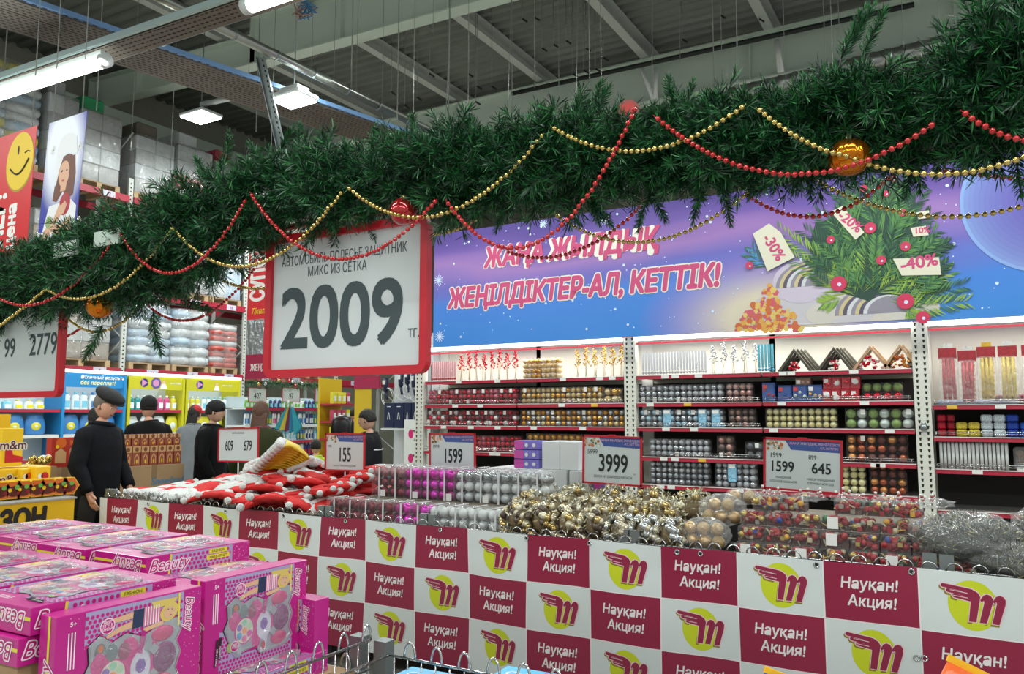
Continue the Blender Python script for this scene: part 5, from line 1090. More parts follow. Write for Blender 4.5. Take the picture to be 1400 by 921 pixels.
# ================================================================ FOREGROUND: pink make-up set boxes
MAG=M('box_magenta','#bd1a84',.32,coat=.3); MAGD=M('dot_magenta','#c2187f',.35); LILG=M('print_lilacgrey','#a79cc4',.4); YLB=M('label_yellow','#e0d43c',.4); TRAYS=M('tray_silver','#9ea3ad',.3,.3); PKW=M('print_white','#f2e6ee',.4); WINF=film('window_film',.14,bump=.7,bscale=14); BLK=M('print_black','#1b1618',.5)
SKD=M('doll_skin','#dcae8c',.5); BLON=M('doll_blond','#d9bc63',.5); DENIM=M('doll_denim','#263455',.5)
BL_,BW_,BT_=.425,.295,.07
def makeup_box():
    t=T('makeup_set_box','x','toy box',(0,0,-9))
    MB().rbox(-BW_,0,0,BL_,0,BT_-.001,MAG,.0015).build('carton',t)
    fa=frame((0,0,BT_-.001),(0,1,0),(-1,0,0)); U,V=BL_,BW_
    m=MB(); h=.0006
    # dotted lilac grounds
    m.poly(fa,[(.075,.20),(.365,.20),(.365,V-.004),(.075,V-.004)],LILG,h); m.poly(fa,[(.06,.004),(.36,.004),(.36,.045),(.06,.045)],LILG,h); m.poly(fa,[(.06,.045),(.13,.045),(.10,.12),(.06,.13)],LILG,h)
    for (a0,a1,b0,b1) in ((.08,.36,.205,V-.01),(.065,.355,.01,.045),(.065,.10,.05,.12)):
        b=b0; j=0
        while b<b1:
            a=a0+(.007 if j%2 else 0)
            while a<a1: m.disc(fa,a,b,.0055,MAGD,h+.0004,n=6); a+=.0135
            b+=.0118; j+=1
    m.build('dotted_print',t)
    # window with grey tray
    win=[(.085,.205),(.115,.225),(.15,.20),(.19,.215),(.24,.195),(.30,.22),(.345,.225),(.355,.19),(.34,.165),(.355,.13),(.34,.09),(.355,.06),(.33,.035),(.22,.03),(.20,.06),(.13,.05),(.095,.09),(.075,.13),(.09,.16)]
    m=MB(); m.poly(fa,grow(win,.004),BLK,.0009); m.poly(fa,win,TRAYS,.0014)
    for (a,b,ra,rb) in ((.20,.16,.03,.045),(.12,.15,.028,.03),(.205,.085,.02,.04),(.275,.12,.012,.07)): m.disc(fa,a,b,ra,MAGD,.0016,rb=rb,n=9)
    m.build('window_tray',t)
    def well(a,b,r,mt,nm,rb=None,h=.002,hh=.003,n=14):
        m=MB(); m.disc(fa,a,b,r*1.25,PKW,h,rb=(rb or r)*1.25,n=n); m.sph(fp(fa,a,b,h),1,mt,n,6,(rb or r,r,hh)); return m.build(nm,t)
    m=MB(); m.disc(fa,.155,.115,.040,MAGD,.0020,rb=.043,n=24); m.disc(fa,.155,.115,.035,M('pal_cream','#cfc7bd',.4),.0026,rb=.038,n=24); m.build('palette',t)
    for k,c in enumerate(('#8cc0a4','#7d5aa8','#3f8fc0','#d95a9a','#c7399a','#a7c9a4')):
        a=math.pi*.5+k*math.pi/3; m=MB(); m.disc(fa,.155+.023*math.cos(a),.115+.025*math.sin(a),.0105,M('eyeshadow%d'%k,c,.4),.0032,n=12); m.build('eyeshadow',t)
    m=MB(); m.disc(fa,.155,.115,.0105,M('eyeshadow_c','#df8a4e',.4),.0032,n=12); m.build('eyeshadow',t)
    m=MB(); m.disc(fa,.235,.115,.030,M('compact_white','#c9c6d6',.3),.0022,rb=.045,n=20); m.disc(fa,.235,.12,.016,M('compact_lilac','#7a4fa0',.35),.003,rb=.02,n=7); m.poly(fa,[(.225,.155),(.238,.15),(.25,.205),(.235,.215)],M('brush_handle','#b02a80',.3),.003); m.poly(fa,[(.22,.03),(.245,.04),(.25,.075),(.235,.08)],M('compact_white','#c9c6d6',.3),.003); m.disc(fa,.234,.052,.008,M('lips_red','#b8243c',.35),.0036,rb=.014,n=8); m.build('compact',t)
    SW=M('swirl_purple','#7d1f6c',.22,.2); SW2=M('swirl_dark','#5c1450',.3); m=MB(); m.sph(fp(fa,.308,.125,.001),1,SW,24,8,(.042,.037,.007))
    pts=[fp(fa,.308+.0022*k*.36*math.cos(k*.45),.125+.0024*k*.36*math.sin(k*.45),.008-.00009*k) for k in range(42)]; m.tube(pts,.0022,SW2,4); m.build('lip_disc',t)
    HP_=M('heart_pink','#c2206e',.25,.1)
    for (b,s_) in ((.19,1),(.062,-1)):
        m=MB(); m.sph(fp(fa,.300,b,.001),1,HP_,18,6,(.022,.036,.006)); m.build('heart_box',t)
    for (a,b) in ((.272,.155),(.272,.088)): m=MB(); fr2=(fp(fa,a,b,.002),(fa[1]+fa[2]).normalized(),(fa[2]-fa[1]).normalized()); m.fbox(fr2,-.011,.011,-.011,.011,0,.005,M('glitter_silver','#b5b6bd',.3,.6)); m.build('applicator',t)
    m=MB(); 
    for (a,b,r,mt) in ((.118,.185,.016,M('clip_grey','#5b6a6e',.4)),(.118,.192,.008,M('lip_or','#c7602c',.4)),(.115,.165,.014,MAGD),(.15,.175,.017,M('clip_grey','#5b6a6e',.4)),(.185,.17,.018,M('comb_plum','#8c2a5c',.4)),(.10,.075,.012,M('leaf_green','#9fb06a',.4)),(.13,.06,.018,M('glit2','#aeb3bb',.3,.4))): m.disc(fa,a,b,r,mt,.0026+.0002*R.random(),n=9,rb=r*1.3)
    m.build('small_accessories',t)
    # printed doll lying along the top edge
    m=MB(); h=.0018
    m.poly(fa,[(.12,.252),(.165,.249),(.213,.250),(.215,.268),(.165,.262),(.12,.260)],SKD,h); m.poly(fa,[(.135,.212),(.17,.222),(.213,.226),(.212,.245),(.165,.235),(.132,.220)],SKD,h+.0001); m.poly(fa,[(.205,.222),(.24,.222),(.245,.27),(.208,.27)],DENIM,h+.0002)
    m.poly(fa,[(.238,.222),(.288,.225),(.292,.268),(.24,.272)],M('doll_pinkstripe','#d8719a',.5),h+.0003)
    for k in range(6): m.poly(fa,[(.242+.008*k,.222),(.245+.008*k,.222),(.246+.008*k,.271),(.243+.008*k,.271)],PKW,h+.0005)
    m.poly(fa,[(.24,.205),(.30,.215),(.30,.226),(.238,.216)],SKD,h+.0006); m.disc(fa,.318,.245,.030,BLON,h+.0002,rb=.024,n=16,rot=.5); m.poly(fa,[(.27,.262),(.33,.265),(.345,.28),(.26,.282)],BLON,h+.0004)
    m.disc(fa,.318,.243,.016,SKD,h+.0007,rb=.019,n=14,rot=-1.2); m.disc(fa,.314,.252,.0018,DENIM,h+.0011,n=6); m.disc(fa,.326,.250,.0018,DENIM,h+.0011,n=6); m.disc(fa,.322,.235,.0035,M('lips_red','#b8243c',.35),h+.0011,n=8,rb=.0015); m.build('doll_print',t)
    m=MB(); m.disc(fa,.135,.245,.021,PKW,.0020,n=12); m.disc(fa,.135,.245,.0185,MAGD,.0023,n=12); m.text(fa,'BEST\nSTYLE\nSHOW',.135,.252,.011,PKW,.0026,.01,align='CENTER',line=.8)
    m.disc(fa,.118,.075,.017,PKW,.0030,n=12); m.disc(fa,.118,.075,.0148,MAGD,.0033,n=12); m.text(fa,'BEST\nSTYLE',.118,.077,.009,PKW,.0036,.01,align='CENTER',line=.8); m.build('round_badge',t)
    m=MB(); m.poly(fa,[(.346,.20),(.352,.20),(.352,V-.004),(.346,V-.004)],YLB,.0024); m.text(fa,'Beauty',.372,V-.02,.040,PKW,.0010,.055,shear=.3,rot=-math.pi/2,sx=.85); m.text(fa,'Beauty',.372,V-.02,.040,M('script_pink','#b8126f',.4),.0014,.0,shear=.3,rot=-math.pi/2,sx=.85)
    m.text(fa,'5+',.035,V-.03,.016,PKW,.001,.02); 
    for k in range(3): m.poly(fa,[(.032+.008*k,.16),(.035+.008*k,.16),(.035+.008*k,.25),(.032+.008*k,.25)],PKW,.0008)
    m.poly(fa,[(.055,.05),(.064,.05),(.068,.115),(.059,.115)],BLK,.0025); m.text(fa,'FASHION',.0635,.053,.0085,PKW,.003,.01,rot=1.52); m.poly(fa,[(.042,.03),(.051,.03),(.056,.11),(.047,.11)],BLK,.0025); m.text(fa,'MAKE-UP SET',.0505,.033,.0085,PKW,.003,.01,rot=1.50); m.build('front_lettering',t)
    m=MB()
    for k in range(90): a,b=(R.uniform(.36,U-.005),R.uniform(.01,V-.01)) if k%3 else (R.uniform(.005,U-.005),R.uniform(.275,V-.003)); m.disc(fa,a,b,R.uniform(.0006,.0013),PKW,.0006,n=5)
    m.build('speckle_print',t)
    m=MB(); m.poly(fa,win,WINF,.0105); 
    n=len(win); vs=[fp(fa,a,b,.0011) for a,b in win]+[fp(fa,a,b,.0105) for a,b in win]; m.add(vs,[(i,(i+1)%n,n+(i+1)%n,n+i) for i in range(n)],WINF); m.build('window_film',t)
    # long side (x=0)
    fs=frame((.0005,0,0),(0,1,0),(0,0,1)); m=MB(); m.poly(fs,[(.095,.003),(.345,.003),(.345,BT_-.004),(.095,BT_-.004)],LILG,.0002)
    b=.010; j=0
    while b<BT_-.008:
        a=.105+(.009 if j%2 else 0)
        while a<.34: m.disc(fs,a,b,.0066,MAGD,.0005,n=6); a+=.0175
        b+=.0145; j+=1
    m.poly(fs,[(.082,0),(.09,0),(.096,BT_-.002),(.088,BT_-.002)],YLB,.0007)
    m.poly(fs,[(.245,.046),(.322,.046),(.322,.062),(.245,.062)],YLB,.0009); m.poly(fs,[(.235,.026),(.332,.026),(.332,.042),(.235,.042)],YLB,.0009)
    m.text(fs,'FASHION',.2835,.0495,.0135,BLK,.0012,.01,align='CENTER'); m.text(fs,'MAKE-UP SET',.2835,.0295,.0125,BLK,.0012,.01,align='CENTER')
    SCP=M('script_pink','#b8126f',.4); m.text(fs,'Beauty',.008,.018,.058,PKW,.0010,.06,shear=.35,sx=.95); m.text(fs,'Beauty',.008,.018,.058,SCP,.0014,0,shear=.35,sx=.95)
    for k in range(50): m.disc(fs,R.uniform(.35,U-.004),R.uniform(.004,BT_-.006),R.uniform(.0006,.0014),PKW,.0004,n=5)
    m.build('side_print',t)
    fe=frame((0,-.0005,BT_),(-1,0,0),(0,0,-1)); m=MB(); m.poly(fe,[(0,.024),(BW_,.024),(BW_,.033),(0,.033)],YLB,.0003); m.text(fe,'Beauty',.02,.014,.062,PKW,.0006,.06,shear=.3,sx=.95); m.text(fe,'Beauty',.02,.014,.062,SCP,.0010,0,shear=.3,sx=.95); m.build('end_print',t)
    return t
MB0=makeup_box(); KIDS[MB0.name]=list(MB0.children); usedmb=[False]
def mbox(x,y,z,label,rz=0,stand=False,rx=0,facecam=False):
    if stand: rot=Matrix.Rotation(rz,3,'Z')@Matrix.Rotation(math.pi/2,3,'Y')
    elif facecam: rot=Matrix.Rotation(rz,3,'Z')@Matrix.Rotation(-math.pi/2,3,'Z')@Matrix.Rotation(math.pi/2,3,'Y')
    else: rot=Matrix.Rotation(rz,3,'Z')
    e=rot.to_euler()
    if not usedmb[0]: usedmb[0]=True; o=MB0; o.location=(x,y,z); o.rotation_euler=e; o['label']=label
    else: o=dup(MB0,(x,y,z),e,label)
    o['group']='pink make-up set boxes in the near basket'; return o
mbox(-2.053,1.150,.806,'pink make-up set box standing on edge at the lower left, nearest to the viewer',stand=True,rz=.0)
mbox(-2.12,1.640,.800,'pink make-up set box standing on edge right of the nearest standing one',stand=True,rz=0.0)
mbox(-2.40,2.10,.675,'pink make-up set box peeking out behind the right standing box',facecam=True)
mbox(-2.062,1.13,1.050,'pink make-up set box lying flat on top of the stack behind the nearest standing box',rz=.03)
mbox(-2.075,1.11,.977,'pink make-up set box lying directly below the top box at the left edge',rz=.02)
mbox(-2.385,1.16,1.050,'pink make-up set box lying flat at the left edge, left of the front stack',rz=.03)
mbox(-2.70,1.17,1.050,'pink make-up set box lying at the far left edge of the front row',rz=.01)
mbox(-2.10,1.66,.995,'pink make-up set box lying lower, between the standing box and the box lettered MAKE-UP SET',rz=.01)
mbox(-2.385,1.67,1.062,'pink make-up set box lying flat with its FASHION MAKE-UP SET side seen in full',rz=-.02)
mbox(-2.385,1.67,.990,'pink make-up set box lying under the box with the full FASHION MAKE-UP SET side',rz=-.0)
mbox(-2.71,1.66,1.062,'pink make-up set box lying flat in the rear row, second from its right end',rz=.02)
mbox(-2.72,1.66,.990,'pink make-up set box lying under the second box of the rear row',rz=.0)
mbox(-3.03,1.68,1.062,'pink make-up set box lying flat in the rear row, third from its right end',rz=.01)
mbox(-3.34,1.66,1.062,'pink make-up set box lying flat in the rear row, at the left edge',rz=-.01)
mbox(-3.03,1.15,1.04,'pink make-up set box lying beyond the left edge of the front row',rz=.0)
mbox(-1.955,1.66,.728,'pink make-up set box lying flat below the right standing box at the basket rim',rz=.02)
mbox(-1.955,1.20,.728,'pink make-up set box lying flat below the nearest standing box',rz=.0)
CARDB=M('cardboard','#a98b66',.75,var=.06,vscale=5)
MB().box(-3.64,-2.09,1.12,2.08,.5,.975,CARDB).build('display_carton',None,'open cardboard carton carrying the lying pink boxes','carton')
MB().box(-2.26,-1.94,1.15,2.2,.5,.70,CARDB).box(-2.26,-1.94,1.15,2.09,.70,.727,CARDB).build('display_carton',None,'low cardboard carton under the standing pink boxes','carton')
# near basket
t=T('near_basket','galvanised wire basket holding the pink boxes in the foreground','basket',(-2.8,1.6,0))
def rim(m,a,b,z,r=.005): m.tube([(a[0],a[1],z),(b[0],b[1],z)],r,CHROME,6)
m=MB()
for z in (.80,.70,.60): rim(m,(-1.905,.9),(-1.905,2.24),z); rim(m,(-3.75,2.24),(-1.905,2.24),z-.12)
for k in range(24): m.tube([(-1.905,.92+k*.057,.5),(-1.905,.92+k*.057,.80)],.003,CHROME,4)
for k in range(31): m.tube([(-3.72+k*.06,2.24,.5),(-3.72+k*.06,2.24,.68)],.003,CHROME,4)
m.build('wire_sides',t,world=True)
L2=MB(); L2.tube([(.024*math.cos(k*math.pi/8),0,.055*math.sin(k*math.pi/8)) for k in range(9)],.0045,CHROME,6); L2=L2.mesh('wire_loop')
for k in range(11): o=obj('wire_loop',L2,t,loc=Vector((-1.905,1.02+k*.12,.80))-t.location); o.rotation_euler=(0,0,math.pi/2)
o=obj('wire_loop',L2,t,loc=Vector((-2.02,2.24,.68))-t.location)
MB().box(-2.01,-1.955,2.245,2.295,0,.80,GALV).box(-3.78,-3.73,2.24,2.29,0,.86,GALV).box(-1.93,-1.88,.9,.95,0,.80,GALV).build('post',t,world=True); MB().box(-3.75,-1.9,.9,2.24,.48,.5,GALV).build('bottom',t,world=True)
t=T('near_basket','galvanised wire basket at the bottom centre in front of the banner, holding blue boxes','basket',(-.8,1.9,0))
m=MB()
for z in (.75,.66,.56): rim(m,(-1.84,2.27),(1.2,2.27),z); rim(m,(-1.84,.9),(-1.84,2.27),z)
for k in range(50): m.tube([(-1.82+k*.06,2.27,.45),(-1.82+k*.06,2.27,.75)],.003,CHROME,4)
m.build('wire_sides',t,world=True)
for k in range(24): o=obj('wire_loop',L2,t,loc=Vector((-1.75+k*.115,2.27,.75))-t.location); o.rotation_euler=(0,0,R.uniform(-.1,.1))
MB().box(-1.915,-1.86,2.27,2.32,0,.79,GALV).box(1.2,1.25,2.27,2.32,0,.84,GALV).build('post',t,world=True); MB().box(-1.84,1.2,.9,2.27,.43,.45,GALV).build('bottom',t,world=True)
SKB=M('pack_skyblue','#4fb0e0',.35); 
for k,(px,py,lb) in enumerate(((560,909,'left'),(692,908,'right'))):
    a=P(px,py+8,Z=.70); t=T('blue_box','bright blue box at the bottom centre, the %s of the two in the near basket'%lb,'box',(a.x,a.y-.12,.451),.05); MB().rbox(0,.20,0,.14,0,.26,SKB,.004).build('carton',t); m=MB(); m.text(frame((0,0,.261),(1,0,0),(0,1,0)),'Color',.03,.05,.05,PKW,.001,.02,shear=.3); m.poly(frame((0,0,.261),(1,0,0),(0,1,0)),[(.15,.02),(.19,.03),(.19,.12),(.16,.12)],MAGD,.0005); m.build('print',t)
m=MB(); m.box(-1.8,1.15,1.2,2.0,.451,.47,M('pale_carton','#c9c6c0',.6)); m.build('display_carton',None,'pale flat carton on the bottom of the near basket','carton')
# bags poking in at the bottom right
ORB=M('bag_orange','#e0622a',.3,bump=.5,bscale=14); YEB=M('bag_yellow','#efb51e',.3,bump=.4,bscale=14)
def bag(px,py,d,w_,Hh,label,cols,tilt):
    p=P(px,py,d=d); t=T('snack_bag',label,'bag',(p.x,p.y,p.z-Hh),.45); t.rotation_euler=(0,tilt,.45)
    rings=[]; n=18
    for i in range(10):
        f=i/9; wi=w_*.5*(1+.04*math.sin(i*2)); de=.05*math.sin(math.pi*min(.97,max(.02,f)))**.6+.002
        rings.append([(wi*math.copysign(abs(math.cos(2*math.pi*k/n))**.6,math.cos(2*math.pi*k/n)),de*math.sin(2*math.pi*k/n),Hh*(f*.92)) for k in range(n)])
    MB().loft(rings,cols[0]).build('pouch',t); MB().box(-w_*.5,w_*.5,-.003,.003,Hh*.92,Hh*.955,cols[1]).build('top_seal',t)
    m=MB(); fr_=frame((0,-.055,Hh*.75),(1,0,0),(0,0,1)); m.disc(fr_,.02,0,.035,PKW,0,n=9); m.disc(fr_,-.04,-.02,.02,YEB,0,n=9); m.build('print',t)
bag(1232,878,1.75,.18,.44,'orange and yellow bag poking up at the bottom right in front of the banner',(ORB,YEB),.45)
bag(1000,896,1.95,.12,.42,'small blue bag with a yellow corner poking up at the bottom edge',(M('bag_blue','#27408c',.3),YEB),.35)
# ================================================================ LEFT: pallet racking
XR_=-14.4; YRS=[3.35,6.35,9.37,12.34,15.4,18.4]; LV=[2.52,4.08,5.97]; RKR=M('rack_beam','#a8243c',.45); RKU=M('rack_upright','#c9cbc6',.45,.1)
PN=['nearest the left edge','second','between the blue and the yellow headers','right of the yellow headers','fifth along the racking','sixth along the racking']
for k,y in enumerate(YRS):
    t=T('pallet_rack_frame','pale grey racking frame, %s'%PN[k],'rack frame',(XR_,y,0)); m=MB()
    for x in (0,-1.1): m.box(x-.05,x+.0,-.05,.05,0,(7.0 if k!=2 and k!=3 else 6.35),RKU)
    m.build('upright',t); m=MB(); z=.3
    while z<6: m.tube([(-.03,0,z),(-1.1,0,z+.7)],.018,RKU,5); m.tube([(-1.1,0,z+.7),(-.03,0,z+1.4)],.018,RKU,5); z+=1.4
    m.build('brace',t); m=MB(); z=1.9
    while z<6.3: m.add([(.001,-.02,z),(.001,.02,z),(.001,.012,z+.03),(.001,-.012,z+.03)],[(0,1,2,3)],SLOT); z+=.08
    m.build('slots',t,kind='stuff')
NUM=iter([73,75,77,79,81,83,41,43,44,45,47,49,5,9,10,11,12,15,17,18,19,20]); LVN=['lowest','middle','upper']
def dist(s_): return s_
for li,z in enumerate(LV):
    for k in range(5):
        t=T('rack_beam','crimson racking beam on the %s level, bay %s'%(LVN[li],['one from the left edge','two, above the blue header','three, above the yellow headers','four, behind the small price signs','five, farthest right'][k]),'rack beam',(XR_,YRS[k],z))
        m=MB(); L=YRS[k+1]-YRS[k]; m.box(0,.05,.05,L-.05,-.13,0,RKR); m.box(-1.15,-1.1,.05,L-.05,-.13,0,RKR); m.build('beam',t)
        for q in range(3):
            m=MB(); fr_=frame((.051,.5+q*.95,-.125),(0,1,0),(0,0,1)); m.fbox(fr_,0,.26,.005,.12,0,.002,M('label_lilac','#c9c3d6',.5))
            s_=['73','75','76','5','43','44','45','10','11','12'][(li*3+q+k)%10]; m.text(fr_,s_,.13,.03,.085,M('num_wine','#7a2350',.5),.004,.02,align='CENTER'); m.build('bay_label',t)
WRAP=film('stretch_wrap',.20,bump=1.6,bscale=5,rough=.14); WOODP=M('pallet_wood','#b59c78',.75,var=.15,vscale=6)
def load(y,z,w_,Hh,cols,label,sacks=True,layers=6,d=1.0,seed=0,topc=None):
    t=T('pallet_load',label,'pallet load',(XR_-.52,y,z)); rn=random.Random(seed+int(y*10))
    m=MB(); m.box(-d/2,d/2,-w_/2,w_/2,.11,.14,WOODP)
    for q in (-w_/2+.05,0,w_/2-.05): m.box(-d/2,d/2,q-.05,q+.05,0,.11,WOODP)
    m.build('pallet',t)
    lh=Hh/layers
    for i in range(layers):
        nn=2 if sacks else 2
        for j in range(nn):
            m=MB(); mt=cols[(i+j*(rn.random()<.4))%len(cols)]; y0=-w_/2+j*w_/nn; y1=y0+w_/nn; dx=rn.uniform(-.03,.03); z0=.14+i*lh
            if sacks:
                m.sph(((dx),(y0+y1)/2,z0+lh/2),1,mt,16,8,(d*.52,w_/nn*.53,lh*.60),lambda dd,th,ph:(max(abs(dd.x),abs(dd.y),abs(dd.z))**-.75)*(1+.05*noise.noise(dd*3+Vector((i,j,seed)))))
            else: m.rbox(-d/2+.02+dx,d/2-.02+dx,y0+.005,y1-.005,z0,z0+lh-.006,mt,.012)
            m.build('sack' if sacks else 'carton',t)
    m=MB(); n=6; rings=[]; N_=28
    for i in range(8):
        f=i/7; zz=.12+(Hh+.04)*f; ring=[]
        for q in range(N_):
            a=2*math.pi*q/N_; c,s_=math.cos(a),math.sin(a); k_=1/max(abs(c),abs(s_)); r_=1+.015*math.sin(a*5+i*2.1+seed)
            ring.append((c*k_*(d/2+.02)*r_,s_*k_*(w_/2+.005)*r_,zz))
        rings.append(ring)
    m.loft(rings,WRAP); m.build('stretch_wrap',t)
    if topc:
        m=MB(); m.rbox(-d*.4,d*.4,-w_*.42,w_*.1,Hh+.15,Hh+.45,topc,.03); m.build('top_carton',t)
    return t
def cm(k,c,**a): return M('load_'+k,c,.45,var=.12,vscale=7,bump=.8,bscale=9,**a)
GRY=cm('grey','#a5a7a8'); GRYW=cm('white','#c3c8cc'); BLUI=cm('iceblue','#a5b9cc'); REDP=cm('redpack','#c04a40'); BRNB=cm('cardb','#8f8478'); DKB=cm('dark','#6a625a'); YLW=cm('yell','#c9c04a'); BLU2=cm('blue','#6d93bd'); GRN=cm('green','#2f9a66'); PNK=cm('pink','#b8465c')
# upper level (z 5.97)
load(6.98,5.97,1.15,1.75,[BLUI,BLU2,GRYW,YLW,BLUI,GRYW],'tall wrapped load of blue and white packs, upper level, left edge',layers=10,seed=1)
load(5.75,5.97,.95,1.7,[YLW,BLUI,GRYW],'wrapped load of yellow and white packs cut by the left edge on the upper level',layers=10,seed=2)
load(7.98,5.97,.6,1.45,[GRY,GRYW],'grey wrapped load behind the girl poster on the upper level',False,4,seed=3,topc=GRY)
load(8.72,5.97,.85,1.35,[GRY,GRYW,GRY,GRY],'grey wrapped load with a green pack on top, right of the girl poster',False,4,seed=4,topc=GRN)
load(9.9,5.97,.9,1.2,[GRY,GRYW],'pale wrapped carton load next to the upright top on the upper level',False,4,seed=5,topc=DKB)
load(10.88,5.97,.85,1.3,[GRYW,PNK,GRYW],'wrapped load with a red and white printed layer on the upper level',False,4,seed=6,topc=GRYW)
load(11.8,5.97,.8,1.2,[BRNB,GRY],'brown and grey wrapped load left of the upper fir garland tips',False,4,seed=7,topc=PNK)
load(12.9,5.97,.85,1.5,[GRYW,GRY],'narrow silver wrapped load right of the printed loads on the upper level',False,4,seed=8)
load(13.9,5.97,.9,1.2,[BRNB,DKB],'brown wrapped load farthest right on the upper level',False,3,seed=9)
# middle level (4.08)
for k,(y,w_,h_,c,sk,lb) in enumerate(((5.0,.9,1.2,[GRY,GRYW],0,'grey wrapped load at the left edge on the middle level'),(6.9,.9,1.3,[GRYW,GRY],0,'pale wrapped load behind the red smiley poster on the middle level'),(8.0,.9,1.1,[BRNB,GRY],0,'brown wrapped load hidden by the garland on the middle level'),(9.95,.85,1.0,[GRY,BRNB],0,'grey wrapped load just above the white load on the middle level'),(10.9,.85,1.15,[GRY,GRYW,GRY],0,'grey wrapped carton load left of the bay post on the middle level'),(11.8,.85,1.3,[GRYW,BLUI],0,'pale blue wrapped carton load beside the post on the middle level'),(13.0,.9,1.2,[GRY,BRNB],0,'grey load behind the red and silver poster on the middle level'),(14.2,.9,1.0,[BRNB],0,'brown load right of the red and silver poster on the middle level'))):
    load(y,4.08,w_,h_,c,lb,bool(sk),4,seed=20+k)
# lowest level (2.52)
for k,(y,w_,h_,c,sk,ly,lb) in enumerate(((5.2,.9,1.1,[GRYW],1,5,'white sack load at the left edge on the lowest level'),(7.3,.8,1.2,[GRYW,PNK,GRYW],1,5,'white and pink sack load left of the cardboard load on the lowest level'),(8.55,1.15,1.0,[BRNB,GRY],0,3,'wide brown wrapped carton load left of the post on the lowest level'),(9.98,.93,1.22,[BLUI,GRYW,BLUI],1,7,'tall pale blue sack load right of the post on the lowest level'),(10.95,.90,1.18,[GRYW,GRYW,BLUI],1,6,'tall white sack load in the middle of the yellow header bay'),(11.83,.70,.95,[REDP,GRYW,REDP],1,8,'shorter red and white pack load on the lowest level'),(13.1,.9,1.1,[GRY],0,4,'grey load behind the crimson ЖЕҢІЛ poster band'),(14.4,.9,1.0,[GRY,BRNB],0,4,'brown load farthest right on the lowest level'))):
    load(y,2.52,w_,h_,c,lb,bool(sk),ly,seed=40+k)
# ---- detergent gondolas in front of the rack
XG=-13.2
HB=M('header_blue','#2080bd',.4); HY=M('header_yellow','#beb822',.4); SHW=M('shelf_white','#cfd2d2',.5); PANB=M('gondola_back','#b9c4cb',.6)
def xy(px,py,X=XG): q=P(px,py,X=X); return q.y,q.z
def gondola(px0,px1,head,label,zs,X=XG,top=None,dep=.5,ztop=2.35):
    y0=xy(px0,550,X)[0]; y1=xy(px1,550,X)[0]; t=T('gondola_shelf',label,'shelving',(X,y0,0)); L=y1-y0
    MB().box(-dep-.03,-dep,0,L,.05,ztop,PANB).build('back_panel',t)
    for z in zs: MB().box(-dep,0,0,L,z-.03,z,SHW).build('shelf_board',t); m=MB(); m.box(0,.006,0,L,z-.05,z,RKR if zs.index(z)%2==0 else SHW); m.build('price_strip',t); 
    if head:
        MB().box(-.02,.0,0,L,2.08,2.32,head).build('header_board',t); MB().box(-.05,.02,0,L,2.33,2.38,M('strip_glow2','#fbfff9',.5,emit=3)).build('header_lamp',t)
    for a in ((0,L-.06) if head else ()): MB().box(-dep,.02,a,a+.05,0,2.32,head or SHW).build('side_panel',t)
    return t,y0,y1
zsA=[1.70,1.28,.88,.45]
t,ya0,ya1=gondola(84,172,HB,'detergent shelving with blue header above the man in the beret',zsA)
fr_=frame((.003,.3,2.12),(0,1,0),(0,0,1)); m=MB(); m.text(fr_,'Отличный результат',.0,.11,.085,WHITE,.002,.02,shear=.2); m.text(fr_,'без переплат!',.0,.01,.095,M('pale_yellow','#eee9a0',.5),.002,.02,shear=.2); m.disc(fr_,1.45,.08,.11,M('emblem_violet','#5a4a9c',.4),.002,n=7); m.disc(fr_,1.45,.08,.07,M('emblem_pink','#c98ab0',.4),.003,n=7); m.build('header_print',t)
t,yb0,yb1=gondola(174,252,HY,'detergent shelving with yellow header, left one of the pair',zsA)
def hprint(t):
    fr_=frame((.003,.1,2.1),(0,1,0),(0,0,1)); m=MB(); m.disc(fr_,.22,.10,.08,M('emblem_navy','#232a7a',.4),.002,n=18); m.poly(fr_,[(.17,.03),(.29,.10),(.17,.17)],M('emblem_pink','#c98ab0',.4),.003); m.disc(fr_,.62,.12,.035,SKD,.002,n=12); m.poly(fr_,[(.55,0),(.70,0),(.66,.09),(.59,.09)],WHITE,.002); m.text(fr_,'чисто и свежо',.76,.09,.05,WHITE,.002,.01,sx=.7); m.build('header_print',t)
hprint(t)
t,yc0,yc1=gondola(253,328,HY,'detergent shelving with yellow header, right one of the pair',zsA); hprint(t)
t,yd0,yd1=gondola(-30,83,None,'open white detergent shelving at the left edge below the 2779 sign',zsA)
BOTC=[M('bot_white','#dfe6ea',.35),M('bot_blue','#3f7fc0',.3),M('bot_cyan','#7ec3dc',.3),M('bot_pink','#c94f8a',.3),M('bot_yel','#d9cf3a',.3),M('bot_navy','#2a3470',.3),M('bot_teal','#2f8f96',.3),M('bot_green','#6fb04a',.3)]
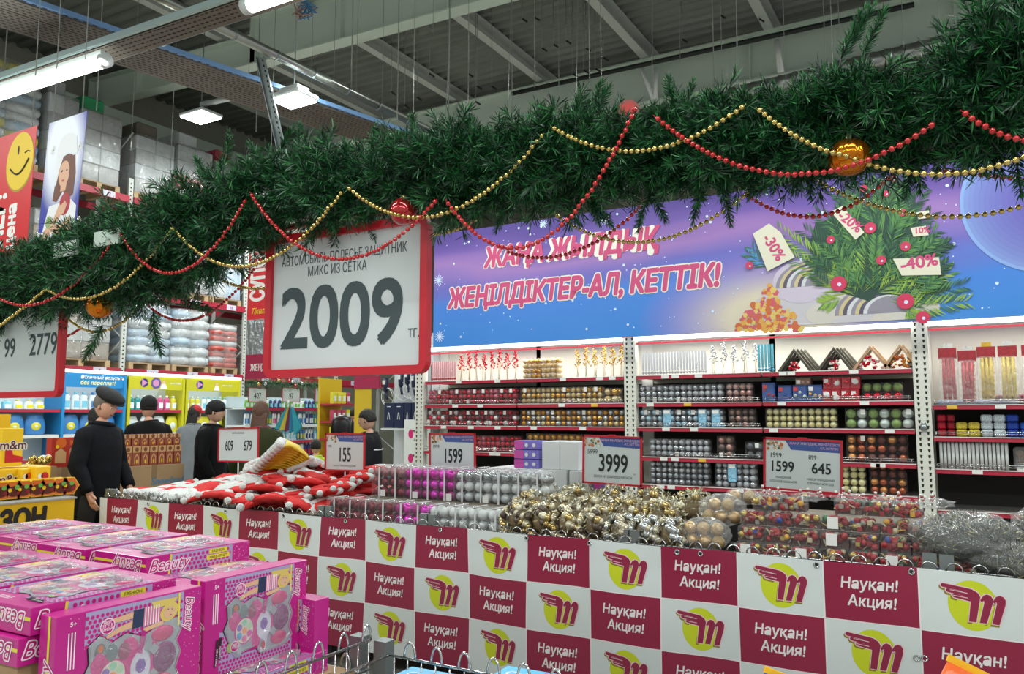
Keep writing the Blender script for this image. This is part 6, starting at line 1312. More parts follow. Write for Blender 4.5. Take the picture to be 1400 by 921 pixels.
def bottle_mesh(mt,mc,h_,w_,kind):
    k=('bt',mt.name,mc.name,h_,w_,kind)
    if k not in MC:
        m=MB()
        if kind==0:
            n=12; rings=[[(r_*.7*w_*math.cos(2*math.pi*q/n),r_*w_*math.sin(2*math.pi*q/n),z*h_) for q in range(n)] for r_,z in ((.9,0),(1,.05),(1,.45),(.8,.62),(.9,.75),(.35,.86))]; m.loft(rings,mt); m.tube([(0,0,.85*h_),(0,0,h_)],w_*.38,mc,8); m.box(w_*.6,w_*.72,-w_*.6,w_*.6,.12*h_,.5*h_,mc)
        else:
            n=16; rings=[[(r_*.35*w_*math.cos(2*math.pi*q/n),r_*w_*math.copysign(abs(math.sin(2*math.pi*q/n))**.7,math.sin(2*math.pi*q/n)),z*h_) for q in range(n)] for r_,z in ((.8,0),(1,.08),(1.02,.4),(.95,.7),(.75,.92),(.6,1))]; m.loft(rings,mt); m.sph((w_*.3,0,h_*.42),1,mc,10,6,(.06*w_+.01,w_*.5,h_*.22)); m.sph((w_*.33,0,h_*.42),1,BOTC[0],8,5,(.05*w_+.01,w_*.25,h_*.1))
        MC[k]=m.mesh('bottle' if kind==0 else 'pouch')
    return MC[k]
def goods(y0,y1,z,cols,label,grp,kind=0,h_=.26,w_=.055,X=XG,gap=.01,name=None,cat='bottle'):
    y=y0+w_+.06; k=0
    while y<y1-w_-.04:
        c=cols[(k//3)%len(cols)]; obj(name or ('bottle' if kind==0 else 'detergent_bag'),bottle_mesh(c[0],c[1],h_,w_,kind),None,label,cat,grp,loc=(X-.12+R.uniform(-.02,.02),y,z)); y+=2*w_+gap; k+=1
W,Bl,Cy,Pk,Ye,Na,Te,Gr=BOTC
goods(ya0,ya1,1.70,[(W,Cy),(W,Bl),(Cy,W)],'white and pale blue spray bottle on the top shelf under the blue header','bottles under the blue header',h_=.3,w_=.075)
goods(yb0,yb1,1.70,[(Te,W),(Pk,W),(Ye,W),(Na,W)],'coloured bottle on the top shelf under the left yellow header','bottles under the left yellow header',h_=.27,w_=.07)
goods(yc0,yc1,1.70,[(Ye,W),(W,Cy),(W,Cy),(W,Pk)],'yellow or white bottle on the top shelf under the right yellow header','bottles under the right yellow header',h_=.27,w_=.06)
goods(yd0,yd1,1.70,[(Cy,W),(W,Ye),(W,Bl)],'low pale pack on the top shelf at the left edge','packs on the left edge top shelf',h_=.15,w_=.08)
goods(ya0-.0,ya1,1.28,[(Bl,Ye)],'blue detergent bag on the second shelf under the blue header, left of the man','blue detergent bags',1,.33,.16,name='detergent_bag',cat='detergent bag')
goods(yd0,yd1,1.28,[(Bl,Ye),(W,Na)],'blue or white detergent bag on the second shelf at the left edge','detergent bags at the left edge',1,.33,.17,name='detergent_bag',cat='detergent bag')
goods(yb0,yb1,1.28,[(W,Cy),(Ye,W)],'white or yellow detergent bag on the second shelf behind the man in the knit cap','detergent bags behind the knit cap',1,.3,.13,name='detergent_bag',cat='detergent bag')
goods(yc0,yc1,1.28,[(Ye,W)],'yellow detergent bag on the second shelf under the right yellow header','yellow detergent bags, second shelf',1,.3,.15,name='detergent_bag',cat='detergent bag')
goods(yb0,yc1,.88,[(Ye,Gr),(Ye,W)],'yellow detergent bag on the third shelf behind the woman with the red cap','yellow detergent bags, third shelf',1,.3,.17,name='detergent_bag',cat='detergent bag')
goods(ya0,ya1,.88,[(Pk,W),(W,Pk)],'low pink and white pack on the third shelf below the blue bags','packs on the third shelf',1,.22,.12,name='detergent_pack',cat='pack')
area(XG+1.0,(ya0+yc1)/2,2.9,.4,6,28)
# ---- gondola with the small price signs (right of the racking bay)
X2=-11.4
t,ye0,ye1=gondola(336,452,None,'shampoo shelving behind the three small price signs',[1.74,1.42,1.12,.8],X=X2,ztop=1.95)
goods(ye0,ye1,1.42,[(W,Bl),(Na,W),(Te,Ye),(W,Pk),(Cy,W),(Pk,Na)],'slim shampoo bottle on the second shelf behind the small price signs','bottles behind the small price signs',h_=.25,w_=.032,X=X2)
goods(ye0,ye1,1.12,[(Cy,W),(W,Cy),(Bl,Ye),(W,Na)],'slim bottle on the third shelf behind the small price signs','bottles on the third shelf behind the signs',h_=.24,w_=.032,X=X2)
goods(ye0,ye1,.8,[(W,RED),(W,RED),(Na,RED)],'red capped bottle behind the child in the lime jacket','red capped bottles',h_=.28,w_=.045,X=X2)
goods(ye0,ye1,1.74,[(Gr,W),(W,Gr),(Na,Cy)],'low green and blue pack on the top shelf between the small price signs','packs between the small price signs',h_=.17,w_=.045,X=X2)
for k,(s_,x0,x1) in enumerate((('407',340,364),('97',386,410),('229',431,457))):
    y0,z1=xy(x0,529,X2+.05); y1,z0=xy(x1,550,X2+.05); 
    price_sign('shelf_price_sign','small price sign reading %s, %s of the three on the shampoo shelving'%(s_,{'407':'leftmost','97':'middle','229':'rightmost'}[s_]),(X2+.05,y0,z0),(0,1,0),(0,0,1),y1-y0,z1-z0,.012,[(s_,(y1-y0)/2,.07,.15,.01,K,.75)],fmat=RKR)
m=MB(); y0,z0=xy(338,522,X2+.2); y1,_=xy(460,522,X2+.2); 
t=T('small_fir_garland','small dark fir garland with gold and red baubles above the small price signs','garland',(X2+.2,y0,z0))
for k in range(1500):
    c=Vector((R.uniform(-.08,.08),R.uniform(0,y1-y0),R.gauss(0,.05))); d=Vector((R.uniform(-1,1),R.uniform(-1,1),R.uniform(-1,1))).normalized()*.07; s_=d.orthogonal().normalized()*.005; m.add([c-s_,c+s_,c+d],[(0,1,2)],R.choice(NEED))
m.build('needles',t,kind='stuff')
for k in range(9): m=MB(); m.sph((.09,R.uniform(.1,y1-y0-.1),R.uniform(-.07,.05)),.032,R.choice((GB,RB,M('silv_b','#c9ccd0',.2,.8))),8,6); m.build('bauble',t)
m=MB(); m.box(-.02,.02,0,y1-y0,-.02,.02,NEED[1]); m.build('core',t)
# teal and yellow ball/umbrella hanging
p=P(392,572,d=9.5); t=T('hanging_umbrella','folded teal, yellow and plum umbrella hanging in front of the shampoo shelf','umbrella',p,.3)
for k,c in enumerate(('#2f9aa6','#c9b83a','#6b2a4a','#1f7fa8','#2fa0b0')):
    m=MB(); a0=-.16+.07*k; m.add([(0.02*k,-.01*k,.16),(a0,-.01*k,-.12-.02*k),(a0+.1,-.01*k,-.14+.01*k)],[(0,1,2)],M('umb%d'%k,c,.5)); m.add([(0.02*k,.03-.01*k,.16),(a0,.03-.01*k,-.12-.02*k),(a0+.1,.03-.01*k,-.14+.01*k)],[(0,2,1)],M('umb%d'%k,c,.5)); m.build('canopy_panel',t)
m=MB(); m.tube([(0,0,.16),(.02,0,.22)],.01,WHITE,6); m.build('handle',t)
# ---- yellow cosmetics area and hair tools stand
X3=-9.6
t=T('cosmetics_shelf','yellow backed shelf of small packs beyond the 229 sign','shelving',(X3,13.0,0))
y0,_=xy(455,550,X3); y1,_=xy(484,550,X3); t.location=(X3,y0,0)
MB().box(-.35,-.3,0,y1-y0,0,2.25,M('wall_yellow','#cfae1e',.5)).build('back_panel',t)
for z in (.9,1.2,1.5,1.8): MB().box(-.3,0,0,y1-y0,z-.03,z,RKR).build('shelf_board',t)
for z in (.9,1.2,1.5,1.8):
    k=0; y=y0+.05
    while y<y1-.1:
        tt=MB(); tt.rbox(0,.08,0,.10,0,.2,[Ye,W,Ye,PNK][int(z*10+k/3)%4],.006); tt.box(.08,.083,.02,.08,.05,.14,W); o=tt.build('cosmetics_pack',None,'small yellow or white cosmetics pack on the yellow backed shelf','pack','cosmetics packs beyond the 229 sign',loc=(X3-.12,y,z)); y+=.115; k+=1
a=P(480,515,d=13); q=P(501,522,d=13.0); t=T('yellow_display_wall','yellow display wall topped by a crimson sign board, behind the boy','display',(q.x,q.y,0)); MB().box(-.25,.28,-.02,.02,q.z-.11,q.z+.1,M('berry','#a31f49',.45)).build('sign_board',t); MB().box(-.25,.1,.0,.02,0,q.z-.11,M('wall_yellow','#cfae1e',.5)).build('panel',t)
# stand
YT=8.9; xa=P(519,600,Y=YT).x; xb=-6.50
t=T('hair_tool_stand','white display stand of hair dryers and dark blue boxes beside the left upright','display stand',(xa,YT,0)); W_=xb-xa
MB().box(0,W_,.32,.36,0,2.75,M('stand_white','#d5d9dc',.5)).build('back_panel',t); MB().box(W_-.03,W_+.0,-.02,.36,0,2.75,M('stand_white','#d5d9dc',.5)).box(W_-.035,W_-.03,-.03,-.02,0,2.3,INK).build('side_panel',t)
zs_=P(500,635,Y=YT).z; MB().box(-.35,W_*.66,-.02,.32,zs_-.04,zs_,SHELF).box(-.35,W_*.66,-.03,-.02,zs_-.05,zs_,CRIM).build('shelf_board',t)
z2=P(500,672,Y=YT).z; MB().box(-.35,W_*.66,-.02,.32,z2-.04,z2,SHELF).box(-.35,W_*.66,-.03,-.02,z2-.05,z2,CRIM).build('shelf_board',t)
m=MB(); fr_=frame((W_*.5,-.03,.92),(1,0,0),(0,0,1)); m.fbox(fr_,0,W_*.5-.02,-.4,.62,0,.01,WHITE)
for q,z in enumerate((.42,.08)): m.disc(fr_,.12,z,.045,M('hot_pink','#d8247a',.4),.012,rb=.065,n=14); m.disc(fr_,.25,z+.02,.05,BLACK,.012,n=14); m.poly(fr_,[(.15,z+.05),(.27,z+.06),(.27,z-.0),(.2,z-.1),(.17,z-.1),(.2,z)],BLACK,.012); m.poly(fr_,[(.33,z+.05),(.42,z+.05),(.42,z+.045),(.33,z+.045)],INK,.012)
m.build('dryer_poster',t)
NAVY=M('pack_navy','#1f2748',.35)
for k in range(5):
    w_=[.17,.17,.12,.12,.12][k]; x=xa+.06+sum([.17,.17,.12,.12,.12][:k])+k*.012; z0=1.52 if k>-1 else 1
    tt=T('navy_box','tall dark navy box on the hair tool stand, %s from the left'%wh[k],'box',(x,YT+.02,1.42)); MB().rbox(0,w_,0,.2,0,.36,NAVY,.004).build('carton',tt); m=MB(); f2=frame((0,-.001,0),(1,0,0),(0,0,1)); m.poly(f2,[(w_*.35,.12),(w_*.4,.12),(w_*.5,.22),(w_*.45,.22)],TAGW,.001); m.poly(f2,[(w_*.65,.12),(w_*.6,.12),(w_*.5,.22),(w_*.55,.22)],TAGW,.001); m.box(w_*.6,w_*.95,-.003,-.001,.01,.06,TAGW) if k>1 else m.poly(f2,[(w_*.3,.30),(w_*.7,.30),(w_*.7,.31),(w_*.3,.31)],TAGW,.001); m.build('print',tt)
t['category']='display stand'
MB().box(xa+.02-xa,W_-.05,0,.22,1.39,1.415,SHW).build('box_shelf',t)
for k in range(4):
    x=xa+[.0,.28,.40,.52][k]; z=[1.95,2.02,2.05,2.0][k]; tt=T('hair_dryer','dark blue hair dryer with coiled white cord hanging on the stand, %s from the left'%wh[k],'hair dryer',(x,YT+.12,z)); m=MB(); m.tube([(0,0,0),(.0,-.0,.2)],[.035,.045],NAVY,10); m.tube([(0,0,0),(.03,0,-.12)],.022,NAVY,8); m.build('body',tt)
    m=MB(); m.tube([(.11*math.cos(q*.35)+.03,-.02+.002*q,.13*math.sin(q*.35)-.08) for q in range(38)],.005,WHITE,5); m.build('cord',tt); m=MB(); m.box(-.025,.025,-.05,-.046,.10,.16,TAGW); m.build('price_tag',tt)
for k in range(7):
    tt=MB(); tt.rbox(0,.09,0,.14,0,.20+.04*(k%2),[BLACK,NAVY,INK,Bl,PNK][k%5],.006); tt.box(.02,.07,-.002,0,.05,.12,TAGW); tt.build('small_appliance_box',None,'small %s box on the red edged shelf right of the boy, %s from the left'%(['black','navy','dark','blue','pink','black','navy'][k],wh[k]),'box',loc=(xa-.3+k*.115,YT+.05,z2+.001))
# ================================================================ candy display and gingerbread boxes
a=P(102,681,d=6.1); XC=a.x; ZC=a.z
CY_=M('display_yellow','#eebb12',.4)
t=T('candy_display','yellow cardboard candy display with large black lettering at the left edge','display',(XC,a.y,0))
MB().box(-1.0,0,-1.7,0,0,ZC,CY_).build('body',t); MB().box(-1.02,.012,-1.7,.012,ZC,ZC+.012,M('grey_rim','#a8a8a4',.5)).build('rim',t)
fr_=frame((.002,-1.7,0),(0,1,0),(0,0,1)); yt=P(40,730,X=XC); m=MB(); v,f=text2d('СЕЗОН',.20,.05,.05,sx=.8); wmax=max(q[0] for q in v)*.8
m.text(fr_,'СЕЗОН',(yt.y-a.y+1.7)-wmax,P(20,724,X=XC).z,.20,BLK,.002,.05,sx=.8,shear=.06); m.text(fr_,'ЯРКИХ СЛАДКИХ ДНЕЙ',.22,P(20,724,X=XC).z-.13,.11,RED,.002,.03,sx=.8); m.build('lettering',t)
def xb(X,x0,y0,x1,y1): p=P(x0,y1,X=X); q=P(x1,y0,X=X); return p.y,q.y,p.z,q.z
OC=M('candy_orange','#dd6a24',.35); BRC=M('candy_brown','#5d2418',.3); YC=M('candy_yellow','#f0c320',.35)
XD=XC-.12
for k,(x0,y0,x1,y1,lb) in enumerate(((0,585,33,638,'upper large'),(-4,640,27,678,'lower large'),(29,640,47,662,'left small'),(48,637,70,664,'right small'),(4,655,55,672,'long low'))):
    X=XD-.35+.07*k; y_0,y_1,z0,z1=xb(X,x0,y0,x1,y1)
    t=T('candy_pack','%s yellow candy pack at the left edge of the yellow display'%lb,'candy pack',(X,y_0,max(z0,ZC+.013))); z0=max(z0,ZC+.013)
    MB().rbox(-.12,0,0,y_1-y_0,0,z1-z0,YC,.004).build('carton',t)
    if k<2: m=MB(); f2=frame((.001,0,0),(0,1,0),(0,0,1)); m.text(f2,'m&m',(y_1-y_0)*.55,(z1-z0)*.45,.095,WHITE,.001,.08,align='CENTER'); m.text(f2,'m&m',(y_1-y_0)*.55,(z1-z0)*.45,.095,BRC,.002,.02,align='CENTER'); m.poly(f2,[(.03,.03),(.16,.03),(.17,.07),(.09,.09),(.08,.13),(.03,.13)],RED,.001); m.build('print',t)
    else: m=MB(); f2=frame((.001,0,0),(0,1,0),(0,0,1)); m.disc(f2,(y_1-y_0)*.6,(z1-z0)*.5,.03,RED if k==3 else OC,.001,n=10); m.disc(f2,(y_1-y_0)*.3,(z1-z0)*.5,.02,WHITE,.001,n=10); m.build('print',t)
MB().box(-.14,0,-.9,-.0,0,.0,YC) 
t=T('candy_stand','yellow stepped stand carrying the upper candy packs','stand',(XD-.5,P(-10,640,X=XD).y,ZC+.013)); MB().box(-.2,.12,-.1,.62,0,P(0,640,X=XD-.35).z-ZC-.013,YC).build('body',t)
HEXM={}
def hexbox(X,y,z,label,grp):
    t=T('hexagonal_candy_box',label,'candy box',(X,y,z),0,grp); f2=frame((0,0,.075),(0,1,0),(0,0,1))
    pts=[(.085*math.cos(q*math.pi/3),.075*math.sin(q*math.pi/3)) for q in range(6)]; MB().poly(f2,pts,YC,0,.045).build('carton',t)
    m=MB(); m.poly(f2,[(p[0]*.92,p[1]*.92) for p in pts],OC,.001); m.disc(f2,.0,-.01,.055,BRC,.002,n=12,rb=.04); m.disc(f2,.02,.02,.018,Gr,.003,n=8); m.disc(f2,-.03,.0,.015,YC,.003,n=8); m.disc(f2,.03,-.02,.014,M('orn_red','#a8202c'),.003,n=8); m.build('print',t)
for k,(px,lb) in enumerate(((2,'cut by the left edge'),(20,'second from the left edge'),(33,'third from the left edge'),(52,'in the middle'),(66,'second from the right end'),(84,'at the right end of the display'),(95,'last beside the man'))):
    q=P(px,690,X=XD-.0)
    for j in range(3 if k in (1,3,5) else 2): hexbox(XD-.02-.07*j,q.y-.05*j+.0,ZC+.013,'hexagonal orange candy box %s, %s of its group'%(lb,['front','middle','back'][j]),'hexagonal candy boxes')
# yellow sign with letters
y_0,y_1,z0,z1=xb(XC-1.2,-20,566,15,598); t=T('yellow_letter_sign','small yellow sign with black letters at the left edge above the candy packs','sign',(XC-1.2,y_0,0)); MB().box(-.01,0,0,y_1-y_0,z0,z1,CY_).box(-.03,-.01,.05,.09,.0,z0,GALV).build('board',t); m=MB(); m.text(frame((.002,0,0),(0,1,0),(0,0,1)),'СЕЗОН',y_1-y_0-.56,z0+.06,.16,BLK,.001,.05,sx=.85); m.build('lettering',t)
# gingerbread / red boxes on cardboard
GBX=M('ginger_box','#9c4f38',.45); GBT=M('ginger_tan','#d0a271',.5); RBX=M('redbox_gift','#b5301f',.4)
def cardstack(X,x0,x1,ytop,label,d=.7,ybot=None):
    y_0,y_1,_,z1=xb(X,x0,ytop,x1,ytop+1); t=T('cardboard_box',label,'cardboard box',(X,y_0,0)); L=y_1-y_0
    MB().rbox(-d,0,0,L,0,z1,CARDB,.004).build('body',t); m=MB(); m.box(0,.002,0,L,z1*.5-.003,z1*.5+.003,M('tape_tan','#8f7350',.5)); m.box(0,.002,L*.5-.03,L*.5+.03,z1-.14,z1,M('tape_tan','#8f7350',.5)); m.build('tape',t); return t,y_0,y_1,z1
t,y_0,y_1,z1=cardstack(-7.45,168,252,633,'large cardboard box with blue lettering carrying the gingerbread boxes, right of the man')
m=MB(); f2=frame((.003,0,0),(0,1,0),(0,0,1)); m.text(f2,'Snowland',(y_1-y_0)*.45,z1-.20,.10,M('print_blue2','#4a86ad',.5),.001,.02,shear=.2); m.poly(f2,[(.2,z1-.32),(y_1-y_0-.15,z1-.32),(y_1-y_0-.15,z1-.31),(.2,z1-.31)],M('print_brown','#7a4a34',.6),.001); m.poly(f2,[(.2,z1-.35),(y_1-y_0-.25,z1-.35),(y_1-y_0-.25,z1-.34),(.2,z1-.34)],M('print_brown','#7a4a34',.6),.001); m.build('print',t)
def gift(X,y,z,w_,h_,label,grp,mt=GBX):
    t=T('gift_box',label,'gift box',(X,y,z),0,grp); f2=frame((0.001,0,0),(0,1,0),(0,0,1))
    MB().rbox(-.09,0,0,w_,0,h_,mt,.003).build('carton',t)
    m=MB()
    if mt is GBX: m.poly(f2,[(w_*.2,.02),(w_*.8,.02),(w_*.8,h_*.45),(w_*.5,h_*.62),(w_*.2,h_*.45)],GBT,.001); m.poly(f2,[(w_*.3,.02),(w_*.7,.02),(w_*.7,h_*.4),(w_*.5,h_*.54),(w_*.3,h_*.4)],mt,.002); m.disc(f2,w_*.5,h_*.22,w_*.1,YC,.003,n=8,rb=h_*.12); m.poly(f2,[(0,h_*.68),(w_,h_*.68),(w_,h_),(0,h_)],GBT,.001); m.disc(f2,w_*.5,h_*.84,w_*.25,M('ginger_dark','#7d4a2c',.5),.002,n=8)
    else: m.poly(f2,[(w_*.2,.04),(w_*.8,.04),(w_*.8,h_*.5),(w_*.5,h_*.65),(w_*.2,h_*.5)],GBT,.001); m.disc(f2,w_*.5,h_*.82,w_*.3,OC,.001,n=9); m.disc(f2,w_*.3,h_*.7,w_*.1,YC,.0015,n=7)
    m.build('print',t)
n_=7; L=(y_1-y_0-.04)
for k in range(n_): gift(-7.47,y_0+.02+k*L/n_,z1+.001,L/n_-.008,.20,'brown gingerbread gift box in the lower row right of the man','gingerbread boxes, lower row'); 
for k in range(n_): gift(-7.52,y_0+.04+k*L/n_,z1+.202,L/n_-.012,.12,'brown gingerbread gift box in the upper row right of the man','gingerbread boxes, upper row')
t,y_0,y_1,z1=cardstack(-7.3,66,112,637,'cardboard box under the red gift boxes left of the man')
for k in range(7): gift(-7.30-.03*k,y_0+.02+k*.085,z1+.001,.17 if k==0 else .085,.27,'red and orange gift box, %s from the left on the cardboard left of the man'%wh[k],None,RBX)
t=T('sweets_tray','tray of gold wrapped sweets between the yellow candy packs and the red gift boxes','tray',(-7.2,P(34,640,X=-7.2).y,1.02)); MB().box(-.25,0,0,.28,-1.02,.12,CARDB).build('tray',t)
for k in range(16): m=MB(); m.sph((-.02-.05*R.random(),.03+.22*R.random(),.14+.06*R.random()),.03,[GB,BOTC[0],M('gold_foil','#c9a24a',.25,.8)][k%3],8,6); m.build('sweet',t)
# ================================================================ PEOPLE
SKIN=M('skin','#d8a48c',.5); SKIN2=M('skin_pale','#cfa48c',.5); HBLK=M('hair_black','#17130f',.6,bump=.6,bscale=80); HBRN=M('hair_brown','#5b3d2c',.55,bump=.6,bscale=80); HGRY=M('hair_grey','#6d655e',.6)
def skin_mesh(joints,edges,root=0,sub=2):
    me=bpy.data.meshes.new('sk'); bm_=bmesh.new(); lay=bm_.verts.layers.skin.verify(); vs=[]
    for (x,y,z,rx,ry) in joints: v=bm_.verts.new((x,y,z)); v[lay].radius=(rx,ry); vs.append(v)
    for a,b in edges: bm_.edges.new((vs[a],vs[b]))
    vs[root][lay].use_root=True; bm_.to_mesh(me); bm_.free()
    o=bpy.data.objects.new('sk',me); COL.objects.link(o); o.modifiers.new('s','SKIN').use_smooth_shade=True; sb=o.modifiers.new('u','SUBSURF'); sb.levels=sub; sb.render_levels=sub
    bpy.context.view_layer.update(); e=o.evaluated_get(bpy.context.evaluated_depsgraph_get()); em=e.to_mesh(); r=([v.co.copy() for v in em.vertices],[tuple(p.vertices) for p in em.polygons]); e.to_mesh_clear(); bpy.data.objects.remove(o); return r
def head_fn(d,th,ph):
    # face looks along +Y
    k=1.0; f=max(0,d.y)
    k+=.05*math.exp(-((d.z-.25)/.12)**2)*f**2                # brow
    k+=.20*math.exp(-((d.z+.08)/.16)**2)*math.exp(-(d.x/.14)**2)*f**4   # nose
    k-=.07*(math.exp(-((d.z-.08)/.10)**2))*(math.exp(-((abs(d.x)-.30)/.14)**2))*f      # eye sockets
    k+=.05*math.exp(-((d.z+.42)/.09)**2)*math.exp(-(d.x/.22)**2)*f**3   # lips
    k+=.09*math.exp(-((d.z+.78)/.16)**2)*f                # chin
    k-=.10*max(0,-d.z-.2)*(1-f)                            # jaw tuck at the back
    k-=.06*abs(d.x)*max(0,-d.z)
    return k
def person(px,py,d,h,heading,coat,label,hair=HBLK,hairstyle='short',hat=None,hatcol=None,trou='#15161a',coatlen=.62,skin=SKIN,look=0,tilt=0,arms=((.06,.0),(.06,.0)),collar=None,stripe=None,name='person',puffy=0):
    q=P(px,py,d=d); t=T('person',label,'person',(q.x,q.y,0),heading); s=h/1.75
    J=[(0,0,.95,.14,.11),(0,-.01,1.15,.125,.10),(0,-.01,1.34,.15,.11),(0,-.005,1.47,.055,.055),(0,.01,1.56,.05,.05)]
    Eg=[(0,1),(1,2),(2,3),(3,4)]
    hands=[]
    for sd in (-1,1):
        fy,fx=arms[0] if sd<0 else arms[1]; i=len(J)
        el=Vector((sd*.235,-.03+fy*.3,1.14)); wr=Vector((sd*(.24-fx),.04+fy,.90+fy*.35)); dr=(wr-el).normalized(); hd=wr+dr*.07
        J+=[(sd*.165,-.01,1.405,.06,.06),(el.x,el.y,el.z,.045,.045),(wr.x,wr.y,wr.z,.028,.024),(hd.x,hd.y,hd.z,.035,.022)]; Eg+=[(2,i),(i,i+1),(i+1,i+2),(i+2,i+3)]
        b0=len(J)-1; side=Vector((0,1,0)); 
        for k in range(4):
            off=side*(-.027+.018*k); l=(.052,.062,.058,.045)[k]; p1=hd+dr*.025+off; p2=p1+dr*l*.6+Vector((-sd*.006,0,0)); p3=p2+dr*l*.5+Vector((-sd*.018,0,0)); n0=len(J)
            J+=[(p1.x,p1.y,p1.z,.0095,.0095),(p2.x,p2.y,p2.z,.0088,.0088),(p3.x,p3.y,p3.z,.0075,.0075)]; Eg+=[(b0,n0),(n0,n0+1),(n0+1,n0+2)]
        th_=wr+dr*.02+side*.03; t2=th_+dr*.035+side*.022; n0=len(J); J+=[(th_.x,th_.y,th_.z,.011,.011),(t2.x,t2.y,t2.z,.009,.009)]; Eg+=[(b0-1,n0),(n0,n0+1)]
        i=len(J); J+=[(sd*.095,0,.88,.09,.09),(sd*.10,.015,.50,.058,.058),(sd*.10,-.015,.10,.038,.038),(sd*.11,.12,.035,.03,.025)]; Eg+=[(0,i),(i,i+1),(i+1,i+2),(i+2,i+3)]
    vs,fs=skin_mesh(J,Eg)
    m=MB(); m.add([v*s for v in vs],fs,skin,True)
    HC=Vector((0,.035,1.645)); Rm=Matrix.Rotation(look,3,'Z')@Matrix.Rotation(-tilt,3,'X')
    hp=lambda v: (HC+Rm@Vector(v))*s
    m.sph(HC*s,.118*s,skin,28,22,(.64,.82,1.0),head_fn,rot=Rm)
    for sd in (-1,1): m.sph(hp((sd*.077,-.005,-.01)),.026*s,skin,10,8,(.35,.7,1.1),rot=Rm)
    m.build('body',t)
    m=MB(); EW=M('eye_white','#d8d4cc',.3)
    for sd in (-1,1): m.sph(hp((sd*.030,.081,.010)),.0105*s,EW,8,6); m.sph(hp((sd*.031,.0885,.008)),.005*s,INK,6,5); m.tube([hp((sd*.016,.097,.034)),hp((sd*.048,.088,.032))],.004*s,hair,4)
    m.build('eyes',t)
    m=MB(); m.tube([hp((-.022,.092,-.052)),hp((0,.100,-.050)),hp((.022,.092,-.052))],.0045*s,M('lips','#8f4a42',.5),5); m.build('mouth',t)
    # hair
    if hairstyle!='none':
        m=MB(); lowz=-.35 if hairstyle=='short' else -.6
        def hf(dd,th,ph):
            f=max(0,dd.y); cut=1.0
            if dd.z<.30 and f>.25: cut=.86
            if dd.z<lowz: cut=.8
            return cut*(1+.02*noise.noise(dd*9))
        m.sph(hp((0,-.010,.018)),.124*s,hair,24,18,(.72,.88,1.0),hf,rot=Rm)
        if hairstyle=='long':
            rings=[]
            for i in range(8):
                f=i/7; w_=(.075+.03*math.sin(f*3))*(1-.35*f); rings.append([tuple(hp((w_*math.cos(2*math.pi*k/12),-.060-.075*f+.045*math.sin(2*math.pi*k/12)*(1-.3*f),.02-.42*f))) for k in range(12)])
            m.loft(rings,hair)
        m.build('hair',t)
    # trousers, shoes
    TR=M('cloth_'+trou,trou,.8); m=MB()
    for sd in (-1,1): m.tube([Vector((sd*.085,0,.96))*s,Vector((sd*.098,.01,.72))*s,Vector((sd*.105,.015,.48))*s,Vector((sd*.105,-.01,.08))*s],[.115*s,.10*s,.075*s,.065*s],TR,14)
    m.build('trousers',t)
    for sd in (-1,1): m=MB(); m.rbox(sd*.105*s-.05*s,sd*.105*s+.05*s,-.08*s,.20*s,0,.09*s,BLACK,.025*s); m.build('shoe',t)
    # coat
    CT=M('coat_'+coat,coat,.75,var=.10,vscale=5,bump=.7,bscale=7,spec=.2); m=MB(); n=24; rings=[]; pr=[(coatlen,.185,.155),(coatlen+.12,.19,.16),(.95,.20,.155),(1.1,.205,.15),(1.25,.215,.15),(1.36,.215,.14),(1.43,.19,.125),(1.475,.13,.105),(1.50,.085,.085)]
    for (z,a,b) in pr:
        rings.append([Vector(((a+puffy*.03)*math.cos(2*math.pi*k/n)*(1+.02*math.sin(k*3+z*9)),-.005+(b+puffy*.03)*math.sin(2*math.pi*k/n)*(1+.02*math.sin(k*2+z*14)),z+(.008*math.sin(k*1.3) if z<1.4 else 0)))*s for k in range(n)])
    m.loft(rings,CT)
    for sd in (-1,1):
        fy,fx=arms[0] if sd<0 else arms[1]; sh=Vector((sd*.165,-.01,1.40)); el=Vector((sd*.245,-.03+fy*.3,1.14)); wr=Vector((sd*(.245-fx),.04+fy,.90+fy*.35)); pts=[sh-Vector((sd*.05,0,0)),sh,sh.lerp(el,.5),el,el.lerp(wr,.5),wr]; rr=[.075,.085,.078,.072,.062,.052]
        pp=[];r2=[]
        for i in range(len(pts)-1):
            for e in (0,.33,.66): pp.append(pts[i].lerp(pts[i+1],e)*s); r2.append((rr[i]+(rr[i+1]-rr[i])*e+(.006*puffy if int(e*3)==1 else 0)+.002*math.sin(i*5+e*9))*s)
        pp.append(pts[-1]*s); r2.append(rr[-1]*s); m.tube(pp,r2,CT,14)
    m.build('coat',t)
    m=MB(); m.tube([Vector((.088*math.cos(k*math.pi/8),.005+.088*math.sin(k*math.pi/8),1.485+.012*math.sin(k*math.pi/8+2)))*s for k in range(17)],.024*s,M('coat_'+(collar or coat),collar or coat,.7),8); m.build('collar',t)
    if stripe: m=MB(); m.tube([Vector((.213*math.cos(k*math.pi/12),-.005+.153*math.sin(k*math.pi/12),1.30))*s for k in range(25)],.009*s,M('stripe_white','#cfd2d4',.6),5); m.build('stripe',t)
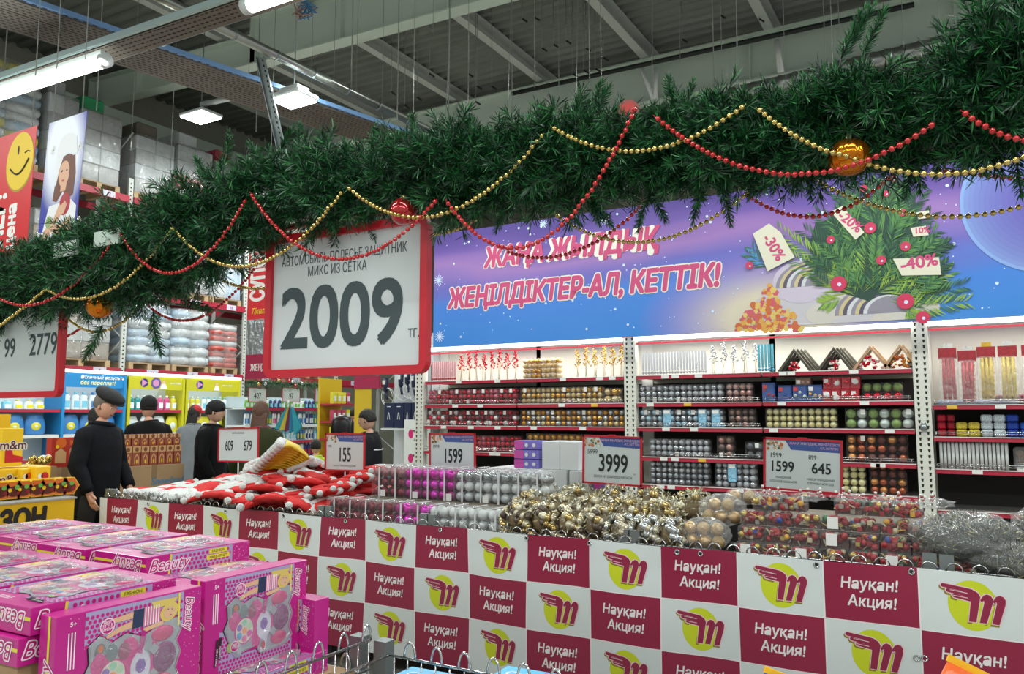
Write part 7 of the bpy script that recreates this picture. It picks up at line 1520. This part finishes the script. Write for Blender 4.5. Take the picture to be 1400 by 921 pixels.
    if hat:
        HM=M('hat_'+hatcol,hatcol,.8,bump=.3,bscale=60); m=MB()
        if hat=='beret':
            m.sph(hp((0,.005,.098)),.135*s,HM,24,12,(.80,1.05,.40),lambda dd,th,ph:1+.04*max(0,dd.y),rot=Rm@Matrix.Rotation(-.18,3,'X')); m.sph(hp((0,.112,.062)),.06*s,HM,14,6,(1.1,.8,.18),rot=Rm@Matrix.Rotation(-.25,3,'X'))
        elif hat=='knit': m.sph(hp((0,-.008,.055)),.125*s,HM,20,14,(.74,.88,.80),lambda dd,th,ph:1+.04*(dd.z<-.1),rot=Rm); m.sph(hp((0,-.008,.0)),.125*s,HM,20,6,(.76,.9,.28),rot=Rm)
        elif hat=='cap': m.sph(hp((0,-.0,.05)),.125*s,HM,20,14,(.74,.86,.75),rot=Rm); m.sph(hp((0,.125,.045)),.07*s,HM,14,6,(.95,.95,.12),rot=Rm)
        m.build('hat',t)
    return t
def face(dx,dy): return math.atan2(-dx,dy)   # heading so that +Y points along (dx,dy)
rx,ry=math.cos(PSI),math.sin(PSI)
person(140,560,7.0,1.79,face(rx,ry-.22),'#0b0d14','man in a black flat cap and black jacket looking down beside the yellow candy display',HGRY,'short','beret','#101012',look=-.05,tilt=.35,arms=((.10,.03),(.05,.02)),skin=SKIN,coatlen=.66)
person(132,560,9.1,1.66,face(-1,.2),'#0b0c10','dark haired person mostly hidden behind the man in the flat cap',HBLK,'short')
person(204,560,9.3,1.79,face(-1,.35),'#08080b','man in a black leather jacket and black knit cap seen from behind',HBLK,'none','knit','#0f0f10',puffy=.6)
person(265,560,11.5,1.72,face(-.3,1),'#7d8288','woman in a red cap and grey jacket with long black hair',HBLK,'long','cap','#b5202c')
person(291,560,8.9,1.74,face(rx,ry),'#07080b','woman in a black cap and long black coat facing right',HBLK,'short','cap','#111114',skin=SKIN2,puffy=.5,coatlen=.5)
person(356,560,8.3,1.72,face(-.6,.8),'#2f3519','woman in an olive coat with long brown hair seen from behind',HBRN,'long',collar='#8f3a5c',puffy=.5)
person(433,560,9.6,1.29,face(-.7,.7),'#b4d63a','child in a lime green jacket seen from behind',HBLK,'short',collar='#b4d63a')
person(506,560,8.9,1.64,face(-rx,-ry),'#12141a','boy in a dark striped jacket looking left beside the navy boxes',HBLK,'short',skin=SKIN2,stripe=True,tilt=.2)
person(483,560,14.5,1.72,face(-.3,1),'#4a4c50','distant person in a grey jacket between the yellow packs and the boy',HBLK,'short')
# counter behind the hat pile seen people: black backpack hanging
p=P(468,590,d=9.4); t=T('black_backpack','black shiny backpack hanging left of the boy','backpack',p-Vector((0,0,.15)),.4); m=MB(); m.sph((0,0,.15),1,M('pack_black','#111214',.3),16,12,(.14,.08,.2),lambda d,th,ph:(max(abs(d.x),abs(d.y),abs(d.z))**-.5)); m.build('body',t); m=MB(); m.box(-.09,.09,-.09,-.075,.0,.1,M('pack_black2','#1d1e21',.4)); m.build('pocket',t)
# ================================================================ tidy up
bpy.data.objects.remove(_to)
# small details hang under the part they sit on
HOST={'slots':('post','upright','tray_bottom'),'price_tag':('clear_box','price_strip','bag','body'),'strap':('clear_box',),'lid_film':('clear_box',),'eyes':('body',),'mouth':('body',),'collar':('coat',),'stripe':('coat',),'header_print':('header_board',),'header_lamp':('header_board',),'bay_label':('beam',),'face_details':('face_print',),'end_cap':('diffuser',),'pocket':('body',),'window_film':('window_tray',),'eyeshadow':('palette',),'emblem':('cloth',),'grommet':('cloth',),'hand_emblem':('cloth',),'lime_disc':('cloth',),'cell_border':('cloth',),'discount_lettering':('fir_print',),'new_year_print':('sheet',),'blue_corner':('sheet',),'wick':('wax',),'screw':('clamp',),'tape':('body',),'end_print':('carton',),'side_print':('carton',),'speckle_print':('carton',),'pink_side':('carton',),'sticker':('carton',),'label':('bag',),'smiley_face':('smiley_disc',)}
ch={}
for o in bpy.data.objects:
    if o.parent is not None and o.parent.parent is None: ch.setdefault(o.parent.name,[]).append(o)
for k,L in ch.items():
    by={}
    for o in L:
        b=o.name.split('.')[0]
        if o.location.length<1e-9 and b not in by: by[b]=o
    for o in L:
        b=o.name.split('.')[0]
        for h in HOST.get(b,()):
            if h in by and by[h] is not o: o.parent=by[h]; break
